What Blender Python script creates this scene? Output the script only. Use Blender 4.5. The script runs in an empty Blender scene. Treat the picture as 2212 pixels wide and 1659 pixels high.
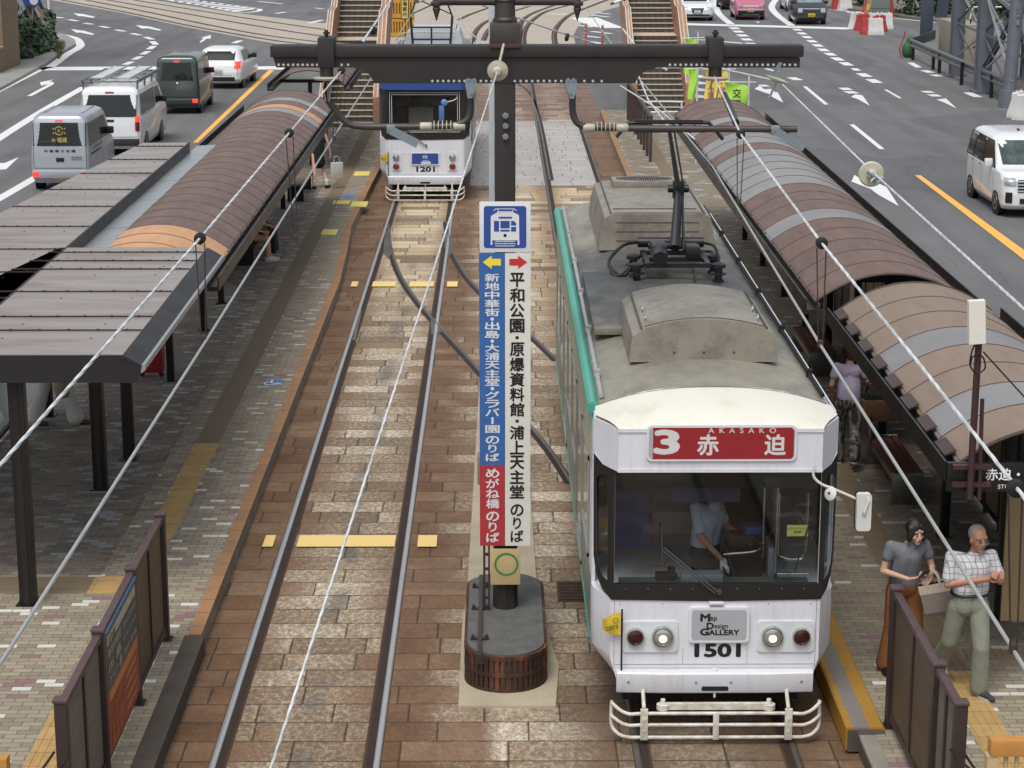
import bpy, bmesh, math, random
from mathutils import Vector, Matrix
R = math.radians
random.seed(7)
scene = bpy.context.scene
COL = scene.collection
# ---------------------------------------------------------------- camera, sky, sun, exposure
F, CX, CY, CAMZ = 4500.0, 1106.0, 829.5, 7.95      # focal length and centre in pixels of a 2212-wide frame
TH = math.atan(1091.5 / F); PS = math.atan(31 * math.cos(TH) / F)
cd = bpy.data.cameras.new('camera'); cam = bpy.data.objects.new('camera', cd); COL.objects.link(cam)
cam.location = (0, 0, CAMZ); cam.rotation_euler = (math.pi / 2 - TH, 0, -PS)
cd.sensor_width = 36; cd.lens = 36 * F / 2212; cd.clip_start = .1; cd.clip_end = 3000
scene.camera = cam
SUN_EL, SUN_AZ = R(62), R(200)
world = bpy.data.worlds.new("World"); scene.world = world; world.use_nodes = True
wn = world.node_tree; wn.nodes.clear()
sky = wn.nodes.new('ShaderNodeTexSky'); sky.sky_type = 'NISHITA'; sky.sun_disc = False
sky.sun_elevation = SUN_EL; sky.sun_rotation = SUN_AZ; sky.dust_density = 4; sky.air_density = 1.2; sky.ozone_density = 1
hs = wn.nodes.new('ShaderNodeHueSaturation'); hs.inputs['Saturation'].default_value = .38
bg = wn.nodes.new('ShaderNodeBackground'); bg.inputs['Strength'].default_value = .12
wo = wn.nodes.new('ShaderNodeOutputWorld')
wn.links.new(sky.outputs[0], hs.inputs['Color']); wn.links.new(hs.outputs[0], bg.inputs['Color']); wn.links.new(bg.outputs[0], wo.inputs['Surface'])
sl = bpy.data.lights.new('sun', 'SUN'); sl.energy = 1.2; sl.angle = R(25); sl.color = (1, .98, .955)
so = bpy.data.objects.new('sun', sl); COL.objects.link(so)
sd = Vector((math.sin(SUN_AZ) * math.cos(SUN_EL), math.cos(SUN_AZ) * math.cos(SUN_EL), math.sin(SUN_EL)))
so.rotation_euler = sd.to_track_quat('Z', 'Y').to_euler(); so.location = (0, 0, 60)
vs = scene.view_settings; vs.view_transform = 'Standard'; vs.look = 'None'; vs.gamma = 1; vs.exposure = .52
# ---------------------------------------------------------------- survey helpers (photo pixel -> point on a real plane)
_w = Vector((math.sin(PS) * math.cos(TH), math.cos(PS) * math.cos(TH), -math.sin(TH)))
_r = Vector((math.cos(PS), -math.sin(PS), 0)); _u = _r.cross(_w)
def _ray(x, y): return _w + _r * ((x - CX) / F) - _u * ((y - CY) / F)
def g(x, y, z=0.0):
    d = _ray(x, y); t = (z - CAMZ) / d.z; return (d.x * t, d.y * t, z)
def v(x, y, Y):
    d = _ray(x, y); t = Y / d.y; return (d.x * t, Y, CAMZ + d.z * t)
# ---------------------------------------------------------------- materials
class S:
    """a shader socket with arithmetic"""
    def __init__(s, nt, o): s.nt, s.o = nt, o
    def m(s, op, *a, c=False):
        n = s.nt.nodes.new('ShaderNodeMath'); n.operation = op; n.use_clamp = c
        for i, q in enumerate((s,) + a):
            if isinstance(q, S): s.nt.links.new(q.o, n.inputs[i])
            else: n.inputs[i].default_value = q
        return S(s.nt, n.outputs[0])
    def __add__(s, b): return s.m('ADD', b)
    def __sub__(s, b): return s.m('SUBTRACT', b)
    def __mul__(s, b): return s.m('MULTIPLY', b)
    def __truediv__(s, b): return s.m('DIVIDE', b)
    def floor(s): return s.m('FLOOR')
    def frac(s): return s.m('FRACT')
    def abs(s): return s.m('ABSOLUTE')
    def lt(s, b): return s.m('LESS_THAN', b)
    def gt(s, b): return s.m('GREATER_THAN', b)
    def mn(s, b): return s.m('MINIMUM', b)
    def mx(s, b): return s.m('MAXIMUM', b)
    def clamp(s): return s.m('ADD', 0.0, c=True)
    def ss(s, a, b):
        n = s.nt.nodes.new('ShaderNodeMapRange'); n.interpolation_type = 'SMOOTHSTEP'
        s.nt.links.new(s.o, n.inputs[0]); n.inputs[1].default_value = a; n.inputs[2].default_value = b
        return S(s.nt, n.outputs[0])
class MT:
    def __init__(s, name, rough=.6, metal=0, spec=.5):
        s.mat = bpy.data.materials.new(name); s.mat.use_nodes = True; s.nt = s.mat.node_tree
        s.b = s.nt.nodes['Principled BSDF']; s.b.inputs['Roughness'].default_value = rough
        s.b.inputs['Metallic'].default_value = metal; s.b.inputs['Specular IOR Level'].default_value = spec
        s.tc = s.nt.nodes.new('ShaderNodeTexCoord')
    def xyz(s, kind='Object'):
        n = s.nt.nodes.new('ShaderNodeSeparateXYZ'); s.nt.links.new(s.tc.outputs[kind], n.inputs[0])
        return [S(s.nt, n.outputs[i]) for i in range(3)]
    def noise(s, scale, detail=4, rough=.6, stretch=None, col=False):
        n = s.nt.nodes.new('ShaderNodeTexNoise'); n.inputs['Scale'].default_value = scale
        n.inputs['Detail'].default_value = detail; n.inputs['Roughness'].default_value = rough
        src = s.tc.outputs['Object']
        if stretch:
            mp = s.nt.nodes.new('ShaderNodeMapping'); mp.inputs['Scale'].default_value = stretch
            s.nt.links.new(src, mp.inputs[0]); src = mp.outputs[0]
        s.nt.links.new(src, n.inputs['Vector'])
        return S(s.nt, n.outputs[0])
    def white(s, a, b=0.0, c=0.0):
        cmb = s.nt.nodes.new('ShaderNodeCombineXYZ')
        for i, q in enumerate((a, b, c)):
            if isinstance(q, S): s.nt.links.new(q.o, cmb.inputs[i])
            else: cmb.inputs[i].default_value = q
        n = s.nt.nodes.new('ShaderNodeTexWhiteNoise'); n.noise_dimensions = '3D'
        s.nt.links.new(cmb.outputs[0], n.inputs[0]); return S(s.nt, n.outputs['Value'])
    def mix(s, f, a, b):
        n = s.nt.nodes.new('ShaderNodeMix'); n.data_type = 'RGBA'
        for i, q in ((0, f), (6, a), (7, b)):
            if isinstance(q, S): s.nt.links.new(q.o, n.inputs[i])
            elif i == 0: n.inputs[0].default_value = q
            else: n.inputs[i].default_value = tuple(q) + (1,)
        return S(s.nt, n.outputs[2])
    def ramp(s, f, stops, const=False):
        n = s.nt.nodes.new('ShaderNodeValToRGB'); cr = n.color_ramp
        if const: cr.interpolation = 'CONSTANT'
        while len(cr.elements) < len(stops): cr.elements.new(.5)
        for e, (p, c) in zip(cr.elements, stops): e.position = p; e.color = tuple(c) + (1,)
        s.nt.links.new(f.o, n.inputs[0]); return S(s.nt, n.outputs[0])
    def color(s, c):
        if isinstance(c, S): s.nt.links.new(c.o, s.b.inputs['Base Color'])
        else: s.b.inputs['Base Color'].default_value = tuple(c) + (1,)
        return s
    def rough(s, f): s.nt.links.new(f.o, s.b.inputs['Roughness']); return s
    def bump(s, h, strength=.3, dist=.01):
        n = s.nt.nodes.new('ShaderNodeBump'); n.inputs['Strength'].default_value = strength; n.inputs['Distance'].default_value = dist
        s.nt.links.new(h.o, n.inputs['Height']); s.nt.links.new(n.outputs[0], s.b.inputs['Normal']); return s
def lin(h):
    h = h.lstrip('#'); r = []
    for i in (0, 2, 4):
        c = int(h[i:i + 2], 16) / 255; r.append(c / 12.92 if c <= .04045 else ((c + .055) / 1.055) ** 2.4)
    return tuple(r)
_MC = {}
def paint(name, c, rough=.5, metal=0, var=.18, scale=3.0, dirt=None, spec=.5, bump=0):
    """a paint or plastic with mottled wear"""
    if name in _MC: return _MC[name]
    t = MT(name, rough, metal, spec)
    n = t.noise(scale, 5, .65); k = n.ss(.3, .7)
    c2 = tuple(x * (1 - var) for x in c); d = dirt or c2
    t.color(t.mix(k * .9, c, d))
    t.rough(n * .25 + (rough - .12))
    if bump: t.bump(t.noise(scale * 25, 2), bump, .004)
    _MC[name] = t.mat; return t.mat
def emit(name, c, e):
    t = MT(name, .3); t.color(c); t.b.inputs['Emission Color'].default_value = tuple(c) + (1,); t.b.inputs['Emission Strength'].default_value = e
    return t.mat
def glassm(name, tint=(.75, .8, .8), refl=.10):
    t = MT(name); nt = t.nt; out = nt.nodes['Material Output']
    tr = nt.nodes.new('ShaderNodeBsdfTransparent'); tr.inputs[0].default_value = tint + (1,)
    gl = nt.nodes.new('ShaderNodeBsdfGlossy'); gl.inputs['Roughness'].default_value = .03
    lw = nt.nodes.new('ShaderNodeLayerWeight'); lw.inputs[0].default_value = .35
    f = S(nt, lw.outputs['Facing']) * .3 + refl
    mx = nt.nodes.new('ShaderNodeMixShader'); nt.links.new(f.o, mx.inputs[0]); nt.links.new(tr.outputs[0], mx.inputs[1]); nt.links.new(gl.outputs[0], mx.inputs[2])
    nt.links.new(mx.outputs[0], out.inputs[0]); return t.mat
# ---------------------------------------------------------------- mesh builder
_TXT = {}
def text_geo(s, bold):
    if (s, bold) in _TXT: return _TXT[(s, bold)]
    cu = bpy.data.curves.new('t', 'FONT'); cu.body = s; cu.size = 1; cu.offset = bold; cu.resolution_u = 3
    o = bpy.data.objects.new('t', cu); COL.objects.link(o)
    me = bpy.data.meshes.new_from_object(o.evaluated_get(bpy.context.evaluated_depsgraph_get()))
    vs_ = [(q.co.x, q.co.y) for q in me.vertices]; fs = [tuple(p.vertices) for p in me.polygons]
    bpy.data.objects.remove(o); bpy.data.curves.remove(cu); bpy.data.meshes.remove(me)
    _TXT[(s, bold)] = (vs_, fs); return vs_, fs
class MB:
    def __init__(s): s.v, s.f, s.k = [], [], []
    def add(s, vs_, fs, m=0):
        o = len(s.v); s.v += [tuple(q) for q in vs_]; s.f += [tuple(i + o for i in f) for f in fs]; s.k += [m] * len(fs); return s
    def face(s, pts, m=0): return s.add(pts, [tuple(range(len(pts)))], m)
    def box(s, x0, x1, y0, y1, z0, z1, m=0, b=0.0):
        if b <= 0:
            vs_ = [(x, y, z) for x in (x0, x1) for y in (y0, y1) for z in (z0, z1)]
            return s.add(vs_, [(0, 1, 3, 2), (4, 6, 7, 5), (0, 4, 5, 1), (2, 3, 7, 6), (0, 2, 6, 4), (1, 5, 7, 3)], m)
        b = min(b, abs(x1 - x0) * .45, abs(y1 - y0) * .45, abs(z1 - z0) * .45)
        bm = bmesh.new(); bmesh.ops.create_cube(bm, size=1)
        for q in bm.verts:
            q.co = ((x0 + x1) / 2 + q.co.x * (x1 - x0), (y0 + y1) / 2 + q.co.y * (y1 - y0), (z0 + z1) / 2 + q.co.z * (z1 - z0))
        bmesh.ops.bevel(bm, geom=bm.edges[:], offset=b, segments=2, affect='EDGES', profile=.6)
        return s.bm(bm, m)
    def bm(s, bm, m=0):
        bm.verts.index_update(); s.add([q.co[:] for q in bm.verts], [tuple(w.index for w in f.verts) for f in bm.faces], m); bm.free(); return s
    def obox(s, c, ax, half, m=0):
        """oriented box: centre, three axes, half sizes"""
        c = Vector(c); A = [Vector(a).normalized() * h for a, h in zip(ax, half)]
        vs_ = [c + A[0] * i + A[1] * j + A[2] * k for i in (-1, 1) for j in (-1, 1) for k in (-1, 1)]
        return s.add(vs_, [(0, 1, 3, 2), (4, 6, 7, 5), (0, 4, 5, 1), (2, 3, 7, 6), (0, 2, 6, 4), (1, 5, 7, 3)], m)
    def bar(s, p, q, wd, ht, m=0, up=(0, 0, 1)):
        p, q = Vector(p), Vector(q); d = (q - p).normalized(); u = Vector(up)
        if abs(d.dot(u)) > .98: u = Vector((0, 1, 0))
        a = d.cross(u).normalized(); c = a.cross(d)
        return s.obox((p + q) / 2, (d, a, c), ((q - p).length / 2, wd / 2, ht / 2), m)
    def tube(s, pts, r, seg=8, m=0, caps=True):
        P = [Vector(p) for p in pts]; n = len(P); rr = r if isinstance(r, (list, tuple)) else [r] * n
        T = [(P[min(i + 1, n - 1)] - P[max(i - 1, 0)]).normalized() for i in range(n)]
        a = T[0].orthogonal().normalized(); vs_ = []
        for i in range(n):
            a = (a - T[i] * a.dot(T[i])).normalized(); b = T[i].cross(a)
            for j in range(seg):
                t = 2 * math.pi * j / seg; vs_.append(P[i] + (a * math.cos(t) + b * math.sin(t)) * rr[i])
        fs = [(i * seg + j, i * seg + (j + 1) % seg, (i + 1) * seg + (j + 1) % seg, (i + 1) * seg + j) for i in range(n - 1) for j in range(seg)]
        if caps: fs += [tuple(range(seg))[::-1], tuple((n - 1) * seg + j for j in range(seg))]
        return s.add(vs_, fs, m)
    def lathe(s, prof, c, ax=(0, 0, 1), seg=20, m=0):
        """profile of (distance along axis, radius)"""
        ax = Vector(ax).normalized(); c = Vector(c)
        return s.tube_prof([c + ax * h for h, _ in prof], [max(r, 1e-4) for _, r in prof], ax, seg, m)
    def tube_prof(s, P, rr, ax, seg, m):
        a = ax.orthogonal().normalized(); b = ax.cross(a); n = len(P); vs_ = []
        for i in range(n):
            for j in range(seg):
                t = 2 * math.pi * j / seg; vs_.append(P[i] + (a * math.cos(t) + b * math.sin(t)) * rr[i])
        fs = [(i * seg + j, i * seg + (j + 1) % seg, (i + 1) * seg + (j + 1) % seg, (i + 1) * seg + j) for i in range(n - 1) for j in range(seg)]
        fs += [tuple(range(seg))[::-1], tuple((n - 1) * seg + j for j in range(seg))]
        return s.add(vs_, fs, m)
    def prism(s, poly, fn, a0, a1, m=0):
        """extrude a 2-D polygon; fn(u, v, a) -> xyz"""
        n = len(poly); vs_ = [fn(u, w, a0) for u, w in poly] + [fn(u, w, a1) for u, w in poly]
        fs = [tuple(range(n))[::-1], tuple(range(n, 2 * n))] + [(i, (i + 1) % n, n + (i + 1) % n, n + i) for i in range(n)]
        return s.add(vs_, fs, m)
    def grid(s, fn, us, ws, m=0):
        nu, nw = len(us), len(ws); vs_ = [fn(a, b) for a in us for b in ws]
        mm = m if callable(m) else (lambda i, j: m)
        for i in range(nu - 1):
            for j in range(nw - 1): s.f.append(tuple(len(s.v) + q for q in (i * nw + j, (i + 1) * nw + j, (i + 1) * nw + j + 1, i * nw + j + 1))); s.k.append(mm(i, j))
        s.v += [tuple(q) for q in vs_]; return s
    def loft(s, rings, m=0, caps=True):
        n = len(rings[0]); vs_ = [p for r in rings for p in r]
        fs = [(i * n + j, i * n + (j + 1) % n, (i + 1) * n + (j + 1) % n, (i + 1) * n + j) for i in range(len(rings) - 1) for j in range(n)]
        if caps: fs += [tuple(range(n))[::-1], tuple((len(rings) - 1) * n + j for j in range(n))]
        return s.add(vs_, fs, m)
    def text(s, txt, o, ex, ey, h, m=0, bold=.0, w=None, wmax=None, align=.5, vh=None):
        """letters on the plane o + ex*u + ey*v; h = glyph height; w squeezes the line to a width; h/w measured on the ink"""
        vs_, fs = text_geo(txt, 0)
        if not vs_: return s
        k = bold * .8
        SH = [(0, 0)] if bold <= 0 else [(k, 0), (-k, 0), (0, k), (0, -k), (k * .7, k * .7), (-k * .7, -k * .7), (k * .7, -k * .7), (-k * .7, k * .7)]
        x0 = min(q[0] for q in vs_); x1 = max(q[0] for q in vs_); y0 = min(q[1] for q in vs_); y1 = max(q[1] for q in vs_)
        sy = h / (vh or (y1 - y0)); sx = sy
        if w: sx = w / (x1 - x0)
        elif wmax: sx = min(sx, wmax / (x1 - x0))
        o, ex, ey = Vector(o), Vector(ex).normalized(), Vector(ey).normalized()
        nz = ex.cross(ey)
        for i, (a, b) in enumerate(SH):
            s.add([o + ex * ((q[0] + a - x0 - (x1 - x0) * align) * sx) + ey * ((q[1] + b - y0) * sy) + nz * (i * .0002) for q in vs_], fs, m)
        return s
    def column(s, txt, x, ztop, zbot, o, ex, ey, wd, m=0, bold=.03):
        """vertical writing: each glyph in an equal cell, o + ex*x + ey*z"""
        n = sum(.55 if c in '・ ' else 1 for c in txt); cell = (ztop - zbot) / n; z = ztop
        o, ex, ey = Vector(o), Vector(ex), Vector(ey)
        for c in txt:
            ch = cell * (.55 if c in '・ ' else 1); z -= ch
            if c == '・':
                k = [(wd * .13 * math.cos(i * math.pi / 6), wd * .13 * math.sin(i * math.pi / 6)) for i in range(12)]
                s.face([o + ex * (x + a) + ey * (z + ch / 2 + b) for a, b in k], m)
            elif c == 'ー': s.face([o + ex * (x + a) + ey * (z + b) for a, b in ((-wd * .08, ch * .1), (wd * .08, ch * .1), (wd * .08, ch * .9), (-wd * .08, ch * .9))], m)
            elif c != ' ': s.text(c, o + ex * x + ey * (z + ch * .06), ex, ey, ch * .88, m, bold, w=wd * (.6 if c in 'り' else 1))
        return s
    def build(s, name, mats, parent=None, off=None, smooth=35, props=None):
        me = bpy.data.meshes.new(name); vv = s.v
        if off is None and parent is not None: off = parent.get('_o')
        if off is not None: vv = [(a - off[0], b - off[1], c - off[2]) for a, b, c in vv]
        me.from_pydata(vv, [], s.f)
        mats = mats if isinstance(mats, (list, tuple)) else [mats]
        for q in mats: me.materials.append(q)
        me.polygons.foreach_set('material_index', s.k); me.update()
        if smooth:
            me.polygons.foreach_set('use_smooth', [True] * len(me.polygons)); me.set_sharp_from_angle(angle=R(smooth))
        o = bpy.data.objects.new(name, me); COL.objects.link(o)
        if parent is not None: o.parent = parent
        for k_, q in (props or {}).items(): o[k_] = q
        return o
def fix(o):
    bm = bmesh.new(); bm.from_mesh(o.data); bmesh.ops.recalc_face_normals(bm, faces=bm.faces); bm.to_mesh(o.data); bm.free(); return o
def thing(name, label, cat, loc=(0, 0, 0), rz=0, group=None, world=False):
    """an Empty at the thing's base; world=True: its parts are given in world coordinates"""
    o = bpy.data.objects.new(name, None); COL.objects.link(o); o.location = loc; o.rotation_euler = (0, 0, rz)
    o.empty_display_size = .2; o['label'] = label; o['category'] = cat
    if group: o['group'] = group
    if world: o['_o'] = list(loc)
    return o
def tag(o, label, cat, group=None):
    o['label'] = label; o['category'] = cat
    if group: o['group'] = group
    return o
def struct(name, mb, mats, smooth=0): return mb.build(name, mats, props={'kind': 'structure'}, smooth=smooth)
def dup(root, loc, rz, label, group=None):
    r = root.copy(); COL.objects.link(r); r.location = loc; r.rotation_euler = (0, 0, rz); r['label'] = label
    if group: r['group'] = group
    for ch in list(root.children):
        c = ch.copy(); COL.objects.link(c); c.parent = r
        for q in ch.children: d = q.copy(); COL.objects.link(d); d.parent = c
    return r
def smooth_path(pts, n=6):
    P = [Vector(p) for p in pts]; out = []
    for i in range(len(P) - 1):
        a, b, c, d = P[max(i - 1, 0)], P[i], P[i + 1], P[min(i + 2, len(P) - 1)]
        for k in range(n):
            t = k / n; out.append(.5 * ((2 * b) + (c - a) * t + (2 * a - 5 * b + 4 * c - d) * t * t + (3 * b - a - 3 * c + d) * t ** 3))
    return out + [P[-1]]
# ================================================================ ground, tracks, platforms
def m_asphalt():
    t = MT('asphalt', .85, 0, .3); x, y, z = t.xyz()
    big = t.noise(.12, 4); fine = t.noise(28, 3, .75); mid = t.noise(1.3, 5, .6, (1, .25, 1))
    k = big * .45 + mid * .35 + fine * .35
    c = t.ramp(k, [(.38, (.094, .095, .097)), (.56, (.125, .126, .128)), (.75, (.16, .16, .161))])
    pat = t.noise(.16, 2, .3, (1.6, .5, 1)); c = t.mix(pat.ss(.565, .572) * .35, c, (.066, .067, .07)); trk = ((x / 3.1).frac() - .5).abs(); c = t.mix(trk.ss(.33, .2) * trk.ss(.05, .16) * .25, c, (.07, .071, .073))
    crk = t.noise(.5, 3, .5, (1, .09, 1)); cr = (crk - .52).abs().lt(.0035) * t.noise(.2, 2).gt(.56) * .35
    t.color(t.mix(cr, c, (.05, .05, .051))).bump(fine, .25, .006); return t.mat
def m_setts():
    t = MT('granite_setts', .7, 0, .35); x, y, z = t.xyz(); rh = .46
    yy = y / rh; row = yy.floor(); fv = yy.frac() * rh
    rr = t.white(row, 3.1); ln = rr * .35 + .72
    uu = (x + 40) / ln + t.white(row, 9.7) * 7; colr = uu.floor(); fu = uu.frac() * ln
    wob = t.noise(5, 3) * .02
    e = fu.mn(ln - fu).mn(fv).mn(fv * -1 + rh) + wob - .01
    joint = e.ss(.016, .004)
    h = t.white(colr, row, 1); h2 = t.white(colr, row, 5)
    fl = t.noise(26, 6, .8, (1, .55, 1)); md = t.noise(2.2, 5, .65); fine = t.noise(90, 3, .8)
    # rust that has washed off the rails into the stone beside them
    dl = ((x + 1.885).abs() - .76).abs().mn(((x - 2.03).abs() - .76).abs())
    rust = dl.ss(.75, .08) * .24 + (x + 2.62).ss(.12, -.2) * .42 + (x + .2).ss(.28, 0) * (x + 1.1).ss(-.1, .1) * .26 + (x - 2.78).ss(-.1, .2) * .42
    far = y.ss(66, 76)
    spk = t.noise(55, 4, .85).ss(.5, .68); wn_ = t.noise(17, 6, .85, (1, .6, 1)).ss(.38, .64)
    val = h * .36 + wn_ * .36 + md * .3 + spk * .2 - .03
    near = t.ramp(val, [(.22, lin('645340')), (.4, lin('7f6d58')), (.54, lin('988974')), (.68, lin('b3a692')), (.88, lin('d8d1c6'))])
    rcol = t.ramp(md * .5 + fl * .5 + h2 * .2, [(.38, lin('452d1c')), (.54, lin('5e4027')), (.7, lin('6e533c')), (.86, lin('8d775f'))])
    rm = (rust * 2.3 + (md - .5) * .9 + (h2 - .5) * .5 - spk * .22 + (x - .3).ss(0, .6) * .12).ss(.12, .8)
    near = t.mix(rm * .9, near, rcol)
    c = near
    yel = y.ss(30, 52) * (y.ss(56.5, 53.5)) * h2.gt(.35)
    c = t.mix(yel * .55 * rust.ss(.35, .1), c, lin('d2bd97'))
    conc = y.gt(55.2) * y.lt(70.5) * x.gt(-.75) * x.lt(2.72)
    c = t.mix(conc * .75, c, t.mix(fl, lin('8f9090'), lin('bfc0bd')))
    c = t.mix(far * .6, c, t.mix(h, lin('66524a'), lin('857167')))
    grease = ((x + 1.83) + (t.noise(.5, 2) - .5) * .35).abs().ss(.2, .02) * t.noise(.55, 4, .7).ss(.42, .62) * y.lt(44)
    c = t.mix(grease * .6, c, lin('4c4b4a'))
    drip = t.noise(1.1, 5, .7).ss(.55, .72) * (x - 1.95).abs().ss(1.7, .5)
    c = t.mix((drip + (y - 19).abs().ss(2.5, .3) * (x - 1.9).abs().ss(1.9, .8) * .6).clamp() * .8 * y.lt(40) * x.gt(.2), c, lin('4e443a'))
    c = t.mix(joint * .85, c, lin('33271d'))
    t.color(c).bump(fl * .5 + e.ss(0, .03) * 1.2, .35, .012).rough(fl * .3 + .5); return t.mat
def m_tiles(mirror=1):
    t = MT('platform_tiles', .75, 0, .35); x, y, z = t.xyz(); tw, tl = .2, .098
    yy = y / tl; row = yy.floor(); fv = yy.frac() * tl
    uu = x / tw + (row * .5).frac(); cl = uu.floor(); fu = uu.frac() * tw
    joint = fu.mn(fu * -1 + tw).mn(fv).mn(fv * -1 + tl).ss(.008, .003)
    h = t.white(cl, row, 2); h2 = t.white(cl, row, 8); n = t.noise(2.2, 5, .7); fine = t.noise(60, 3, .7)
    base = t.ramp(h, [(0, lin('8f8674')), (.3, lin('857b6a')), (.6, lin('968d7a')), (.86, lin('85656a')), (.925, lin('c6c4ba'))], True)
    # inner field: diamonds of dark, light and mauve tiles
    cxp = (cl - (row * .5).frac()) * tw; ryp = row * tl
    d = ((cxp / 1.5).frac() - .5).abs() + ((ryp / 1.1).frac() - .5).abs()
    dia = t.ramp(d * .68 + h2 * .32, [(0, lin('66625b')), (.3, lin('8a8a89')), (.42, lin('7b7163')), (.62, lin('6d5b5a')), (.74, lin('7b7163')), (.86, lin('6f6b64')), (.95, lin('979793'))], True)
    inner = (x + 4.55).lt(0) * y.gt(22.7) if mirror > 0 else (x - 5.6).gt(0)
    c = t.mix(inner, base, dia)
    c = t.mix(n.ss(.35, .75) * .45, c, t.mix(.5, c, lin('5d5648')))
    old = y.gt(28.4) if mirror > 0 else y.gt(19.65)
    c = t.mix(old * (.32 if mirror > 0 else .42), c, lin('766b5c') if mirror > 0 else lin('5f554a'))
    wl = (y.gt(28.4) if mirror > 0 else y.gt(19.65)) * h.gt(.93)
    c = t.mix(wl * .75, c, lin('a9a69c'))
    c = t.mix(joint * .7, c, lin('4a4438'))
    t.color(c).bump(joint * -1 + fine * .3, .3, .006).rough(n * .3 + .55); return t.mat
def m_tactile():
    t = MT('tactile_paving', .75); x, y, z = t.xyz()
    tl = y / .3; j = (tl.frac() * .3).mn(tl.frac() * -.3 + .3).ss(.008, .003)
    n = t.noise(6, 5); c = t.mix(t.white(tl.floor(), 3) * .6, lin('b2935f'), lin('a07f4c')); c = t.mix(n.ss(.4, .8) * .5, c, lin('7c6948'))
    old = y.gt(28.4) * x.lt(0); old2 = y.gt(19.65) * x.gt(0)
    c = t.mix((old + old2 + (x + 4.6).lt(0)).clamp() * .88, c, lin('665b4c')); c = t.mix(j * .7, c, lin('4d412c'))  # also paints the left roof's shade into the crossing strip's colour
    t.color(c); return t.mat
def m_bricks(name, a, b, lenx, jc, alongy=True):
    t = MT(name, .8); x, y, z = t.xyz(); q = y / lenx; fr = q.frac() * lenx
    j = fr.mn(fr * -1 + lenx).ss(.012, .004); n = t.noise(7, 6, .7)
    c = t.mix(t.white(q.floor(), 1) * .7 + n * .4 - .1, a, b); c = t.mix(n.ss(.55, .75) * .5, c, lin('4a3a2c'))
    t.color(t.mix(j * .8, c, jc)).bump(n, .3, .01); return t.mat
def m_stone(name, a, b, sc=3, dark=.5):
    t = MT(name, .85); n = t.noise(sc, 6, .7); f = t.noise(45, 3, .8)
    t.color(t.mix((n * .7 + f * .4 - .1).ss(.3, .8), a, b)).bump(f, .35, .01); return t.mat
def m_line(name, c, worn=.35):
    t = MT(name, .7); n = t.noise(9, 6, .8); b = t.noise(.8, 3)
    t.color(t.mix((n * .7 + b * .4).ss(.62, .8) * worn, c, (.13, .13, .13))); return t.mat
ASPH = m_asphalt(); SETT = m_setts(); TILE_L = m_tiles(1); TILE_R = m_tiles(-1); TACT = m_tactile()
WLINE = m_line('white_road_paint', (.62, .63, .63), .55); OLINE = m_line('orange_road_paint', lin('e6a84c'), .2)
struct('road', MB().face([(-400, -60, 0), (400, -60, 0), (400, 900, 0), (-400, 900, 0)]), ASPH)
tb = MB().face([(-3.4, 2, .004), (3.55, 2, .004), (3.55, 84, .004), (-3.4, 84, .004)])
struct('track_pavement', tb, SETT)
# pale concrete of the junction the tracks curve into
CONC = m_stone('junction_concrete', lin('a59b8e'), lin('8c8278'), .5)
poly = [g(x, y, .004) for x, y in ((-60, -40), (110, 0), (263, 28), (410, 60), (587, 93), (700, 118), (812, 150), (830, 168))] + [(-3.4, 84.1, .004), (3.55, 84.1, .004)] + \
       [g(x, y, .004) for x, y in ((1290, 150), (1247, 112), (1239, 76), (1249, 56), (1270, 37), (1311, 21), (1420, -6), (1700, -40), (1260, -60), (1010, -30), (860, 20), (700, 50), (500, 27), (333, 0), (200, -40))]
struct('junction_pavement', MB().face(poly), CONC)
# rails
RUST = m_stone('rusty_rail_bed', lin('3a281c'), lin('523825'), 2.5); GROOVE = paint('rail_groove', lin('2b1d15'), .8)
STEEL = paint('worn_rail_steel', lin('b9baba'), .4, .6, .08, .8); DARKSTEEL = paint('dull_rail_steel', lin('706b64'), .45, .6, .3, .9)
def strip(mb, P, off, wd, z, m):
    n = len(P); L_, R_ = [], []
    for i in range(n):
        d = (Vector(P[min(i + 1, n - 1)]) - Vector(P[max(i - 1, 0)])); d.z = 0; d.normalize(); a = Vector((d.y, -d.x, 0))
        L_.append(Vector((P[i][0], P[i][1], 0)) + a * (off - wd / 2)); R_.append(Vector((P[i][0], P[i][1], 0)) + a * (off + wd / 2))
    mb.add([(q.x, q.y, z) for q in L_] + [(q.x, q.y, z) for q in R_], [(i, n + i, n + i + 1, i + 1) for i in range(n - 1)], m)
rails = MB()
def rail(P, inner=1, head=2, bed=.17):
    strip(rails, P, inner * .045, bed, .008, 0); strip(rails, P, inner * .068, .072, .012, 1); n = len(P); rows = []
    for i in range(n):
        d = Vector(P[min(i + 1, n - 1)]) - Vector(P[max(i - 1, 0)]); d.z = 0; d.normalize(); a = Vector((d.y, -d.x, 0)); rows.append([Vector((P[i][0], P[i][1], zz)) + a * o for o, zz in ((-.031, .008), (-.029, .015), (-.015, .021), (.0, .023), (.015, .021), (.029, .015), (.031, .008))])
    k = len(rails.v); rails.v += [tuple(q) for r_ in rows for q in r_]
    for i in range(n - 1):
        for j in range(6): rails.f.append(tuple(k + q for q in (i * 7 + j, i * 7 + j + 1, (i + 1) * 7 + j + 1, (i + 1) * 7 + j))); rails.k.append(head)
def line3(x, y0, y1): return [(x, y0 + (y1 - y0) * i / 8, 0) for i in range(9)]
rail(line3(-2.64, 3, 84), 1); rail(line3(-1.13, 3, 84), -1); rail(line3(1.29, 3, 84), 1, 3); rail(line3(2.77, 3, 84), -1, 3)
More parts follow.
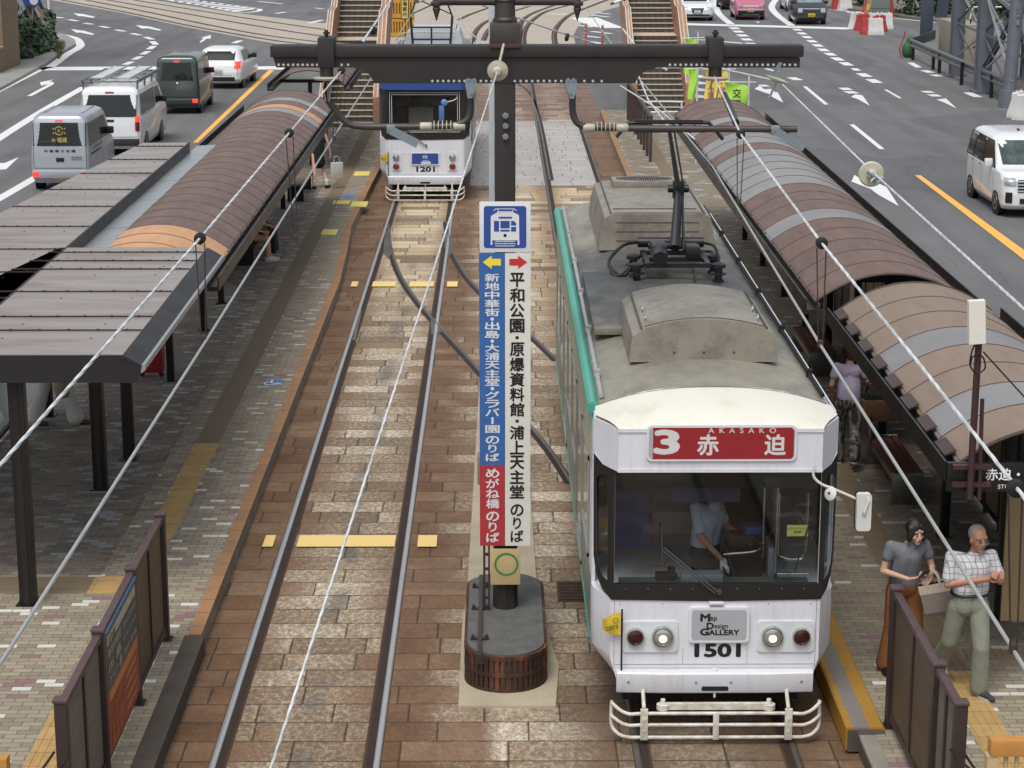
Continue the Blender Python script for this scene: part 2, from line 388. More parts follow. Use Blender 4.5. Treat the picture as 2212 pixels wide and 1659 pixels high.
rail(smooth_path([g(*p) for p in ((838, 486), (846, 540), (868, 600), (905, 655), (945, 702), (1000, 762), (1060, 828), (1140, 915), (1190, 975), (1236, 1045))]), 1, 3, .1)
rail(smooth_path([g(*p) for p in ((966, 480), (975, 535), (1000, 585), (1035, 628), (1090, 676), (1150, 728), (1205, 780))]), 1, 3, .1)
rail(smooth_path([g(*p) for p in ((1188, 390), (1168, 280), (1153, 225), (1135, 195), (1105, 175))]), 1, 3, .12)
def dz(x0, k, pts): return [(x0 + a * k, b * k) for a, b in pts]
for pts in (((1250, 470), (1245, 330), (1290, 230), (1380, 150), (1480, 100), (1700, 40), (1900, -20)), ((1550, 470), (1530, 330), (1565, 240), (1660, 150), (1790, 90), (2050, -10)),
            ((760, 420), (790, 310), (850, 235), (945, 180), (1100, 120), (1300, 60)), ((640, 185), (760, 130), (950, 65), (1100, 30)), ((1180, 470), (1200, 330), (1230, 200), (1320, 130), (1500, 60), (1700, 0)), ((870, 380), (900, 310), (940, 260), (1020, 200))):
    rail(smooth_path([g(*p) for p in dz(841.3, .2315, pts)]), 1, 3, .3)
for pts in (((400, 0), (800, 75), (1200, 160), (1500, 215), (1800, 265), (2100, 300), (2500, 350)), ((700, 0), (1100, 70), (1500, 140), (1800, 190), (2100, 235), (2500, 280)), ((870, 0), (1250, 62), (1550, 110), (1850, 155), (2100, 190), (2500, 240)), ((560, 0), (960, 78), (1300, 150), (1700, 225), (2100, 275))):
    rail(smooth_path([g(a / 3, b / 3) for a, b in pts], 3), 1, 3, .3)
mbp = MB()   # steel frogs and check plates of the points
for pts in (((832, 500), (843, 500), (849, 545), (838, 560), (828, 545)), ((962, 497), (974, 497), (980, 545), (969, 555), (960, 535)), ((930, 690), (946, 690), (960, 716), (932, 724)), ((776, 668), (782, 672), (768, 736), (761, 736))):
    mbp.prism([g(x, y)[:2] for x, y in pts], lambda a, b, c: (a, b, c), .002, .014)
o_ = len(rails.v); rails.v += mbp.v; rails.f += [tuple(i + o_ for i in f) for f in mbp.f]; rails.k += [3] * len(mbp.f)
struct('tram_rails', rails, [RUST, GROOVE, STEEL, DARKSTEEL], 60)
# yellow marks across the left track, grating, bright slab beside the island
YEL = m_line('yellow_painted_setts', lin('dcc078'), .7); ym = MB()
for x0, x1, y0, y1 in ((566, 597, 1156, 1181), (640, 856, 1156, 1181), (901, 945, 1156, 1181), (757, 775, 608, 619), (803, 857, 608, 619), (883, 938, 608, 619), (965, 989, 608, 619)):
    a, b = g(x0, y1, .02), g(x1, y0, .02); ym.face([(a[0], a[1], .0215), (b[0], a[1], .0215), (b[0], b[1], .0215), (a[0], b[1], .0215)])
struct('yellow_sett_marking', ym, YEL)
ISL = m_stone('pale_island_stone', lin('a99e88'), lin('857a66'), 1.4)
im = MB().prism([(-.4, 19.2), (.56, 19.2), (.62, 20.3), (.5, 21.5), (.44, 22.6), (.36, 40), (-.27, 40), (-.36, 22.6), (-.4, 21.4)], lambda a, b, c: (a, b, c), .002, .03)
struct('island_paving', im, ISL)
gr = MB().box(1.0 - .33, 1.0, 22.3, 23.0, .002, .012)
for i in range(6): gr.box(.7, .97, 22.36 + i * .105, 22.41 + i * .105, .012, .02)
struct('drain_grating', gr, paint('rusty_iron', lin('4d3a2c'), .7, .4, .4, 8))
# platforms
KO = m_bricks('orange_kerb_brick', lin('98724e'), lin('80624a'), .42, lin('5a4028')); KS = m_stone('dark_kerb_stone', lin('4a433b'), lin('2c2722'), 2.2); KG = m_stone('grey_kerb_stone', lin('8b867b'), lin('57524a'), 2)
XY = lambda a, b, c: (a, b, c)
edgeL = [(-3.27, 20.75), (-3.27, 40.5), (-3.37, 44), (-3.5, 47.3), (-3.46, 52.3), (-3.39, 57.5), (-3.36, 70)]
pl = MB().prism([(-3.27, 8), (-3.27, 20.75)] + edgeL[1:] + [(-6.6, 70), (-6.5, 40), (-7.15, 30), (-7.15, 8)], XY, .002, .2)
struct('left_platform', pl, TILE_L)
def kerb(P, wd, side, z1, mats):
    mb = MB(); n = len(P)
    A = [(x, y) for x, y in P]; B = [(x + side * wd, y) for x, y in P]
    mb.prism(A + B[::-1], XY, .003, z1 - .03, 1); mb.prism([(x - side * .01, y) for x, y in A] + [(x + side * .004, y) for x, y in B[::-1]], XY, z1 - .03, z1 + .005, 0); return mb
struct('left_kerb', kerb(edgeL, .13, 1, .2, None), [KO, KG])
struct('left_kerb_end', kerb([(-3.3, 8), (-3.3, 20.72)], .2, 1, .2, None), [KS, KS])
pr_ = MB().prism([(3.5, 8), (6.55, 8), (6.45, 72), (3.62, 72), (3.55, 45)], XY, .002, .2); struct('right_platform', pr_, TILE_R)
struct('right_kerb', kerb([(3.54, 21.6), (3.58, 50), (3.66, 72)], .14, -1, .2, None), [KO, KG])
struct('right_kerb_end', kerb([(3.52, 8), (3.52, 21.55)], .16, -1, .19, None), [KG, KS])
tm = MB()
def tactile(x0, x1, y0, y1, lines=True, m=0):
    tm.box(x0, x1, y0, y1, .196, .204)
    if lines:
        n = max(2, int(round((x1 - x0) / .075)))
        for i in range(n):
            a = x0 + (i + .5) * (x1 - x0) / n; tm.box(a - .014, a + .014, y0 + .01, y1 - .01, .2041, .2085)
tactile(-4.28, -3.95, 12, 22.05); tactile(-4.55, -3.95, 22.05, 22.65, False); tactile(-4.28, -3.95, 22.65, 68); tactile(4.42, 4.75, 12, 70); tactile(4.78, 6.4, 19.95, 20.25)
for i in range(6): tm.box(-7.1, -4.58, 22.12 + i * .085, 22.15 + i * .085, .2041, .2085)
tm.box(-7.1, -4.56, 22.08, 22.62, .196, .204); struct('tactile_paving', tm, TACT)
# painted tiles at the platform edge
pm = MB(); BLUEP = m_line('blue_tile_paint', lin('55719c'), .35); YT = m_line('yellow_tile_paint', lin('d6c66a'), .35)
def gmark(x0, y0, x1, y1, m):
    a, b = g(x0, y1, .206), g(x1, y0, .206); pm.box(a[0], b[0], a[1], b[1], .19, .2052, m)
gmark(571, 819, 614, 833, 0)
a_, b_ = g(571, 833, .206), g(614, 819, .206); cxm, cym = (a_[0] + b_[0]) / 2, (a_[1] + b_[1]) / 2
wh = [(-.02, .17), (-.02, -.02), (.02, -.06), (.1, -.06), (.16, -.12)]
for i in range(len(wh) - 1): pm.bar((cxm + wh[i][0] - .03, cym + wh[i][1], .2065), (cxm + wh[i + 1][0] - .03, cym + wh[i + 1][1], .2065), .035, .002, 2)
for i in range(10):
    t0, t1 = R(20 - i * 26), R(20 - (i + 1) * 26); pm.bar((cxm - .04 + .11 * math.cos(t0), cym - .06 + .11 * math.sin(t0), .2065), (cxm - .04 + .11 * math.cos(t1), cym - .06 + .11 * math.sin(t1), .2065), .03, .002, 2)
for q in ((756, 435, 796, 446, 1), (717, 433, 757, 440, 1), (690, 495, 731, 507, 1), (763, 370, 800, 379, 1), (738, 419, 764, 426, 0)): gmark(*q)
struct('platform_marking', pm, [BLUEP, YT, WLINE])
# ---------------------------------------------------------------- road markings
wm, om = MB(), MB()
def pg(mb, pts, k=1 / 3, ox=0, z=.006): mb.face([g(ox + a * k, b * k, z) for a, b in pts])
def dash(p, q, wd, k=1 / 3, ox=0, mb=None):
    P, Q = Vector(g(ox + p[0] * k, p[1] * k)), Vector(g(ox + q[0] * k, q[1] * k)); d = (Q - P).normalized(); a = Vector((d.y, -d.x, 0)) * wd / 2; u = Vector((0, 0, .006))
    (mb or wm).face([P - a + u, P + a + u, Q + a + u, Q - a + u])
def poly_line(pts, wd, k=1 / 3, ox=0, mb=None, z=.006): strip(mb or wm, smooth_path([g(ox + a * k, b * k) for a, b in pts], 5), 0, wd, z, 0)
for pts in (((173, 622), (205, 622), (350, 545), (345, 530), (318, 529), (348, 515), (258, 533), (268, 556), (288, 549), (312, 547)), ((475, 85), (545, 92), (570, 99), (620, 110), (600, 116), (535, 104), (510, 105)),
            ((460, 188), (545, 200), (612, 220), (600, 227), (520, 210), (495, 212)), ((880, 163), (965, 171), (1048, 193), (1030, 198), (955, 183), (918, 185)), ((1367, 227), (1365, 250), (1340, 250), (1305, 275), (1292, 273), (1320, 248), (1303, 245)),
            ((122, 1018), (40, 1097), (-60, 1104), (-60, 1056), (30, 1056))): pg(wm, pts)
for p, q in (((262, 88), (310, 98)), ((352, 110), (410, 117)), ((447, 127), (503, 137)), ((545, 150), (600, 158)), ((650, 170), (703, 180)), ((750, 193), (810, 204)), ((850, 217), (910, 228)), ((942, 240), (990, 256)), ((987, 268), (1012, 290)), ((998, 298), (965, 320)), ((962, 332), (922, 353)), ((912, 366), (867, 387)), ((855, 400), (808, 420)), ((1515, 280), (1558, 263)), ((1675, 10), (1830, 25)), ((1785, 88), (1850, 78)), ((2000, 150), (2090, 130)), ((2040, 52), (2095, 57))): dash(p, q, .32)
pg(wm, ((240, 445), (285, 433), (1876, 429), (1872, 450), (285, 456)))
poly_line(((-200, 685), (0, 580), (250, 455), (330, 430), (440, 350), (505, 312), (520, 285), (480, 245), (350, 215)), .42)
poly_line(((-300, 1095), (0, 893), (300, 705), (545, 565)), .34); poly_line(((-300, 1450), (0, 1285), (225, 1155), (400, 1055)), .3)
pg(om, ((1250, 924), (1283, 924), (1783, 448), (1748, 448)))
for i in range(9):
    t = i / 9; a = (1080 + 480 * t, 80 * t); b = (1250 + 435 * t, 62 * t); dash(a, (b[0] + 20, b[1]), .8)
poly_line(((1080, 0), (1330, 40), (1560, 80), (1685, 62), (1460, 28), (1250, 0)), .35)
K, OX = 1 / 3, 1474.8
pg(wm, ((-140, 148), (0, 150), (710, 168), (1065, 178), (1105, 188), (1050, 190), (700, 180), (0, 162), (-140, 158)), K, OX)
poly_line(((205, -40), (212, 30), (235, 90), (320, 162)), .42, K, OX); poly_line(((640, -40), (578, 35), (610, 95), (715, 172)), .42, K, OX)
for p, q in (((324, 178), (348, 189)), ((348, 199), (373, 211)), ((375, 224), (401, 237)), ((402, 250), (428, 263)), ((430, 278), (458, 290))): dash(p, q, .5, K, OX)
for (x, y), s_ in zip(((743, 193), (773, 217), (805, 241), (838, 268), (875, 295), (912, 324), (957, 352), (1003, 383), (1060, 415), (1175, 487), (1240, 526)), (12, 13, 14, 15, 16, 17, 18, 22, 22, 24, 26)): dash((x - s_, y - s_ * .48), (x + s_, y + s_ * .48), .42, K, OX)
for p, q, w_ in (((1108, 443), (1135, 458), .3), ((1315, 582), (1410, 637), .12), ((540, 445), (612, 466), .2), ((702, 502), (752, 520), .4), ((1475, 406), (1530, 438), .28), ((1562, 456), (1610, 472), .35), ((1622, 484), (1665, 496), .35), ((1845, 600), (1915, 630), .35), ((510, 550), (546, 562), .3), ((1037, 569), (1072, 584), .4), ((1072, 592), (1110, 606), .42), ((1570, 590), (1606, 602), .4), ((1612, 612), (1650, 626), .4), ((60, 1), (60, 1), .1)):
    if p != q: dash(p, q, w_, K, OX)
for pts in (((778, 560), (803, 560), (945, 677), (918, 677)), ((1080, 806), (1110, 806), (1309, 966), (1274, 966)), ((465, 576), (500, 553), (527, 578), (575, 576), (600, 598), (615, 597), (652, 665), (560, 618), (575, 612), (540, 603)), ((1090, 628), (1118, 611), (1165, 618), (1212, 685), (1133, 641)), ((1643, 645), (1705, 637), (1776, 703), (1690, 662)),
            ((1113, 1133), (1092, 1176), (1222, 1226), (1238, 1240), (1268, 1262), (1401, 1336), (1322, 1214), (1272, 1188), (1215, 1202)), ((470, 142), (497, 140), (493, 150))): pg(wm, pts, K, OX)
pg(om, ((1505, 1136), (1542, 1136), (2260, 1655), (2260, 1720)), K, OX)
poly_line(((950, 60), (1120, 80), (1320, 112), (1480, 130), (1640, 148)), .2, K, OX); poly_line(((1150, 75), (1090, 82), (1075, 75)), .3, K, OX)
for y in (470, 512, 556, 600): dash((-20, y), (150, y + 34), .55, K, OX)
poly_line(((10, 255), (180, 262), (390, 282)), .3, K, OX)
K2, O2 = .2315, 841.3
for p, q, w_ in (((1815, 165), (2050, 262), 1.6), ((1880, 140), (2050, 160), .3), ((1930, 118), (2060, 132), .3), ((1760, 236), (1960, 262), .3), ((1885, 293), (2070, 315), .35), ((1820, 335), (1970, 352), .35), ((1840, 385), (1990, 408), .35), ((1480, 130), (1690, 134), .35), ((20, 105), (110, 88), .3), ((0, 145), (60, 152), .3)): dash(p, q, w_, K2, O2)
struct('white_road_marking', wm, WLINE); struct('orange_road_marking', om, OLINE)
# pavements at the far corners of the crossing
PAVE = m_stone('pavement_concrete', lin('8d8b87'), lin('6f6d68'), 1.0)
fp = MB().prism([g(x / 3, y / 3)[:2] for x, y in ((-300, 700), (0, 590), (200, 480), (290, 430), (400, 350), (490, 300), (485, 270), (420, 235), (350, 222), (250, 200), (100, 120), (-300, 90))], XY, .002, .12); struct('corner_pavement', fp, PAVE)
fr = MB().prism([g(OX + x / 3, y / 3)[:2] for x, y in ((930, 52), (1120, 72), (1320, 104), (1480, 122), (1640, 140), (1900, 160), (2400, 180), (2400, -60), (900, -60))], XY, .002, .12); struct('far_pavement', fr, m_stone('far_paving', lin('6f6b62'), lin('4c4a42'), .8))
fs = MB().prism([g(OX + x / 3, y / 3)[:2] for x, y in ((1440, 345), (1700, 480), (1900, 560), (2130, 660), (2290, 790), (2600, 900), (2600, 240), (1900, 200), (1560, 240))], XY, .002, .03); struct('works_yard_ground', fs, m_stone('yard_ground', lin('6a6864'), lin('4f4d49'), .9))
# ================================================================ shelters, benches, fences
BLACKM = paint('black_steel', lin('1d1b1c'), .4, .2, .3, 4); BRONZE = paint('bronze_aluminium', lin('332d2c'), .4, .5, .25, 4); GUTTER = paint('dark_gutter', lin('3d3634'), .42, .4, .3, 5, dirt=lin('2b2624'))
def panel_mat(name, c, c2, rough, streak=.35):
    t = MT(name, rough, 0, .5); n = t.noise(1.6, 5, .65, (3, .7, 3)); f = t.noise(70, 2)
    x, y, z = t.xyz(); pw = t.white((y / .93).floor(), 4, 2) * .5; t.color(t.mix(((n * .85 + f * .25 - .05).ss(.35, .8) * streak * 2 + pw * .7).clamp(), c, c2)).rough(n * .3 + rough - .12).bump(f, .04, .002); return t.mat
VB = panel_mat('brown_roof_panel', lin('6b5044'), lin('52413a'), .44); VS = paint('silver_roof_panel', lin('807d7c'), .36, 0, .22, .6)
VP = panel_mat('faded_peach_roof_panel', lin('c19267'), lin('a87f5c'), .5); VE = panel_mat('beige_roof_panel', lin('847060'), lin('746456'), .44); VG = panel_mat('grey_glazed_panel', lin('8b8a8c'), lin('5d5a58'), .2, .6)
RIBM = paint('roof_rib', lin('4c3d38'), .5, .3); BEIGEP = paint('beige_wind_panel', lin('9c8663'), .6, 0, .15, 2); SMOKE = paint('smoked_panel', lin('24211f'), .25, 0, .3, 3)
def vault(name, label, X0, X1, zE, rise, Y0, Y1, pattern, posts, px, back, side, tabs=False, sign=False, stub=0):
    T = thing(name, label, 'shelter', ((X0 + X1) / 2, Y0, .2), world=True)
    def arc(t, k=0.0):
        u = t * 2 - 1; return (X0 + (X1 - X0) * t, zE + (rise + k) * (1 - abs(u) ** 2.1))
    n = len(pattern); dl = (Y1 - Y0) / n; A = [i / 20 for i in range(21)]; roof = MB()
    for i in range(n):
        m = pattern[i]; a, b = Y0 + i * dl, Y0 + (i + 1) * dl
        roof.grid(lambda t, y: (arc(t)[0], y, arc(t)[1]), A, [a + .004, b - .004], m)
        roof.grid(lambda t, y: (arc(t)[0], y, arc(t)[1] - .02), A, [b - .004, a + .004], m)
        roof.grid(lambda t, q: (arc(t)[0], a, arc(t)[1] - q), A, [.02, 0], 5)
    for i in range(n + 1):
        y = Y0 + i * dl; roof.tube([(arc(t)[0], y, arc(t)[1] + .002) for t in A], .007 if 0 < i < n else .018, 5, 5)
    for i in range(n * 2):   # screw heads down the ribs
        pass
    ro = roof.build('roof', [VB, VS, VP, VE, VG, RIBM], T)
    for s, X in ((-1, X0), (1, X1)):
        gb = MB(); i, o = (X + .02 * -s, X + s * .14)
        gb.prism([(i, zE + .02), (i, zE - .16), (o, zE - .16), (o, zE + .035), (o - s * .018, zE + .035), (o - s * .018, zE - .1), (i + s * .02, zE - .1)], lambda a, b, c: (a, c, b), Y0 - .05, Y1)
        if s == (1 if X0 < 0 else -1):
            k = n if not tabs else n
            for j in range(k):
                y = Y0 + (j + .5) * dl; w = .24 if tabs else .035
                gb.obox((X + s * .035, y, zE + .045), ((0, 1, 0), (s, 0, -.45), (.45 * s, 0, 1)), (w, (.06 if tabs else .022), .008), 1)
        gb.build('gutter', [GUTTER, RIBM], T)
    for y in posts:
        pm_ = MB().box(px - .055, px + .055, y - .055, y + .055, .2, zE - .1, 0, .006); pm_.box(px - .09, px + .09, y - .09, y + .09, .2, .215); pm_.build('post', BLACKM, T)
        MB().box(X0 + .02, X1 - .02, y - .03, y + .03, zE - .15, zE - .06).build('cross_beam', BLACKM, T)
    if back:
        w = MB(); y = back[0]; k = 0
        while y < back[1]:
            w.box(side - .015, side + .015, y + .03, y + .72, .35, 2.15, k % 3 == 1); w.box(side - .025, side + .025, y - .03, y + .03, .2, 2.45, 2); y += .75; k += 1
        w.box(side - .03, side + .03, back[0], back[1], 2.15, 2.22, 2); w.box(side - .03, side + .03, back[0], back[1], .28, .35, 2)
        w.build('wind_screen', [SMOKE, BEIGEP, BLACKM], T)
    return T
_b, _s, _p, _e, _g = 0, 1, 2, 3, 4
TRN = vault('platform_shelter', 'beige and silver arched shelter roof with sign, nearest on the right platform', 4.33, 6.28, 2.6, .36, 18.85, 26.0, [_e, _s, _e, _e, _s, _e, _e, _e], [21.2, 24.1], 5.4, (21.3, 26.3), 6.12, True)
TRF = vault('platform_shelter', 'long brown arched shelter with a run of silver panels, on the right platform', 4.12, 6.1, 2.62, .36, 26.5, 48.6, [_b] * 5 + [_s] + [_b] * 3 + [_s] * 5 + [_b] + [_s, _s] + [_b, _b, _s, _b, _b, _b, _b], [28.6, 31, 33.6, 36.2, 39, 42.3, 45.5], 5.45, (26.6, 48), 6.0, False)
TLF = vault('platform_shelter', 'long brown arched shelter with peach panels at its near end, on the left platform', -6.02, -3.98, 2.6, .38, 28.2, 50.6, [_p, _p, _p] + [_b] * 20 + [_s, _p, _b, _g, _b, _b], [32.2, 36, 38.4, 42.5, 46.4, 50], -5.2, (40, 50), -5.95)
TLB = vault('platform_shelter', 'short brown arched shelter in front of the left staircase, beyond the long one', -6.0, -4.08, 2.62, .38, 55.8, 65.5, [_b] * 10, [58, 63], -5.2, None, 0)
# sign board hung on the front of the near right shelter
SIGNB = paint('sign_black', lin('131314'), .35); LETW = paint('letter_white', (.8, .8, .78), .5, 0, .05)
sg = MB().box(4.2, 6.35, 18.72, 18.79, 2.36, 2.64, 0, .006)
sg.text('赤迫・平和公園・原爆資料館', (4.56, 18.716, 2.475), (1, 0, 0), (0, 0, 1), .115, 1, .02, align=0); sg.text('STOP  For  Akasako', (4.68, 18.716, 2.392), (1, 0, 0), (0, 0, 1), .042, 1, .0, align=0)
sg.build('shelter_sign', [SIGNB, LETW], TRN)
# beige notice panel, yellow poster beside the near posts
MB().box(5.18, 5.5, 20.3, 20.34, .5, 2.2, 0, .005).box(5.55, 5.62, 20.3, 20.34, .9, 2.1, 1).build('notice_panel', [BEIGEP, paint('yellow_poster', lin('d8cf3a'), .5)], TRN)
FASC = paint('near_black_fascia', lin('232021'), .5, .1, .25, 3)
# --- flat metal roofs on the left platform
FLAT = MT('flat_metal_roof', .34, .3); n_ = FLAT.noise(1.1, 5, .6, (.6, 2.2, 1)); f_ = FLAT.noise(60, 2)
FLAT.color(FLAT.mix(n_.ss(.42, .75), lin('948b85'), FLAT.mix(f_ * .5, lin('7b7069'), lin('8b7764')))).rough(n_ * .5 + .12); FLAT = FLAT.mat
SEAM = paint('roof_seam', lin('3a3532'), .5, .3); GLV = paint('galvanised_gutter', lin('a9adb0'), .35, .6, .15, 4)
def flat_roof(name, label, xl0, xl1, xr, z, Y0, Y1, seams, posts, slope_side):
    """flat standing-seam roof; left edge runs from xl0 (near) to xl1 (far)"""
    T = thing(name, label, 'shelter', (xr - .8, Y0, .2), world=True)
    XL = lambda y: xl0 + (xl1 - xl0) * (y - Y0) / (Y1 - Y0)
    rf = MB().prism([(xl0, Y0), (xr, Y0), (xr, Y1), (xl1, Y1)], XY, z - .03, z)
    dl = .9
    for y in seams:
        x0 = XL(y); rf.box(x0, xr, y - .007, y + .007, z - .005, z + .016, 1); rf.box(x0, xr, y + .0071, y + .03, z - .005, z + .008, 0)
        for j in range(9): x = x0 + (xr - x0) * (j + .5) / 9; rf.box(x - .013, x + .013, y - .012, y + .012, z + .0155, z + .022, 1)
        for j in range(3): x = x0 + (xr - x0) * (j + .5) / 3; rf.box(x - .01, x + .01, y - dl * .45, y - dl * .45 + .02, z, z + .006, 1)
    rf.build('roof', [FLAT, SEAM], T)
    fa = MB().prism([(xl0, Y0), (xr, Y0), (xr, Y1), (xl1, Y1)], XY, z - .05, z - .033)
    fa.box(xl0, xr, Y0 - .03, Y0 - .002, z - .3, z - .004); fa.box(xl1, xr, Y1 + .002, Y1 + .03, z - .25, z - .004)
    if not slope_side: fa.box(xr + .001, xr + .03, Y0 - .03, Y1, z - .26, z + .004)
    else: fa.prism([(xr, z - .005), (xr + .03, z - .012), (xr + .2, z - .11), (xr + .2, z - .135), (xr, z - .04)], lambda a, b, c: (a, c, b), Y0 - .03, Y1, 0)
    if slope_side: fa.prism([(xr + .001, z - .045), (xr + .199, z - .137), (xr + .15, z - .3), (xr + .001, z - .3)], lambda a, b, c: (a, c, b), Y0 - .03, Y0 + .02, 0)
    if slope_side: fa.prism([(xr + .19, z - .11), (xr + .24, z - .1), (xr + .24, z - .16), (xr + .19, z - .2)], lambda a, b, c: (a, c, b), Y0 - .03, Y1, 1)
    fa.build('fascia', [FASC, GLV], T)
    for (x, y, kind) in posts:
        p = MB()
        if kind: p.box(x - .085, x + .085, y - .085, y + .085, .2, z - .06, 0, .012); p.box(x - .03, x + .03, y - .093, y - .086, .2, z - .3, 1)
        else: p.tube([(x, y, .2), (x, y, z - .06)], .085, 14, 0)
        p.box(x - .12, x + .12, y - .12, y + .12, .2, .212, 0); p.build('post', [BLACKM, BRONZE], T)
    return T
flat_roof('flat_roof_shelter', 'flat grey metal shelter roof with dark fascia, nearest on the left platform', -7.1, -6.0, -3.98, 3.05, 21.55, 28.15, [22.75, 23.5, 25.0, 26.5, 27.1, 27.75], [(-5.17, 21.75, 1), (-5.2, 26.2, 1), (-5.08, 27.65, 0), (-7.0, 27, 1)], True)
flat_roof('flat_roof_shelter', 'flat grey metal roof beside the road on the left platform, next to pale gutter sheets', -8.2, -6.78, -5.92, 3.05, 23.2, 39.8, [24.6, 26.3, 28.0, 29.9, 31.8, 33.6, 35.5, 37.3, 39.2], [(-6.7, 30, 1), (-6.5, 36, 1)], False)
# pale sheet gutter between the flat roof and the vault
T = thing('roof_gutter', 'pale grey sheet metal gutter between flat roof and brown arched roof', 'gutter', (-6.05, 30, 2.7), world=True)
mb = MB()
for i in range(5):
    a, b = 28.3 + i * 2.5, 28.3 + (i + 1) * 2.5 - .02
    mb.obox((-5.7, (a + b) / 2, 2.875 + (i % 2) * .004), ((0, 1, 0), (1, 0, .06), (-.06, 0, 1)), ((b - a) / 2, .19, .006))
mb.build('sheet', GLV, T)
# left platform black glass railing by the road
T = thing('platform_railing', 'black framed railing along the road side of the left platform', 'railing', (-7.05, 26, .2), world=True)
rl = MB(); gp_ = MB()
for y in (19.5, 21.5, 23.5, 25.5, 27.5, 29.5): rl.box(-7.08, -7.03, y - .025, y + .025, .2, 1.3)
rl.box(-7.08, -7.03, 19.5, 29.5, 1.25, 1.31); rl.box(-7.08, -7.03, 19.5, 29.5, .26, .32); rl.build('frame', BLACKM, T)
gp_.box(-7.058, -7.05, 19.5, 29.5, .32, 1.25); gp_.build('glass_panel', glassm('clear_railing_glass', (.9, .93, .92), .05), T)
# posts of the far left platform rail seen under the eave
# --- benches
WOOD = MT('bench_wood', .45); n_ = WOOD.noise(7, 5, .6, (8, .5, 1)); WOOD.color(WOOD.mix(n_, lin('4a2a22'), lin('6b4034'))); WOOD = WOOD.mat
STAIN = paint('brushed_stainless', lin('8d8a86'), .3, .85, .2, 12)
def bench(label, x0, x1, y0, y1, z=.62):
    T = thing('platform_bench', label, 'bench', ((x0 + x1) / 2, (y0 + y1) / 2, .2), group='benches on the right platform', world=True)
    s = MB(); n = 4; w = (x1 - x0) / n
    for i in range(n): s.box(x0 + i * w + .008, x0 + (i + 1) * w - .008, y0 + .05, y1 - .05, z - .03, z, 0, .006)
    s.build('seat', WOOD, T)
    for y in (y0, y1):
        sgn = 1 if y == y0 else -1; q = y + sgn * .02
        l = MB().box(x0, x1, q - .02, q + .02, .2, z - .03, 0, .004)
        l.tube([(x0, q + sgn * .005, z - .022), (x1, q + sgn * .005, z - .022)], .03, 10); l.build('leg_panel', STAIN, T)
    MB().box(x0 + .01, x0 + .03, y0 + .045, y1 - .045, z - .12, z - .04).build('side_rail', STAIN, T)
bench('slatted wood bench with steel ends nearest the sign, right platform', 5.0, 5.4, 25.4, 27.3); bench('slatted wood bench with steel ends beyond the lavender shirted woman', 4.95, 5.4, 32.4, 34.3)
T = thing('platform_bench', 'dark bench under the left arched roof where two people sit', 'bench', (-5.25, 44, .2), world=True)
MB().box(-5.45, -5.0, 42.2, 46, .58, .63, 0, .01).build('seat', BLACKM, T)
for y in (42.4, 45.8): MB().box(-5.42, -5.05, y - .03, y + .03, .2, .58).build('leg', BLACKM, T)
T = thing('platform_bench', 'wooden bench behind the woman in the black dress', 'bench', (-5.0, 52.3, .2), world=True)
MB().box(-5.25, -4.75, 50.9, 53.4, .6, .66, 0, .01).build('seat', paint('grey_brown_wood', lin('6e5f50'), .6), T)
for y in (51.1, 53.2): MB().box(-5.2, -4.8, y - .03, y + .03, .2, .6).build('leg', BLACKM, T)
# --- fences at the near platform ends
FENCE = paint('brown_fence_steel', lin('2f2423'), .45, .1, .25, 4, dirt=lin('3b2d2b')); FCAP = paint('faded_fence_cap', lin('574445'), .5, .1, .2, 5); FPAN = panel_mat('bronze_fence_panel', lin('5b4936'), lin('4a3b2d'), .5); FGREY = panel_mat('grey_fence_panel', lin('6a6459'), lin('565148'), .5)
def fence(label, X, ys, zt, skip=None, side=1):
    T = thing('platform_fence', label, 'fence', (X, ys[-1], .2), world=True)
    for y in ys:
        p = MB().box(X - .05, X + .05, y - .05, y + .05, .2, zt - .015, 0, .006); p.box(X - .06, X + .06, y - .06, y + .06, zt - .014, zt + .012, 1, .006); p.box(X - .08, X + .08, y - .08, y + .08, .2, .21); p.build('post', [FENCE, FCAP], T)
    for i in range(len(ys) - 1):
        a, b = ys[i] - .052, ys[i + 1] + .052; m = (a + b) / 2
        r = MB().box(X - .035, X + .035, b, a, zt - .09, zt - .03, 1, .005); r.box(X - .03, X + .03, b, a, .3, .37); r.box(X - .03, X + .03, m - .03, m + .03, .37, zt - .09)
        r.box(X - .03, X + .03, a - .045, a, .37, zt - .09); r.box(X - .03, X + .03, b, b + .045, .37, zt - .09); r.build('rail', [FENCE, FCAP], T)
        if i != skip:
            q = MB(); q.box(X - .012, X + .012, m + .03, a - .045, .37, zt - .09, 0 if i != len(ys) - 2 else 1); q.box(X - .012, X + .012, b + .045, m - .03, .37, zt - .09, 0 if i != len(ys) - 2 else 1); q.build('infill_panel', [FPAN, FGREY], T)
    return T
fl = fence('brown metal fence with signboard at the near end of the left platform', -3.5, [20.62, 18.88, 17.2, 15.6], 1.58, 1)
fence('brown metal fence in front of the woman and old man, right platform', 3.68, [18.26, 16.35, 15.5], 1.58)
SBG = panel_mat('weathered_grey_board', lin('45474a'), lin('5b5c5c'), .6); SBR = panel_mat('faded_red_board', lin('8a3a2a'), lin('a4543c'), .6); SBL = paint('faded_board_letter', lin('b9ab92'), .7, 0, .25, 12); SBO = paint('faded_orange_letter', lin('b97a44'), .7, 0, .25, 12); SBB = paint('faded_blue_edge', lin('4a6c94'), .6)
sb = MB(); xs = -3.452; y0, y1 = 17.25, 18.83
sb.box(xs - .02, xs, y0, y1, .95, 1.5, 0); sb.box(xs - .02, xs, y0, y1, .36, .948, 1); sb.box(xs - .02, xs + .002, y0, y1, 1.47, 1.51, 4)
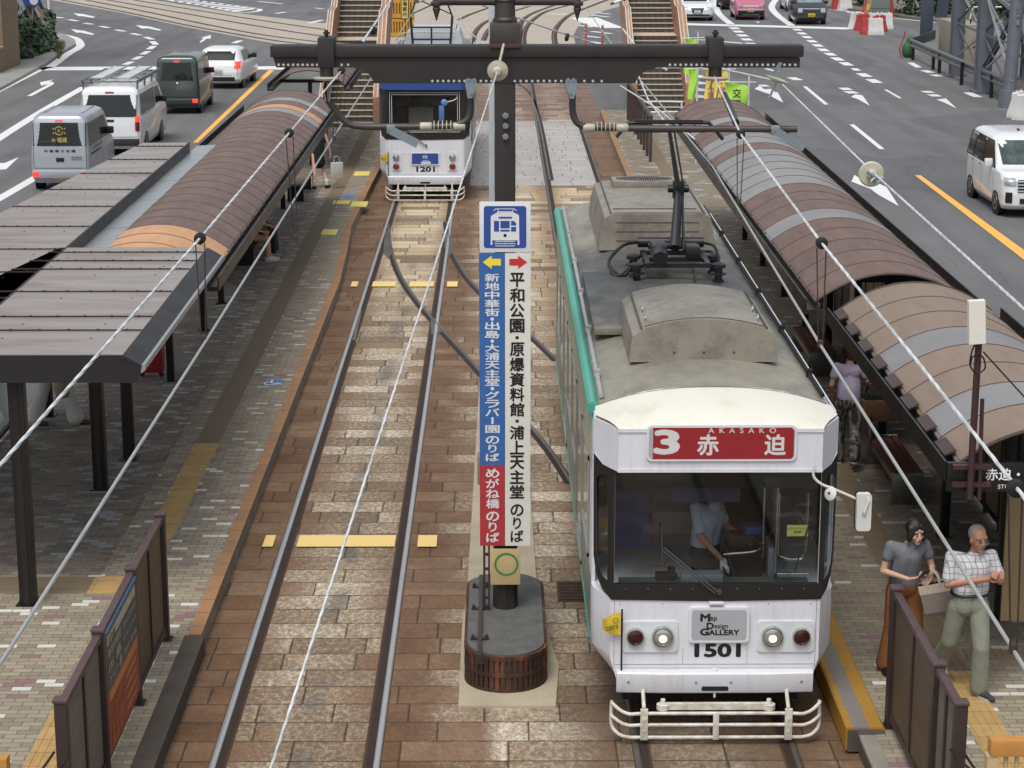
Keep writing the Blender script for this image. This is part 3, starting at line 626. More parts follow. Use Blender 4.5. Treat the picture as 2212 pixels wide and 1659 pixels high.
o_, ex, ey = (xs + .003, y0, 0), (0, 1, 0), (0, 0, 1)
def sbt(t, y, z, h, m, w): sb.text(t, (xs + .004, y0 + y, z), ex, ey, h, m, .015, w=w, align=0)
for q in ((.08, 1.36, 1.5, 1.45, 2), (.08, .84, 1.5, .93, 3)): sb.box(xs, xs + .002, y0 + q[0], y0 + q[2], q[1], q[3], q[4])
sbt('のりば', .12, 1.37, .06, 0, .34); sbt('新地中華街', .08, 1.24, .1, 2, .62); sbt('Shinchi Chinatown', .82, 1.26, .06, 2, .66); sbt('出 島', .08, 1.11, .1, 2, .6); sbt('D e j i m a', .82, 1.13, .06, 2, .66); sbt('グラバー園', .08, .98, .1, 2, .62); sbt('Glover Garden', .82, 1.0, .06, 2, .66)
for i, t in enumerate(('めがね橋', '浜町アーケード', '思案橋', '崇福寺')): sbt(t, .1, .74 - i * .105, .075, 3, .5 + .16 * (i == 1)); sb.box(xs, xs + .002, y0 + .9, y0 + 1.4, .745 - i * .105, .775 - i * .105, 3)
sb.build('signboard', [SBG, SBR, SBL, SBO, SBB], fl)
# --- ends of the footbridge stair rails at the bottom corners, with a chain to each fence
RAILY = panel_mat('varnished_rail', lin('b98545'), lin('9c6a35'), .5); RAILC = paint('cream_baluster', lin('b9a57e'), .6, 0, .2, 5)
def stair_rail(label, X, s, Y, zt):
    T = thing('stair_railing', label, 'railing', (X, Y, 0), world=True)
    MB().box(min(X, X + s * .55), max(X, X + s * .55), Y - .05, Y + .07, zt - .13, zt, 0, .012).build('handrail', RAILY, T)
    MB().box(X + s * .02 - .04, X + s * .02 + .04, Y - .04, Y + .05, .0, zt - .13).build('end_post', RAILC, T)
    b = MB()
    for i in range(1, 7): b.tube([(X + s * (.05 + i * .08), Y, 0), (X + s * (.05 + i * .08), Y, zt - .13)], .016, 6)
    b.build('balusters', RAILC, T)
stair_rail('varnished wooden stair rail end in the bottom left corner', -3.62, -1, 14.3, 1.66); stair_rail('varnished wooden stair rail end in the bottom right corner', 3.66, 1, 14.45, 1.72)
CHM = paint('dark_chain', lin('3a302c'), .5, .6)
for X, s, l in ((-3.5, -1, 'thin dark chain from the left fence to the stair rail'), (3.68, 1, 'thin dark chain from the right fence to the stair rail')):
    T = thing('barrier_chain', l, 'chain', (X, 15.0, 0), world=True); mb = MB(); Y2 = 14.35
    for k, (za, zb) in enumerate(((1.16, 1.34), (1.12, 1.28))):
        xa = X + (.06 if k else -.06); p = [(xa + (X + s * .12 - xa) * t, 15.52 + (Y2 - 15.52) * t, za + (zb - za) * t - .05 * math.sin(math.pi * t)) for t in [i / 8 for i in range(9)]]
        mb.tube(p, .011, 6)
    mb.build('links', CHM, T)
# --- yellow boarding ramp beside the tram
CHEQ = MT('worn_yellow_ramp', .6); n_ = CHEQ.noise(3.5, 5, .7); x_, y_, z_ = CHEQ.xyz(); mid = (x_ + .04).abs().ss(.1, .05)
ck = ((x_ * 26 + y_ * 26).m('SINE') * (x_ * 26 - y_ * 26).m('SINE')).abs()
CHEQ.color(CHEQ.mix((mid * .5 + n_ * .85).ss(.55, .8), CHEQ.mix(n_, lin('a87a24'), lin('8a6a30')), lin('74706a'))).bump(ck, .5, .006); CHEQ = CHEQ.mat
T = thing('boarding_ramp', 'yellow chequer plate boarding ramp beside the white tram', 'ramp', (3.42, 18.2, 0), world=True)
rp = MB().prism([(3.24, .03), (3.6, .03), (3.6, .245), (3.58, .26), (3.26, .26), (3.24, .245)], lambda a, b, c: (a, c, b), 18.1, 22.2); rp.build('ramp_plate', CHEQ, T)
MB().box(3.25, 3.59, 18.07, 18.098, .03, .24).build('end_plate', STAIN, T)
# --- antenna pole on the right shelter front
T = thing('antenna_pole', 'rusty brown pole with white panel antenna in front of the shelter sign', 'pole', v(2095, 1080, 18.62), world=True)
RPOLE = paint('rusty_brown_pole', lin('4a3230'), .5, .3, .3, 8)
a, b = v(2094, 1078, 18.62), v(2117, 692, 18.62); MB().tube([a, b], .032, 12).tube([(a[0] + .1, a[1] + .04, a[2] - .02), (b[0] + .07, b[1] + .04, b[2] - .75)], .02, 8).build('mast', RPOLE, T)
c = v(2109, 695, 18.56); MB().obox(c, ((1, 0, .06), (0, 1, 0), (-.06, 0, 1)), (.075, .045, .2)).build('antenna_panel', paint('antenna_white', lin('d8d6cc'), .5, 0, .08), T)
mb = MB()
for z in (2.45, 2.62): mb.box(a[0] - .16, a[0] + .2, 18.64, 18.7, z - .02, z + .02)
mb.build('bracket', RPOLE, T)
cb = MB().tube(smooth_path([v(2105, 745, 18.55), v(2098, 765, 18.55), v(2096, 790, 18.55), v(2110, 806, 18.55), v(2128, 795, 18.55), v(2122, 770, 18.55), v(2102, 770, 18.55), v(2097, 785, 18.55)], 5), .008, 6)
cb.tube([v(2124, 760, 18.7), v(2215, 860, 18.7)], .008, 6); cb.build('cable', BLACKM, T)
# ================================================================ overhead line pole, signs, wires, stairs
PY = 21.0
POLE = paint('dark_brown_pole_paint', lin('221d1e'), .55, .0, .25, 3, dirt=lin('2c2524')); GALV = paint('galvanised_bracket', lin('8e9aa3'), .45, .5, .15, 6); PORC = paint('porcelain_insulator', lin('b8b3a0'), .35, 0, .25, 9); BOLT = paint('bolt_steel', lin('a5a9ab'), .35, .8, .2, 20); TUBEB = paint('brown_tube', lin('4a4341'), .45, .3, .2, 6); WHITEROD = paint('white_fibre_rod', lin('c9ccca'), .45, 0, .1)
T = POLET = thing('tram_line_pole', 'tall dark brown pole with wide cross beam carrying the tram wires', 'pole', (.07, PY, .42), world=True)
px = .07
mb = MB().lathe([(0, .132), (.5, .128), (.95, .125)], (px, PY, .42), seg=8); mb.box(px - .105, px + .105, PY - .094, PY + .094, 1.3, 6.62, 0, .012)
mb.build('post', POLE, T)
for y in (250, 272, 295):
    c = v(1092, y, PY - .105); MB().lathe([(0, .034), (.014, .034), (.015, .022), (.05, .022)], c, (0, -1, 0), 6).build('bolt', BOLT, T)
xl, xr_ = -2.26, 3.04
zb = lambda y: v(1092, y, PY - .14)[2]
mb = MB().box(xl, xr_, PY - .13, PY + .13, zb(124), zb(99), 0, .012)
prof = [(590, 124), (1728, 124), (1728, 146), (1452, 146), (1430, 150), (1412, 160), (1400, 180), (795, 180), (812, 176), (790, 157), (772, 148), (750, 146), (597, 146)]
prof = [(590, 124), (1728, 124), (1728, 146), (1420, 146), (1396, 152), (1380, 165), (1372, 180), (808, 180), (800, 163), (786, 152), (762, 146), (597, 146)]
mb.prism([(v(x, y, PY - .1)[0], v(x, y, PY - .1)[2]) for x, y in prof], lambda a, b, c: (a, c, b), PY - .1, PY - .085)
mb.prism([(v(x, y, PY - .1)[0], v(x, y, PY - .1)[2]) for x, y in prof], lambda a, b, c: (a, c, b), PY + .085, PY + .1)
HOLE = paint('bolt_hole', lin('b9bcbb'), .6, 0, .3, 60)
hb = mb
def holes(x0, x1, y, n):
    for i in range(n):
        a = v(x0 + (x1 - x0) * i / (n - 1), y, PY - .101); hb.lathe([(0, .0135), (.003, .0135)], a, (0, -1, 0), 8, 1)
holes(602, 685, 140, 9); holes(738, 752, 140, 2); holes(1447, 1528, 140, 8); holes(1565, 1718, 140, 14); holes(934, 1062, 175, 12); holes(1112, 1225, 175, 10); holes(1243, 1300, 175, 4); hb.build('cross_beam', [POLE, HOLE], T)
for x0, x1 in ((687, 721), (1530, 1564)):
    a, b = v(x0, 146, PY - .16), v(x1, 82, PY - .16)
    q = MB().box(a[0], b[0], PY - .17, PY - .131, a[2], b[2], 0, .008).box(a[0], b[0], PY - .13, PY + .19, zb(99) + .003, b[2], 0, .008); xm = (a[0] + b[0]) / 2
    q.tube([(xm, PY - .05, b[2]), (xm, PY - .05, b[2] + .07)], .02, 8).lathe([(.03, .034), (.05, .034)], (xm, PY - .05, b[2]), seg=6)
    cl = q.build('clamp_box', POLE, T)
    k = MB(); zb0 = a[2]; k.lathe([(0, .07), (.05, .065), (.09, .07)], (xm, PY - .1, zb0 - .09), m=1, seg=16); k.lathe([(0, .03), (.012, .13), (.03, .14), (.045, .05), (.05, .04)], (xm, PY - .1, zb0 - .135), m=0, seg=22)
    for d in (-.04, .04): k.tube([(xm + d * .6, PY - .1, zb0 - .13), (xm + d, PY - .1, zb0 - .2), (xm + d * .4, PY - .1, zb0 - .34)], .008, 6, 2)
    k.build('hanging_insulator', [PORC, GUTTER, BOLT], T)
a = v(1690, 146, PY - .12); k = MB().bar((a[0] - .02, PY - .12, a[2] + .05), (a[0] - .1, PY - .14, a[2] - .1), .06, .02, 1).lathe([(0, .03), (.015, .12), (.03, .13), (.045, .05)], (a[0] - .06, PY - .12, a[2] - .14), (.35, 0, 1), m=0, seg=22)
k.tube([(a[0] - .06, PY - .12, a[2] - .14), (a[0] - .12, PY - .12, a[2] - .3)], .012, 6, 2); k.build('hanging_insulator', [PORC, GALV, BOLT], T)
# head of the pole, ornamental cross arm at the top
q = MB(); zt = lambda y: v(1092, y, PY)[2]
q.box(px - .15, px + .15, PY - .16, PY + .14, zt(93), zt(48), 0, .02).box(px - .155, px + .155, PY - .155, PY + .13, zt(101), zt(86), 1, .008)
q.lathe([(0, .12), (.03, .125), (.05, .105), (.2, .1), (.22, .115), (.24, .1), (.45, .1)], (px, PY, zt(48)), seg=18)
q.tube([(px - .68, PY, zt(2)), (px + .72, PY, zt(2))], .045, 12)
for s in (-.68, .72):
    q.lathe([(0, .004), (.12, .04), (.14, .03), (.15, .055), (.18, .06), (.2, .035), (.24, .035), (.26, .06), (.29, .08), (.36, .085), (.46, .085)], (px + s, PY, zt(45)), seg=16)
q.build('pole_head', [TUBEB, paint('clamp_brown', lin('53403d'), .5, .2)], T)
# bracket arms
def arm(name, top, path, plate_h, collar, clampx, link, rod):
    q = MB(); A = [Vector(v(x, y, PY)) for x, y in path]; q.tube(smooth_path(A, 6), .034, 12, 0)
    p = [v(x, y, PY - .12) for x, y in plate_h]; q.prism([(a[0], a[2]) for a in p], lambda a, b, c: (a, c, b), PY - .125, PY - .11, 1)
    for x, y in ((top[0] - 6, top[1] - 10), (top[0] + 6, top[1] - 10), (top[0], top[1] + 18)): q.lathe([(0, .016), (.012, .016)], v(x, y, PY - .126), (0, -1, 0), 8, 1)
    for i in range(5): a = Vector(v(collar + i * 9, 273 if collar < 1100 else 276, PY)); q.lathe([(-.004, .06), (.004, .06)], a, (1, 0, 0), 14, 2)
    for d in (-18, 54): a = Vector(v(collar + d, 273 if collar < 1100 else 276, PY)); q.lathe([(-.06, .036), (-.05, .043), (.05, .043), (.06, .036)], a, (1, 0, 0), 14, 2)
    a = Vector(v(clampx, link[0][1] - 2, PY)); q.box(a.x - .045, a.x + .045, PY - .05, PY + .05, a.z - .045, a.z + .045, 3, .01)
    L_ = [Vector(v(x, y, PY)) for x, y in link]
    for i in range(len(L_) - 1): q.bar(L_[i] - Vector((0, .05, 0)), L_[i + 1] - Vector((0, .05, 0)), .012, .085, 1, up=(0, 0, 1))
    o = q.build(name, [TUBEB, GALV, PORC, BOLT], T)
    rr = [Vector(v(x, y, PY)) for x, y in rod]; e = MB().tube(smooth_path(rr[:-2], 6), .02, 10, 0); e.tube(rr[-3:-1], .032, 12, 1); e.tube(rr[-2:], .024, 8, 0)
    e.lathe([(-.03, .038), (.03, .038)], rr[-3], (rr[-2] - rr[-3]), 10, 0); e.build('registration_arm', [TUBEB, WHITEROD], o)
arm('bracket_arm', (1018, 182), [(1016, 205), (1016, 240), (1010, 258), (990, 269), (960, 273), (845, 274), (775, 273), (748, 264), (726, 240), (706, 214)], [(1006, 171), (1029, 171), (1031, 182), (1020, 212), (1010, 212), (1005, 182)], 938, 845, [(845, 280), (880, 298), (903, 310)], [(905, 314), (870, 309), (835, 309), (800, 317), (768, 329), (728, 349), (712, 355)])
arm('bracket_arm', (1233, 182), [(1237, 205), (1237, 240), (1244, 262), (1262, 273), (1290, 276), (1450, 278), (1722, 279)], [(1222, 172), (1245, 172), (1247, 183), (1240, 213), (1231, 213), (1221, 183)], 1290, 1674, [(1676, 283), (1705, 300), (1736, 318)], [(1736, 316), (1710, 310), (1670, 313), (1632, 326), (1598, 340), (1555, 357), (1538, 362)])
# stop sign and direction boards fixed to the pole
SW = paint('sign_white', lin('d3d5d6'), .4, 0, .06, 2); SBLU = paint('sign_blue', lin('2c4a94'), .4, 0, .12, 2); SBLU2 = paint('sign_sky_blue', lin('33619f'), .4, 0, .1, 2); SRED = paint('sign_red', lin('a93038'), .45, 0, .12, 2); SBLK = paint('sign_letter_black', lin('17171a'), .5, 0, .05); SYEL = paint('sign_arrow_yellow', lin('e5d23c'), .45, 0, .08); SARR = paint('sign_arrow_red', lin('c02a30'), .45, 0, .08); SGRN = paint('sign_ring_green', lin('3e7d4a'), .5, 0, .15, 8)
T = thing('tram_stop_sign', 'tall tram stop direction board with blue tram symbol on the pole', 'sign', (.07, 20.8, 1.23), world=True)
SY = 20.83
def sp(x, y): a = v(x, y, SY); return a[0], a[2]
def srect(mb, x0, y0, x1, y1, d, m): a, b = sp(x0, y1), sp(x1, y0); mb.box(a[0], b[0], SY - d, SY - d + .0015, a[1], b[1], m)
mb = MB(); a, b = sp(1036, 545), sp(1146.5, 436); mb.box(a[0], b[0], SY, SY + .03, a[1], b[1], 0, .004)
def rr(x0, y0, x1, y1, r, n=6):
    pts = []
    for cx_, cy_, t0 in ((x1 - r, y0 + r, -90), (x1 - r, y1 - r, 0), (x0 + r, y1 - r, 90), (x0 + r, y0 + r, 180)):
        for i in range(n + 1): t = R(t0 + 90 * i / n); pts.append((cx_ + r * math.cos(t), cy_ + r * math.sin(t)))
    return pts
def sface(mb, pts, d, m): mb.face([(sp(x, y)[0], SY - d, sp(x, y)[1]) for x, y in pts], m)
sface(mb, rr(1045, 445, 1137, 536, 6), .002, 1)
sface(mb, [(1060, 470), (1061, 466), (1066, 463), (1073, 459), (1074, 457), (1109, 457), (1111, 460), (1119, 463), (1121, 466), (1122, 529), (1118, 529), (1118, 519), (1063.5, 519), (1063.5, 529), (1060, 529)], .004, 0)
for q in ((1077, 468, 1106, 472, 1), (1067, 477, 1078, 500, 1), (1081, 477, 1101, 493, 1), (1081, 496, 1101, 500, 1), (1104, 490, 1115, 500, 1)): srect(mb, q[0], q[1], q[2], q[3], .006, q[4])
sface(mb, [(1104, 477), (1110, 477), (1115, 482), (1115, 487), (1104, 487)], .006, 1)
sface(mb, [(1091 + 3.6 * math.cos(i * .5236), 508.5 + 3.6 * math.sin(i * .5236)) for i in range(12)], .006, 2)
def sline(x0, y0, x1, y1, w, m, d=.006): mb.bar((sp(x0, y0)[0], SY - d, sp(x0, y0)[1]), (sp(x1, y1)[0], SY - d, sp(x1, y1)[1]), .0015, w, m)
for q in ((1071, 451, 1111, 451), (1075, 457, 1108, 457), (1074, 451, 1078, 457), (1110, 451, 1106, 457), (1070, 521, 1112, 521), (1069, 526, 1113, 526), (1070, 531, 1112, 531), (1069, 521, 1069, 531), (1113, 521, 1113, 531), (1091, 519, 1091, 531), (1076, 519, 1076, 531), (1106, 519, 1106, 531)): sline(*q, .0075, 0)
sline(1111, 451, 1116, 455, .0075, 0); sline(1071, 451, 1066, 455, .0075, 0)
mb.build('symbol_panel', [SW, SBLU, SBLK], T)
mb = MB(); a, b = sp(1036.5, 1005), sp(1091, 547); mb.box(a[0], b[0] - .0005, SY, SY + .02, a[1], b[1], 0); a, b = sp(1037, 1179), sp(1090, 1005); mb.box(a[0], b[0], SY, SY + .02, a[1], b[1] - .0005, 1)
sface(mb, [(1043, 566.5), (1062, 552), (1062, 559), (1082, 559), (1082, 573.5), (1062, 573.5), (1062, 581)], .002, 2)
s0 = (0, SY - .002, 0); cxL = sp(1063.5, 800)[0]; zz = lambda y: sp(1063, y)[1]
mb.column('新地中華街・出島・大浦天主堂・グラバー園', cxL, zz(590), zz(936), s0, (1, 0, 0), (0, 0, 1), .142, 3, .028); mb.column('のりば', cxL, zz(941), zz(997), s0, (1, 0, 0), (0, 0, 1), .135, 3, .028)
mb.column('めがね橋', cxL, zz(1011), zz(1099), s0, (1, 0, 0), (0, 0, 1), .135, 3, .028); mb.column('のりば', cxL, zz(1104), zz(1172), s0, (1, 0, 0), (0, 0, 1), .13, 3, .028)
mb.build('blue_and_red_board', [SBLU2, SRED, SYEL, SW], T)
SW2 = panel_mat('stained_sign_white', lin('d3d3cd'), lin('c3bda9'), .45, .3)
mb = MB(); a, b = sp(1091, 1179), sp(1146.5, 547); mb.box(a[0], b[0], SY, SY + .02, a[1], b[1], 0)
sface(mb, [(1139, 566.5), (1119, 552), (1119, 559), (1100, 559), (1100, 573.5), (1119, 573.5), (1119, 581)], .002, 1)
cxR = sp(1117, 800)[0]; mb.column('平和公園・原爆資料館・浦上天主堂', cxR, zz(588), zz(1078), s0, (1, 0, 0), (0, 0, 1), .142, 2, .035); mb.column('のりば', cxR, zz(1088), zz(1172), s0, (1, 0, 0), (0, 0, 1), .13, 2, .03)
mb.build('white_board', [SW2, SARR, SBLK], T)
BRD = panel_mat('yellowed_board', lin('b8a273'), lin('a58f62'), .5)
mb = MB(); a, b = sp(1060, 1263), sp(1124, 1186); mb.box(a[0], b[0], SY - .004, SY + .02, a[1], b[1], 0, .004); c = sp(1094, 1219); n = 28
for i in range(n):
    t0, t1 = 2 * math.pi * i / n, 2 * math.pi * (i + 1) / n
    mb.face([(c[0] + r * math.cos(t), SY - .006, c[1] + r * math.sin(t)) for r, t in ((.128, t0), (.128, t1), (.105, t1), (.105, t0))], 1)
mb.build('ring_plate', [BRD, SGRN], T)
mb = MB(); a, b = v(1046, 1180, SY + .03), v(1052, 1265, SY + .03); mb.box(a[0] - .012, a[0] + .012, SY + .03, SY + .05, .42, a[2] + .05); mb.box(a[0] + .04, a[0] + .06, SY + .03, SY + .05, .42, a[2] + .05)
for i in range(4): mb.box(a[0] - .012, a[0] + .06, SY + .031, SY + .049, .55 + i * .16, .58 + i * .16)
mb.build('support_strut', FENCE, T)
# island plinth
T = thing('pole_plinth', 'rounded dark plinth clad in rusty ribs at the foot of the tall pole', 'plinth', (.07, 20.9, .03), world=True)
IT = m_stone('plinth_top', lin('5b5b58'), lin('35363a'), 5); RUSTR = MT('rusty_ribs', .75); n_ = RUSTR.noise(5, 6, .7, (1, 1, .3)); RUSTR.color(RUSTR.ramp(n_, [(.35, lin('2b1a14')), (.55, lin('43281d')), (.68, lin('7a4425'))])); RUSTR = RUSTR.mat
def stad(r, y0, y1, n=16): return [(px + r * math.cos(t), y0 + r + r * math.sin(t) * 1) for t in [math.pi + math.pi * i / n for i in range(n + 1)]] + [(px + r * math.cos(t), y1 - r + r * math.sin(t)) for t in [math.pi * i / n for i in range(n + 1)]]
mb = MB().prism(stad(.39, 19.56, 22.1), XY, .02, .425, 0); mb.build('core', IT, T)
w = MB(); P = stad(.405, 19.545, 22.115, 22); P.append(P[0])
for i in range(len(P) - 1):
    a, b = Vector(P[i] + (0,)), Vector(P[i + 1] + (0,)); L_ = (b - a).length; k = max(1, int(L_ / .055))
    for j in range(k):
        c = a + (b - a) * ((j + .5) / k); d = (b - a).normalized(); w.obox((c.x, c.y, .21), (d, (d.y, -d.x, 0), (0, 0, 1)), (L_ / k * .36, .012, .18))
    for z in (.04, .21, .385): w.obox(((a.x + b.x) / 2, (a.y + b.y) / 2, z), (b - a, ((b - a).y, -(b - a).x, 0), (0, 0, 1)), (L_ / 2, .018, .022))
w.build('ribbed_skirt', RUSTR, T)
w = MB().box(-.215, -.175, 19.5, 21.9, .43, .47)
for y in (20.0, 20.9, 21.6): w.box(-.29, -.1, y - .03, y + .03, .427, .445); w.box(-.28, -.25, y - .02, y + .02, .445, .475); w.box(-.14, -.11, y - .02, y + .02, .445, .475)
w.prism([(-.195, 19.53), (-.24, 19.46), (-.15, 19.46)], XY, .37, .47); w.build('cable_channel', FENCE, T)
# grey service mast behind the pole
T = thing('service_mast', 'pale grey service duct rising behind the dark pole', 'mast', (-.06, 27, 0), world=True)
a = v(1062, 340, 27.0); MB().box(a[0] - .035, a[0] + .035, 26.96, 27.04, .03, 8.2, 0, .006).build('duct', paint('pale_grey_duct', lin('a9b0b5'), .5, .1, .12, 4), T)
MB().box(a[0] - .2, a[0] + .14, 26.9, 27.2, .03, .42, 0, .03).build('foot_block', m_stone('foot_concrete', lin('7d7668'), lin('5f574a'), 3), T)
# --- wires
ROPE = MT('white_strand_rope', .5); x_, y_, z_ = ROPE.xyz(); ROPE.color(ROPE.mix(ROPE.noise(3, 3).ss(.4, .7), lin('c9cccd'), lin('a9acad'))); ROPE = ROPE.mat
COPPER = paint('contact_wire_metal', lin('b4b4b1'), .4, .4, .2, 3); HANG = paint('hanger_wire', lin('453a35'), .5, .4); RUBR = paint('black_rubber', lin('121213'), .6)
def sag(P, Q, s, n=16): P, Q = Vector(P), Vector(Q); return [P + (Q - P) * (i / n) - Vector((0, 0, s * 4 * (i / n) * (1 - i / n))) for i in range(n + 1)]
def strand(name, label, pts, r, twist=True, mat=None):
    T = thing(name, label, 'wire', pts[0], world=True); mb = MB()
    mb.tube(pts, r * (.8 if twist else 1), 8)
    if twist:   # lay of the strands
        P = [Vector(p) for p in pts]; D = [0]
        for i in range(len(P) - 1): D.append(D[-1] + (P[i + 1] - P[i]).length)
        def at(s):
            for i in range(len(P) - 1):
                if s <= D[i + 1]: return P[i] + (P[i + 1] - P[i]) * ((s - D[i]) / (D[i + 1] - D[i]))
            return P[-1]
        step = r * 3; near = [i * step for i in range(int(min(D[-1], 18) / step))]
        a = (P[-1] - P[0]).normalized(); b = a.orthogonal().normalized(); c = a.cross(b)
        for k in range(3):
            mb.tube([at(s) + (b * math.cos(s / (r * 9) + k * 2.094) + c * math.sin(s / (r * 9) + k * 2.094)) * r * .55 for s in near], r * .5, 5)
    mb.build('strands', mat or ROPE, T); return T
def hang(T, top, bot, r=.024):
    k = MB().lathe([(-.022, r * 1.1), (-.018, r * 1.5), (-.004, r * 1.5), (0, r), (.004, r * 1.5), (.018, r * 1.5), (.022, r * 1.1)], top, (0, 1, 0), 18); k.build('hanger_sheave', RUBR, T)
    top, bot = Vector(top), Vector(bot); h = MB()
    for d in (-.028, .028): h.tube([top + Vector((d, 0, -.03)), bot + Vector((d * .5, 0, .03))], .004, 6)
    h.box(bot.x - .016, bot.x + .016, bot.y - .02, bot.y + .02, bot.z - .014, bot.z + .03, 0, .005); h.build('hanger', HANG, T)
# left messenger: from far, under the left clamp, towards the camera
Lm = [v(843, -20, 62), v(795, 78, 46), v(740, 150, 20.8), v(625, 287, 16.2), v(432, 515, 12.5), v(250, 722, 10.2), v(0, 1005, 8.1), v(-160, 1190, 7.1)]
strand('messenger_wire', 'thick white strand wire over the left arched roof, with black hanger sheaves', Lm[2:][::-1], .0086)
TLm = [o for o in COL.objects if o.name.startswith('messenger_wire')][-1]
CL = lambda Y: (-1.8, Y, 5.2)
hang(TLm, Lm[4], (Lm[4][0], 12.5, 5.2)); hang(TLm, Lm[3], (Lm[3][0] + .03, 16.2, 5.2)); hang(TLm, v(738, 152, 20.6), (-1.62, 20.6, 5.45))
strand('messenger_wire', 'far white strand wire running up past the left staircase', [v(748, 140, 21.5), v(776, 103, 30), v(797, 70, 42), v(845, 0, 60), v(870, -40, 70)], .022, False)
T_ = [o for o in COL.objects if o.name.startswith('messenger_wire')][-1]
for x, y, Y in ((776, 101, 30), (806, 66, 44)): MB().lathe([(-.05, .05), (-.04, .09), (.04, .09), (.05, .05)], v(x, y, Y), (.1, 1, 0), 14).build('hanger_sheave', RUBR, T_)
strand('contact_wire', 'lower wire above the left track, hung from the messenger wire', [(-1.8, 6, 5.2), (-1.79, 12.5, 5.2), (-1.8, 21, 5.2), (-1.8, 45, 5.2), (-1.85, 60, 5.2)], .0085, False, COPPER)
# right messenger
Rm = [v(1543, 165, 20.9), v(1600, 290, 16.6), v(1775, 525, 12.4), v(1985, 785, 10), v(2195, 1052, 8.05), v(2300, 1190, 7.3)]
strand('messenger_wire', 'thick white strand wire over the right arched roofs, with black hanger sheaves', Rm[::-1], .0086)
TRm = [o for o in COL.objects if o.name.startswith('messenger_wire')][-1]
a = v(1600, 290, 16.6); hang(TRm, a, (a[0], 16.6, a[2] - .55)); a = v(1775, 525, 12.4); hang(TRm, a, v(1772, 745, 12.4)); a = v(2194, 1055, 8.05); hang(TRm, a, v(2189, 1404, 8.05), .024)
k = MB().tube([v(1565, 205, 19.5), v(1590, 265, 17.6)], .03, 10, 0); k.build('wire_sleeve', BLACKM, TRm)
strand('contact_wire', 'lower wire above the right track, passing beside the white tram', [v(2260, 1520, 7.6), v(2189, 1404, 8.05), v(1772, 745, 12.4), v(1540, 361, 21), (1.95, 34, 5.2), (1.9, 60, 5.2)], .009, False, COPPER)
# feeder with disc insulator at the right
T = strand('feeder_wire', 'white feeder rope with disc insulator above the right road', [v(2290, 738, 8.2), v(1885, 372, 13.5), v(1690, 182, 20.7)], .007)
a = Vector(v(1882, 376, 13.5)); d = (Vector(v(2290, 738, 8.2)) - Vector(v(1690, 182, 20.7))).normalized()
MB().lathe([(-.015, .02), (-.008, .08), (.004, .084), (.014, .074), (.016, .037), (.04, .034), (.045, .037), (.08, .022)], a, d, 24).build('disc_insulator', PORC, T)
k = MB(); random.seed(3)
for i in range(6): b = a + d * (.06 + .03 * i); k.tube([b, b + Vector((random.uniform(-.05, .05), 0, random.uniform(-.05, .05)))], .012, 6)
k.build('clip', BOLT, T)
# guy rope from the pole towards the camera
G0 = v(1075, 152, 20.1)
T = strand('guy_rope', 'white rope from the round insulator on the pole across the left track', [v(540, 1760, 7.3), v(585, 1659, 7.5), v(905, 680, 12.2), G0], .0068)
a = Vector(G0); d = Vector((0, -1, -.12)).normalized()
MB().lathe([(0, .03), (.012, .1), (.02, .098), (.021, .085), (.028, .083), (.03, .07), (.038, .068), (.04, .05), (.055, .04), (.1, .028)], a, d, 28).build('round_insulator', PORC, T)
MB().tube([a, v(1088, 96, 20.83)], .014, 8).build('tail', PORC, T)
# span wires beyond the beam
for label, p, m, q in (('thin span wire sloping down right of the pole behind the beam', (1040, 11, 27), (1185, 62, 30), (1310, 102, 34)), ('thin pull-off wire over the far blue topped tram', (975, 8, 40), (1010, 65, 40), (1050, 100, 40)), ('thin wire sloping across the right staircase', (1345, 62, 30), (1400, 135, 24), (1440, 150, 22)), ('thin wire beside the far contact line right of centre', (1340, 185, 36), (1420, 235, 30), (1500, 300, 26)), ('thin wire crossing below the beam to the right stairs', (1378, 160, 32), (1400, 215, 30), (1448, 280, 26)), ('wire stretched over the road from the beam end insulator', (1690, 178, 20.8), (1600, 158, 24), (1520, 140, 28))):
    T = strand('span_wire', label, [v(*p), v(*m), v(*q)], .012, False)
for x, y, Y in ((1104, 42, 28), (1225, 81, 31)): MB().lathe([(-.03, .03), (-.02, .06), (.02, .06), (.03, .03)], v(x, y - .5, Y), (1, 0, -.3), 12).build('hanger_sheave', RUBR, [o for o in COL.objects if o.name == 'span_wire'][0])
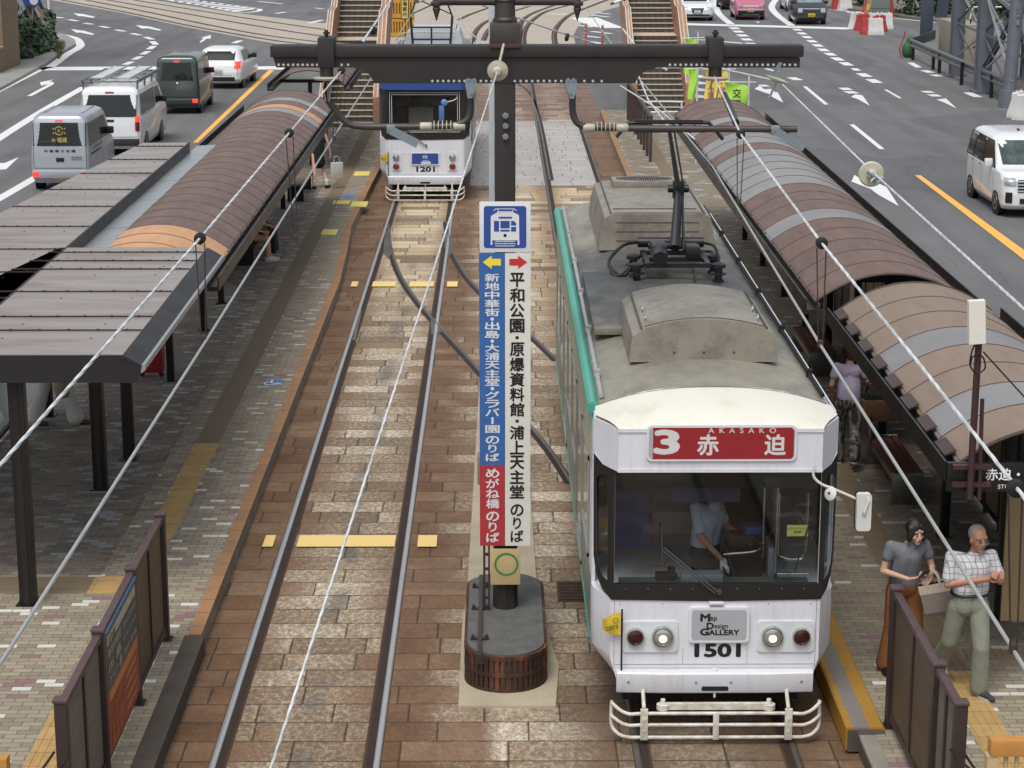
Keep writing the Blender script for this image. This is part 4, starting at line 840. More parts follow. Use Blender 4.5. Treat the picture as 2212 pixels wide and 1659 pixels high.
# --- the two footbridge stairs
BRK = MT('stair_riser_brick', .8); x_, y_, z_ = BRK.xyz(); fx = (x_ / .22).frac() * .22; jj = fx.mn(fx * -1 + .22).ss(.02, .008); n_ = BRK.noise(4, 5)
BRK.color(BRK.mix(jj * .8, BRK.mix(BRK.white((x_ / .22).floor(), (z_ / .1).floor(), 1) * .6 + n_ * .3, lin('5d5449'), lin('3b352e')), lin('1f1c19'))); BRK = BRK.mat
NOSE = m_line('pale_stair_nosing', lin('bcb3a5'), .5); SIDE = panel_mat('pink_wood_side', lin('a98067'), lin('8d684f'), .5); SIDEW = paint('white_side_edge', lin('b5aea2'), .5, 0, .1); BRW = paint('brown_balustrade', lin('4d3a33'), .5)
def stairs(label, x0, x1, Y0, n, z0=.2, rise=.165, run=.3, landing=14, wl=True):
    T = thing('footbridge_stairs', label, 'stairs', ((x0 + x1) / 2, Y0, z0), world=True); s = MB(); y, z = Y0, z0; Z = []
    for i in range(n):
        s.box(x0, x1, y, y + .02, z - .02, z + rise - .03, 0); ld = 1.3 if i == landing else run
        s.box(x0, x1, y + .055, y + ld, z + rise - .03, z + rise - .002, 0 if i != landing else 2); s.box(x0, x1, y - .02, y + .0545, z + rise - .035, z + rise, 1); Z.append((y, z + rise)); y += ld; z += rise
    s.prism([(Y0 + .3, z0 - .2), (y, z - 1.6), (y, z - 1.0), (Y0 + 1.9, z0 + .02)], lambda a, b, c: (c, a, b), x0, x1, 0)
    s.build('flight', [BRK, NOSE, paint('landing_tile', lin('c5b09c'), .6)], T)
    for k, (a, b) in enumerate(((x0 - .22, x0), (x1, x1 + .3))):
        w = MB(); yy = [Y0 - .1] + [q[0] for q in Z]; hh = [z0 + .95] + [q[1] + .95 for q in Z]
        pts = [(Y0 - .1, z0 + .95), Z[landing][0:2] and (Z[landing][0], Z[landing][1] + .95), (Z[landing][0] + 1.3, Z[landing][1] + .98), (y, z + .95), (y, z - .5), (Y0 + .6, z0 - .15), (Y0 - .1, z0 - .15)]
        w.prism(pts, lambda u, q, c: (c, u, q), a, b, 0); w.build('side_wall', [SIDE], T)
        e = MB(); top = pts[:4]
        for i in range(3):
            for xx in (a + .02, (a + b) / 2, b - .02): e.bar((xx, top[i][0], top[i][1] + .02), (xx, top[i + 1][0], top[i + 1][1] + .02), .035, .035, 0)
        e.build('handrail', SIDEW, T)
    return T, Z, y, z
stairs('brick footbridge stairs rising beyond the left platform and arched roofs', -5.5, -4.0, 66.9, 34)
stairs('brick footbridge stairs rising beyond the right platform', 4.75, 6.4, 71.5, 34, landing=13)
# balustrade and brown kiosk at the foot of the right stairs
T = thing('stair_balustrade', 'dark brown post balustrade at the foot of the right stairs', 'railing', (4.4, 60, .2), world=True); mb = MB()
for i in range(9): y = 58.5 + i * 1.3; mb.box(4.25, 4.33, y - .04, y + .04, .2, 1.45)
mb.box(4.24, 4.34, 58.4, 69.2, 1.42, 1.5); mb.build('posts', paint('brown_railing', lin('42322f'), .5), T)
for j in range(1):
    T = thing('loop_rail', 'white tubular loop rail on the right stairs', 'railing', (5.2, 64, .2), world=True)
    for y in (66, 63): MB().tube(smooth_path([(4.6, y, .2), (4.6, y, 1.0), (4.7, y, 1.1), (5.7, y, 1.1), (5.8, y, 1.0), (5.8, y, .2)], 4), .03, 8).build('tube', WHITEROD, T)
# ================================================================ trams
TWHITE = MT('tram_white_paint', .35); n_ = TWHITE.noise(2.2, 5, .65); s_ = TWHITE.noise(6, 4, .7, (2.5, 2.5, .25))
TWHITE.color(TWHITE.mix((n_ * .5 + s_ * .6).ss(.5, .85) * .5, lin('cfd0d6'), lin('a5a19a'))); TWHITE = TWHITE.mat
TCREAM = MT('sunned_cream_roof_paint', .45); n_ = TCREAM.noise(3, 6, .7, (1, .6, 1)); TCREAM.color(TCREAM.mix(n_.ss(.45, .75) * .5, lin('d0cdc1'), lin('b3ae9c'))); TCREAM = TCREAM.mat
TTEAL = paint('tram_teal_paint', lin('3a8f7b'), .38, 0, .22, 6, dirt=lin('559c8c')); TBEIGE = panel_mat('tram_beige_side', lin('a9a58c'), lin('8f8d7a'), .35); TGREY = panel_mat('tram_lower_side', lin('6f7a72'), lin('5d675f'), .35)
TBLUE = paint('tram_blue_paint', lin('2c4a8c'), .35, 0, .12); TBLACK = paint('window_surround_black', lin('1e1c1c'), .4, 0, .2, 5); TRIMW = paint('window_rubber_white', lin('c9c9c6'), .5, 0, .1)
ROOFG = MT('dirty_tram_roof', .6); n1 = ROOFG.noise(.9, 6, .65); n2 = ROOFG.noise(4, 5, .7, (1, .5, 1)); x_, y_, z_ = ROOFG.xyz()
soot = ((y_ - 6.2).abs().ss(4.2, .5) * .34 + (n1 * .55 + n2 * .35))
ROOFG.color(ROOFG.ramp(soot, [(.38, lin('8c887a')), (.5, lin('79766b')), (.64, lin('56554f')), (.82, lin('3c3c3b'))])).rough(n2 * .4 + .3); ROOFG = ROOFG.mat
ACB = MT('sooty_roof_unit', .5); n1 = ACB.noise(1.6, 6, .7); n2 = ACB.noise(9, 4, .7); ACB.color(ACB.mix((n1 * .7 + n2 * .3).ss(.42, .66), lin('8a8378'), lin('6c665d'))).rough(n2 * .3 + .32); ACB = ACB.mat
ACW = paint('white_roof_unit', lin('b9bfc6'), .45, 0, .15, 3); DARKIN = paint('dark_interior', lin('2a2c2c'), .8); GREYIN = paint('grey_interior', lin('7d8078'), .7); UNDER = paint('under_frame_black', lin('0f0f10'), .8)
WIND = glassm('tram_windscreen_glass', (.64, .68, .69), .05); SIDEG = paint('dark_side_glass', lin('20282a'), .08, 0, .3, 2)
CHROME = paint('chrome', lin('c9c9c8'), .15, 1, .05); BLINDB = paint('blue_blind', lin('1a2558'), .7, 0, .25, 6); LAMPON = emit('lit_headlamp', (1, .8, .5), 1.3); LAMPOFF = paint('clear_lamp', lin('a7aaa8'), .12, .5, .2, 30); TAILR = paint('dark_red_lens', lin('3a1416'), .12, 0, .2, 20); TAILR2 = paint('red_lens', lin('8c2a2a'), .12, 0, .2, 20)
SREDT = paint('destination_red', lin('8f2228'), .35, 0, .1); PLATEG = paint('grey_plate', lin('9fa3a6'), .4, 0, .06); NUMB = paint('number_black', lin('161617'), .5, 0, .05); BLACKI = paint('insulator_black', lin('1a1b1c'), .4); SILV = paint('aluminium_frame', lin('aeb1b0'), .3, .7, .1, 9); FLAGY = paint('yellow_flag_cloth', lin('d8b52e'), .7, 0, .2, 9); FLAGG = paint('flag_green', lin('3e6b30'), .7)
def tram(label, x, y, z0, L, kind):
    T = thing('tram', label, 'tram', (x, y, z0)); a = kind == 'a'; W = 1.152; WF = .988; body = TWHITE; ZT, ZB = (2.63, 1.368) if a else (2.83, 1.6)
    def plan(z, w=W, wf=WF, yf=0.0, cd_=.32):
        return [(-wf, yf, z), (wf, yf, z), (w - .02, yf + cd_ * .85, z), (w, yf + cd_ * 1.15, z), (w, L - .4, z), (wf, L, z), (-wf, L, z), (-w, L - .4, z), (-w, yf + cd_ * 1.15, z), (-w + .02, yf + cd_ * .85, z)]
    b = MB()
    rings = [plan(.46, .9, .9), plan(.52, .93, .92), plan(.62, 1.03, .95), plan(.75, 1.13, WF), plan(.8), plan(1.2), plan(ZB)]
    b.loft(rings)
    b.loft([plan(ZT - .01), plan(max(2.7, ZT)), plan(2.95), plan(3.02, W - .012, WF - .01, .02), plan(3.06, W - .06, WF - .05, .09)])
    fix(b.build('body', [body], T, smooth=40))
    # side walls between sill and roof, behind the cab
    for s in (-1, 1):
        sw = MB(); sw.box(s * W - .03, s * W + .03, .95, L - .5, 1.366, 2.63, 0) if False else None
        sw = MB(); x0, x1 = (W - .035) * s, W * s
        sw.box(min(x0, x1), max(x0, x1), .46, 1.0, 1.3675, ZT - .0105, 0)
        sw.box(min(x0, x1), max(x0, x1), L - .9, L - .45, 1.3675, ZT - .0105, 0)
        sw.box(min(x0, x1), max(x0, x1), 1.0, L - .9, 2.45, ZT - .0105, 0); sw.box(min(x0, x1), max(x0, x1), 1.0, L - .9, 1.3675, 1.42, 0)
        q0, q1 = W * s + s * .001, W * s + s * .006
        sw.box(min(q0, q1), max(q0, q1), .55, L - .5, .78, 1.4, 1); sw.box(min(q0, q1), max(q0, q1), .55, L - .5, 2.46, 2.86, 2); q1 = W * s + s * .012
        sw.box(min(q0, q1), max(q0, q1), .55, L - .5, 2.87, 3.04, 3 if s < 0 else 0); sw.box(min(q0, q1), max(q0, q1), .55, L - .5, .7, .775, 3)
        if s < 0: sw.tube([(s * (W - .01), .62, 3.055), (s * (W - .01), L - .45, 3.055)], .062, 10, 3)
        sw.build('side_wall', [body, TGREY if a else TWHITE, TBEIGE if a else TBLUE, TTEAL if a else TBLUE], T)
        n = 7; dl = (L - 2.0) / n
        for i in range(n):
            y0, y1 = 1.02 + i * dl, 1.02 + (i + 1) * dl - .1; dr = i in (1, 4)
            w = MB(); zz0 = .82 if dr else 1.43; w.box(min(W * s - s * .02, W * s + s * .008), max(W * s - s * .02, W * s + s * .008), y0 + .04, y1 - .04, zz0 + .04, 2.42, 0)
            q0, q1 = W * s + s * .002, W * s + s * .02
            for (p0, p1, p2, p3) in ((y0, y1, zz0, zz0 + .04), (y0, y1, 2.42, 2.46), (y0, y0 + .045, zz0, 2.46), (y1 - .045, y1, zz0, 2.46)): w.box(min(q0, q1), max(q0, q1), p0, p1, p2 + .0004, p3 - .0004, 1)
            w.box(min(q0, q1), max(q0, q1), y1 + .02, y1 + .08, 1.42, 2.45, 2)
            w.build('side_door' if dr else 'side_window', [SIDEG, SILV, TTEAL if a else TWHITE], T)
    # roof
    r = MB(); A = [i / 14 for i in range(15)]; ra = lambda t, y, k=0.0: ((t * 2 - 1) * (1.09 - k), y, 3.09 + (.17) * (1 - abs(t * 2 - 1) ** 2.2))
    r.grid(lambda t, y: ra(t, y), A, [.62, 1.4, 2.2, 3.5, 5, 6.5, 8, 9.5, L - 1.2, L - .45]); r.face([ra(t, L - .45) for t in A] + [(1.09, L - .45, 3.0), (-1.09, L - .45, 3.0)])
    for yr in (2.6, 7.6, 10.4): r.tube([(p[0], p[1], p[2] + .002) for p in [ra(t, yr) for t in A]], .008, 5)
    r.box(-1.02, -.42, 3.2, 6.5, 3.2, 3.275, 0, .01); ro = r.build('roof', [ROOFG if a else paint('blue_tram_roof_grey', lin('77787a'), .6, 0, .3)], T)
    for s in (-1, 1):
        q = MB(); q.tube([(s * 1.06, .75, 3.14), (s * 1.06, L - .5, 3.14)], .022, 8)
        for k in range(5): q.box(s * 1.06 - .03, s * 1.06 + .03, 1.6 + k * 2.1, 1.68 + k * 2.1, 3.12, 3.19)
        q.build('roof_gutter', [UNDER if s > 0 else paint('peeling_sealant', lin('9ea3a4'), .7, 0, .3, 14)], T)
    # cream or blue front roof cap over the header
    c = MB(); rows = [(-.128, .938, 3.03, .004), (-.114, .95, 3.05, .022), (-.06, .972, 3.062, .05), (.06, 1.02, 3.07, .1), (.3, 1.135, 3.066, .16), (.66, 1.125, 3.068, .2)]
    c.grid(lambda i, t: ((t * 2 - 1) * rows[i][1], rows[i][0], rows[i][2] + rows[i][3] * (1 - abs(t * 2 - 1) ** 2.4) * .95), list(range(6)), A); c.build('roof_cap', TCREAM if a else TBLUE, T)
    # header box with destination sign
    h = MB(); zb_, zt_ = ZT, 3.04
    h.loft([[(-.94, -.12, z), (.94, -.12, z), (W - .003, .3, z), (W - .06, .6, z), (-W + .06, .6, z), (-W + .003, .3, z)] for z in (zb_, zb_ + .02, zt_ - .02, zt_)])
    h.loft([[(-.945, -.128, z), (.945, -.128, z), (.945, -.11, z), (-.945, -.11, z)] for z in (zb_ - .004, zb_ + .03)]); h.loft([[(-.945, -.132, z), (.945, -.132, z), (.945, -.11, z), (-.945, -.11, z)] for z in (zt_ - .03, zt_ + .004)])
    hd = fix(h.build('header', [TWHITE if a else TBLUE], T))
    fx = lambda px_: (v(px_, 955, 18.48)[0] - 2.045); fz = lambda py_: v(1548, py_, 18.48)[2]
    if a:
        q = MB(); X0, X1, Z0, Z1 = fx(1395) + .005, fx(1721), fz(995) , fz(915) - .012
        def rrect(x0, x1, z0, z1, rad): 
            return [(cx_ + rad * math.cos(R(t0 + i * 18)), cz_ + rad * math.sin(R(t0 + i * 18))) for cx_, cz_, t0 in ((x1 - rad, z1 - rad, 0), (x0 + rad, z1 - rad, 90), (x0 + rad, z0 + rad, 180), (x1 - rad, z0 + rad, 270)) for i in range(6)]
        q.prism(rrect(X0, X1, Z0, Z1, .055), lambda u, w, d: (u, d, w), -.119, -.14, 0); q.prism(rrect(X0 + .022, X1 - .022, Z0 + .02, Z1 - .02, .04), lambda u, w, d: (u, d, w), -.1405, -.1415, 1)
        q.prism([(X0 + .06, Z0 + .0215), (X1 - .05, Z0 + .0215), (X1 - .028, Z0 + .05), (X1 - .028, Z1 - .05), (X1 - .05, Z1 - .0215), (X0 + .06, Z1 - .0215)], lambda u, w, d: (u, d, w), -.1418, -.1426, 2)
        e = ((1, 0, 0), (0, 0, 1)); yq = -.1436
        q.text('3', (fx(1440), yq, fz(980) + .01), *e, .215, 3, .05, w=.2); q.text('赤', (fx(1529), yq, fz(981)), *e, .19, 3, .035, w=.19); q.text('迫', (fx(1674), yq, fz(981)), *e, .19, 3, .035, w=.19); q.text('A  K  A  S  A  K  O', (fx(1602), yq, fz(934)), *e, .048, 3, .015, w=.62)
        q.build('destination_sign', [TWHITE, PLATEG, SREDT, paint('sign_letter_grey', lin('c9c7c5'), .5, 0, .05)], hd)
    # black windscreen surround with quarter windows
    zt2, zb2 = ZT - .005, ZB - .008
    def ringpoly(mb, outer, inner, fn, m):
        n = len(outer); mb.add([fn(*p) for p in outer] + [fn(*p) for p in inner], [(i, (i + 1) % n, n + (i + 1) % n, n + i) for i in range(n)], m)
    gx, gz0, gz1 = .962, ZB + .13, ZT - .045
    w = MB(); fn = lambda u, q_: (u, -.012, q_)
    O = [(-WF, zb2 - .012), (0, zb2 - .03), (WF, zb2 - .012), (WF, (zb2 + zt2) / 2), (WF, zt2), (0, zt2), (-WF, zt2), (-WF, (zb2 + zt2) / 2)]; I = [(-gx, gz0), (0, gz0), (gx, gz0), (gx, (gz0 + gz1) / 2), (gx, gz1), (0, gz1), (-gx, gz1), (-gx, (gz0 + gz1) / 2)]
    if not a: I = [(p[0] * .93, gz0 + (p[1] - gz0) * .97 + .02) for p in I]
    ringpoly(w, O, I, fn, 0)
    ringpoly(w, I, [(p[0] * 1.0, p[1]) for p in I], lambda u, q_: (u, -.012, q_), 0)
    n = 8; w.add([(p[0], -.012, p[1]) for p in I] + [(p[0], .05, p[1]) for p in I], [(i, (i + 1) % n, n + (i + 1) % n, n + i) for i in range(n)], 0)
    for s in (-1, 1):   # chamfered corner with its quarter window
        c0, c1 = (s * WF, -.012), (s * (W - .004), .285)
        P = lambda t, z: (c0[0] + (c1[0] - c0[0]) * t, c0[1] + (c1[1] - c0[1]) * t, z)
        O2 = [(0, zb2 - .012), (.5, zb2 + .05), (.8, zb2 + .16), (.97, zb2 + .34), (1.0, zt2 - .3), (1.0, zt2 + .08), (.5, zt2 + .005), (0, zt2)]; I2 = [(.22, zb2 + .16), (.5, zb2 + .19), (.7, zb2 + .27), (.8, zb2 + .4), (.82, zt2 - .4), (.82, zt2 - .15), (.6, zt2 - .1), (.22, zt2 - .08)]
        n = 8; w.add([P(*p) for p in O2] + [P(*p) for p in I2], [(i, (i + 1) % n, n + (i + 1) % n, n + i) for i in range(n)], 0)
        w.add([P(*p) for p in O2] + [(P(*p)[0] * .97, P(*p)[1] + .03, p[1]) for p in O2], [(i, (i + 1) % n, n + (i + 1) % n, n + i) for i in range(n)], 1)
        qq = MB(); qq.face([(P(*p)[0] * .995, P(*p)[1] + .01, p[1]) for p in I2]); qq.build('quarter_window', WIND, T)
    for i in range(9): w.lathe([(0, .006), (.004, .004)], (-.85 + i * .21, -.013, ZB + .087), (0, -1, 0), 8, 2)
    w.build('window_surround', [TBLACK, TWHITE, SILV], T)
    gs = MB().face([(-gx, .02, gz0), (gx, .02, gz0), (gx, .02, gz1), (-gx, .02, gz1)]).build('windscreen', WIND, T)
    if not a:
        k = MB()
        for d, m in ((0, 0), (.05, 0)):
            for (x0, x1, z0, z1) in ((-.88 + d, .88 - d, gz0 + .028 + d, gz0 + .04 + d), (-.88 + d, .88 - d, gz1 - .042 - d, gz1 - .03 - d), (-.88 + d, -.868 + d, gz0 + .04 + d, gz1 - .042 - d), (.868 - d, .88 - d, gz0 + .04 + d, gz1 - .042 - d)): k.box(x0, x1, -.03, -.013, z0, z1, 0)
        k.build('window_rubber', TRIMW, T)
    # lower front fittings
    pz0, pz1 = fz(1395), fz(1319); px0, px1 = (-.25, .32) if a else (-.36, .36)
    def rect2(mb, x0, x1, z0, z1, y0, y1, m, rad): mb.prism([(cx_ + rad * math.cos(R(t0 + i * 18)), cz_ + rad * math.sin(R(t0 + i * 18))) for cx_, cz_, t0 in ((x1 - rad, z1 - rad, 0), (x0 + rad, z1 - rad, 90), (x0 + rad, z0 + rad, 180), (x1 - rad, z0 + rad, 270)) for i in range(6)], lambda u, q_, d: (u, d, q_), y0, y1, m)
    q = MB(); e = ((1, 0, 0), (0, 0, 1))
    if a:
        rect2(q, px0, px1, pz0, pz1, 0, -.035, 0, .04); rect2(q, px0 + .025, px1 - .025, pz0 + .025, pz1 - .025, -.0355, -.037, 1, .03); q.box(-.065, .075, -.05, 0, pz1 + .03, pz1 + .055, 0, .008)
        yq = -.039; q.text('M', (-.14, yq, fz(1348)), *e, .07, 2, .05, w=.085, align=0); q.text('ap', (-.05, yq, fz(1348) - .01), *e, .05, 2, .012, align=0); q.text('D', (-.08, yq, fz(1365)), *e, .06, 2, .05, w=.062, align=0); q.text('esign', (-.01, yq, fz(1363) - .018), *e, .058, 2, .012, align=0)
        q.text('G', (-.14, yq, fz(1379) + .002), *e, .065, 2, .05, w=.075, align=0); q.text('ALLERY', (-.06, yq, fz(1379) + .004), *e, .05, 2, .04, w=.285, align=0); q.build('front_plate', [TWHITE, PLATEG, NUMB], T)
    else:
        rect2(q, -.36, .36, .93, 1.25, 0, -.03, 0, .04); rect2(q, -.335, .335, .955, 1.225, -.0305, -.032, 1, .03)
        yq = -.034; q.text('新地', (0, yq, 1.1), *e, .08, 2, .03, w=.12); q.box(-.1, .14, -.036, -.033, .96, 1.02, 2); q.box(-.06, .1, -.036, -.033, 1.02, 1.06, 3); q.build('front_plate', [TWHITE, TBLUE, TRIMW, paint('pale_blue_picture', lin('7f95c4'), .5)], T)
    q = MB(); q.text('1501' if a else '1201', (.03 if a else .01, -.0035, fz(1430) + .01 if a else .76), *e, .125, 0, .05, w=.42 if a else .45); q.build('fleet_number', NUMB, T)
    lx = ((-.875, -.35), (.398, .937)) if a else ((-.86, -.6), (.56, .82))
    for i, (x0, x1) in enumerate(lx):
        q = MB(); z0, z1 = (fz(1417), fz(1350)) if a else (.78, 1.26)
        rect2(q, x0, x1, z0, z1, 0, -.018, 0, .04); rect2(q, x0 + .014, x1 - .014, z0 + .014, z1 - .014, -.0182, -.0186, 1, .03)
        hs_ = q.build('lamp_panel', [TWHITE, paint('lamp_panel_white', lin('c9cfd0'), .4, 0, .12, 8)], T)
        if a: tl_, hl = ((x0 + .12, z0 + .16), (x1 - .145, z0 + .16)) if i == 0 else ((x1 - .12, z0 + .16), (x0 + .145, z0 + .16))
        else: tl_, hl = ((x0 + .13, z0 + .12), (x0 + .13, z1 - .13))
        for (cx_, cz_), hd_ in ((tl_, 0), (hl, 1)):
            q = MB(); rd = .106 if hd_ else .088; rd = rd if a else .085
            q.lathe([(.018, rd), (.035, rd), (.06, rd * .92), (.061, rd * .84), (.05, rd * .8)], (cx_, 0, cz_), (0, -1, 0), 26, 0)
            q.lathe([(.048, rd * .82), (.058, rd * .7), (.066, rd * .4), (.068, .002)], (cx_, 0, cz_), (0, -1, 0), 22, 1)
            if hd_: q.lathe([(.0665, rd * .36), (.071, rd * .25), (.073, .002)], (cx_, 0, cz_ - rd * .1), (0, -1, 0), 16, 2)
            q.build('headlight' if hd_ else 'tail_light', [CHROME, (LAMPOFF if hd_ else (TAILR if a else TAILR2)), LAMPON if a else LAMPOFF], T)
    q = MB(); lg = .0025
    for s in (-1, 1): q.box(s * .955 - .002, s * .955 + .002, -lg, 0, .66, ZB - .02, 0); q.lathe([(0, .007), (.003, .005)], (s * .9, 0, 1.3), (0, -1, 0), 8, 0); q.lathe([(0, .007), (.003, .005)], (s * .5, 0, 1.3), (0, -1, 0), 8, 0)
    q.box(-.95, .95, -lg, 0, .694, .698, 0); q.box(-.62, -.3, -lg, 0, 1.2, 1.203, 0) if not a else None
    for x_ in (-.3, .31): q.box(x_ - .0015, x_ + .0015, -lg, 0, .7, .86, 0)
    q.build('panel_seams', paint('panel_seam_grey', lin('77787a'), .7), T)  # thin grey lines mark the panel joints
    # bumper, fender, under frame
    q = MB(); q.loft([[(-.93, -.02, z), (-.93, -.1 - k_, z), (-.5, -.125 - k_, z), (.5, -.125 - k_, z), (.93, -.1 - k_, z), (.93, -.02, z)] for z, k_ in ((.45, -.01), (.465, 0), (.64, 0), (.655, -.012))])
    for x_ in (-.82, -.18, .15, .82): q.lathe([(0, .014), (.006, .014), (.007, .006)], (x_, -.125 if abs(x_) < .5 else -.107, .56), (0, -1, 0), 12, 1)
    q.prism([(-.12, .475), (.12, .475), (.13, .495), (.12, .52), (-.12, .52), (-.13, .495)], lambda u, w_, d: (u, d, w_), -.12, -.128, 2)
    q.tube([(0, -.1, .47), (0, -.1, .4)], .012, 8, 0); q.lathe([(0, .03), (.02, .03)], (0, -.06, .65), (0, 0, 1), 14, 0); fix(q.build('bumper', [TWHITE, SILV, UNDER], T))
    u = MB(); u.box(-.85, .85, .3, L - .3, .22, .46, 0); 
    for y_ in (2.2, 3.9, L - 4, L - 2.3):
        for s in (-1, 1): u.lathe([(-.05, .3), (.05, .3), (.055, .22), (.056, .05)], (s * .76, y_, .32), (s, 0, 0), 20, 0)
    u.build('bogie_frame', UNDER, T)
    q = MB(); yy = -.3; rd = .017
    for z, zz_ in ((.32, .4), (.205, .27)): q.tube(smooth_path([(-.98, yy + .1, zz_), (-.97, yy + .05, zz_ - .005), (-.84, yy, z), (-.6, yy, z), (.6, yy, z), (.84, yy, z), (.97, yy + .05, zz_ - .005), (.98, yy + .1, zz_)], 4), rd, 8)
    q.tube(smooth_path([(-.98, yy + .1, .4), (-.985, yy + .08, .2), (-.94, yy + .04, .12), (-.84, yy, .085), (-.6, yy, .08), (.6, yy, .08), (.84, yy, .085), (.94, yy + .04, .12), (.985, yy + .08, .2), (.98, yy + .1, .4)], 4), rd, 8)
    for x_ in (-.68, .68): q.box(x_ - .035, x_ + .035, yy - .025, yy + .005, .06, .37, 0, .004); q.tube([(x_, yy + .02, .36), (x_, yy + .2, .48)], .018, 8); q.lathe([(0, .015), (.01, .012)], (x_, yy - .025, .27), (0, -1, 0), 8); q.lathe([(0, .015), (.01, .012)], (x_, yy - .025, .15), (0, -1, 0), 8)
    q.box(-.03, .025, yy - .02, yy + .005, .06, .33, 0, .004); q.bar((-.5, yy + .06, .37), (.5, yy + .06, .37), .05, .06, 0)
    for x_ in (-.5, .5): q.lathe([(-.02, .06), (.03, .06), (.031, .025), (.08, .022)], (x_, yy + .06, .36), (0, 0, 1), 14)
    q.build('fender', paint('fender_white', lin('cfcdc8'), .45, 0, .2, 9, dirt=lin('a89a85')), T)
    # wiper
    q = MB(); p0 = (.02, -.05, 1.43); q.tube([p0, (-.5, -.035, 1.87)], .009, 6); q.tube([(p0[0] - .03, -.05, 1.42), (-.52, -.035, 1.85)], .007, 6); q.tube([(-.51, -.03, 1.68), (-.525, -.028, 2.08)], .009, 6); q.lathe([(0, .03), (.04, .025)], (.03, -.012, 1.43), (0, -1, 0), 12); q.build('wiper', paint('wiper_grey', lin('565351'), .4, .5), T)
    # cab interior
    c = MB(); c.box(-1.05, 1.05, .35, 3.6, .68, .74, 1); c.box(-.94, .05, 1.9, 1.95, 1.05, 2.62, 0); c.box(-1.1, 1.1, 3.6, 3.65, 1.0, 2.62, 1); c.box(-1.1, 1.1, .2, 3.6, 2.59, 2.618, 1); c.box(-.9, .9, .06, .32, 1.05, 1.46, 2); c.box(-.96, .96, .07, .1, 2.42, 2.61, 3); c.build('cab_interior', [GREYIN, DARKIN, paint('dash_grey', lin('4e5352'), .6), UNDER], T)
    if a:
        MB().box(-.93, -.6, .42, .44, 1.72, 2.38, 0).box(-.6, -.55, .43, .46, 1.72, 2.4, 1).build('blue_blind', [BLINDB, paint('maroon_edge', lin('3a1f22'), .7)], T)
        MB().box(-.42, .22, .14, .16, 2.26, 2.42, 0).build('sun_visor', paint('blue_visor', lin('2c3350'), .5), T)
        q = MB().box(.16, .5, .5, .9, 1.05, 1.66, 0, .02); q.tube(smooth_path([(.12, .45, 1.64), (.2, .42, 1.66), (.4, .42, 1.68), (.5, .47, 1.72)], 4), .015, 8, 1); q.box(.54, .6, .4, .8, 1.2, 1.72, 2, .01); q.box(.2, .42, .6, .8, 1.661, 1.78, 3, .01); q.box(.34, .5, .62, .82, 1.78, 1.86, 4, .01); q.build('fare_box', [UNDER, CHROME, GALV, DARKIN, TBLUE], T)
        q = MB().box(-.55, -.43, .2, .32, 1.46, 1.52, 0); q.lathe([(0, .06), (.05, .065), (.06, .04), (.12, .04)], (-.4, .26, 1.46), (0, 0, 1), 14, 0); q.tube([(-.46, .26, 1.6), (-.6, .24, 1.61)], .018, 8, 1); q.box(-.32, .08, .14, .3, 1.46, 1.54, 2, .01); q.build('driving_console', [UNDER, WOOD, GALV], T)
        q = MB().tube([(.58, .16, 1.5), (.58, .16, 2.4)], .014, 8, 0); q.tube([(.6, .2, 1.53), (.9, .2, 1.53)], .013, 8, 0); q.tube([(.5, .5, 1.6), (.5, .5, 2.3)], .012, 8, 0)
        q.tube(smooth_path([(.62, .3, 2.3), (.62, .3, 1.75), (.66, .3, 1.66), (.8, .3, 1.64), (.87, .3, 1.72), (.88, .3, 2.3)], 4), .016, 8, 0); q.build('hand_rail', CHROME, T)
        q = MB().box(.66, .86, .055, .058, 1.95, 2.06, 0); q.text('ドライブレコーダー', (.76, .053, 2.015), (1, 0, 0), (0, 0, 1), .022, 1, .0, w=.17); q.text('搭載車', (.76, .053, 1.98), (1, 0, 0), (0, 0, 1), .025, 1, 0, w=.07); q.build('yellow_sticker', [paint('sticker_yellow', lin('d3cf6a'), .5), NUMB], T)
        q = MB().tube([(.86, .05, 2.05), (.74, .04, 1.6)], .007, 6); q.build('inner_wiper', UNDER, T)
    else:
        MB().box(-.42, .2, .4, .42, 1.6, 2.35, 0).build('pale_screen', paint('pale_screen_panel', lin('8c8a7c'), .6, 0, .15), T)
    # mirror arm on the platform side, seen to the right of the front
    if a:
        q = MB(); P = [v(x_, y_, 18.45) for x_, y_ in ((1758, 1006), (1758, 1030), (1775, 1046), (1800, 1056), (1865, 1084))]; P = [(p[0] - x, p[1] - y, p[2]) for p in P]
        q.tube(smooth_path(P, 4), .013, 8, 0); b_ = v(1795, 1066, 18.42); q.lathe([(0, .066), (.01, .068), (.018, .055), (.024, .012)], (b_[0] - x, b_[1] - y, b_[2]), (-.95, -.8, .35), 24, 0); q.lathe([(.024, .012), (.034, .011)], (b_[0] - x, b_[1] - y, b_[2]), (-.95, -.8, .35), 8, 1); q.tube([(b_[0] - x, -.15, b_[2]), P[3]], .009, 6, 0); q.build('round_mirror', [paint('mirror_white', lin('c9c9c4'), .4, 0, .1), UNDER], T)
        q = MB(); m0, m1 = v(1847, 1144, 18.42), v(1882, 1064, 18.42); rect2(q, m0[0] - x, m1[0] - x, m0[2], m1[2], -.16, -.23, 0, .03); rect2(q, m0[0] - x - .008, m1[0] - x + .008, m0[2] - .008, m1[2] + .008, -.14, -.16, 1, .035)
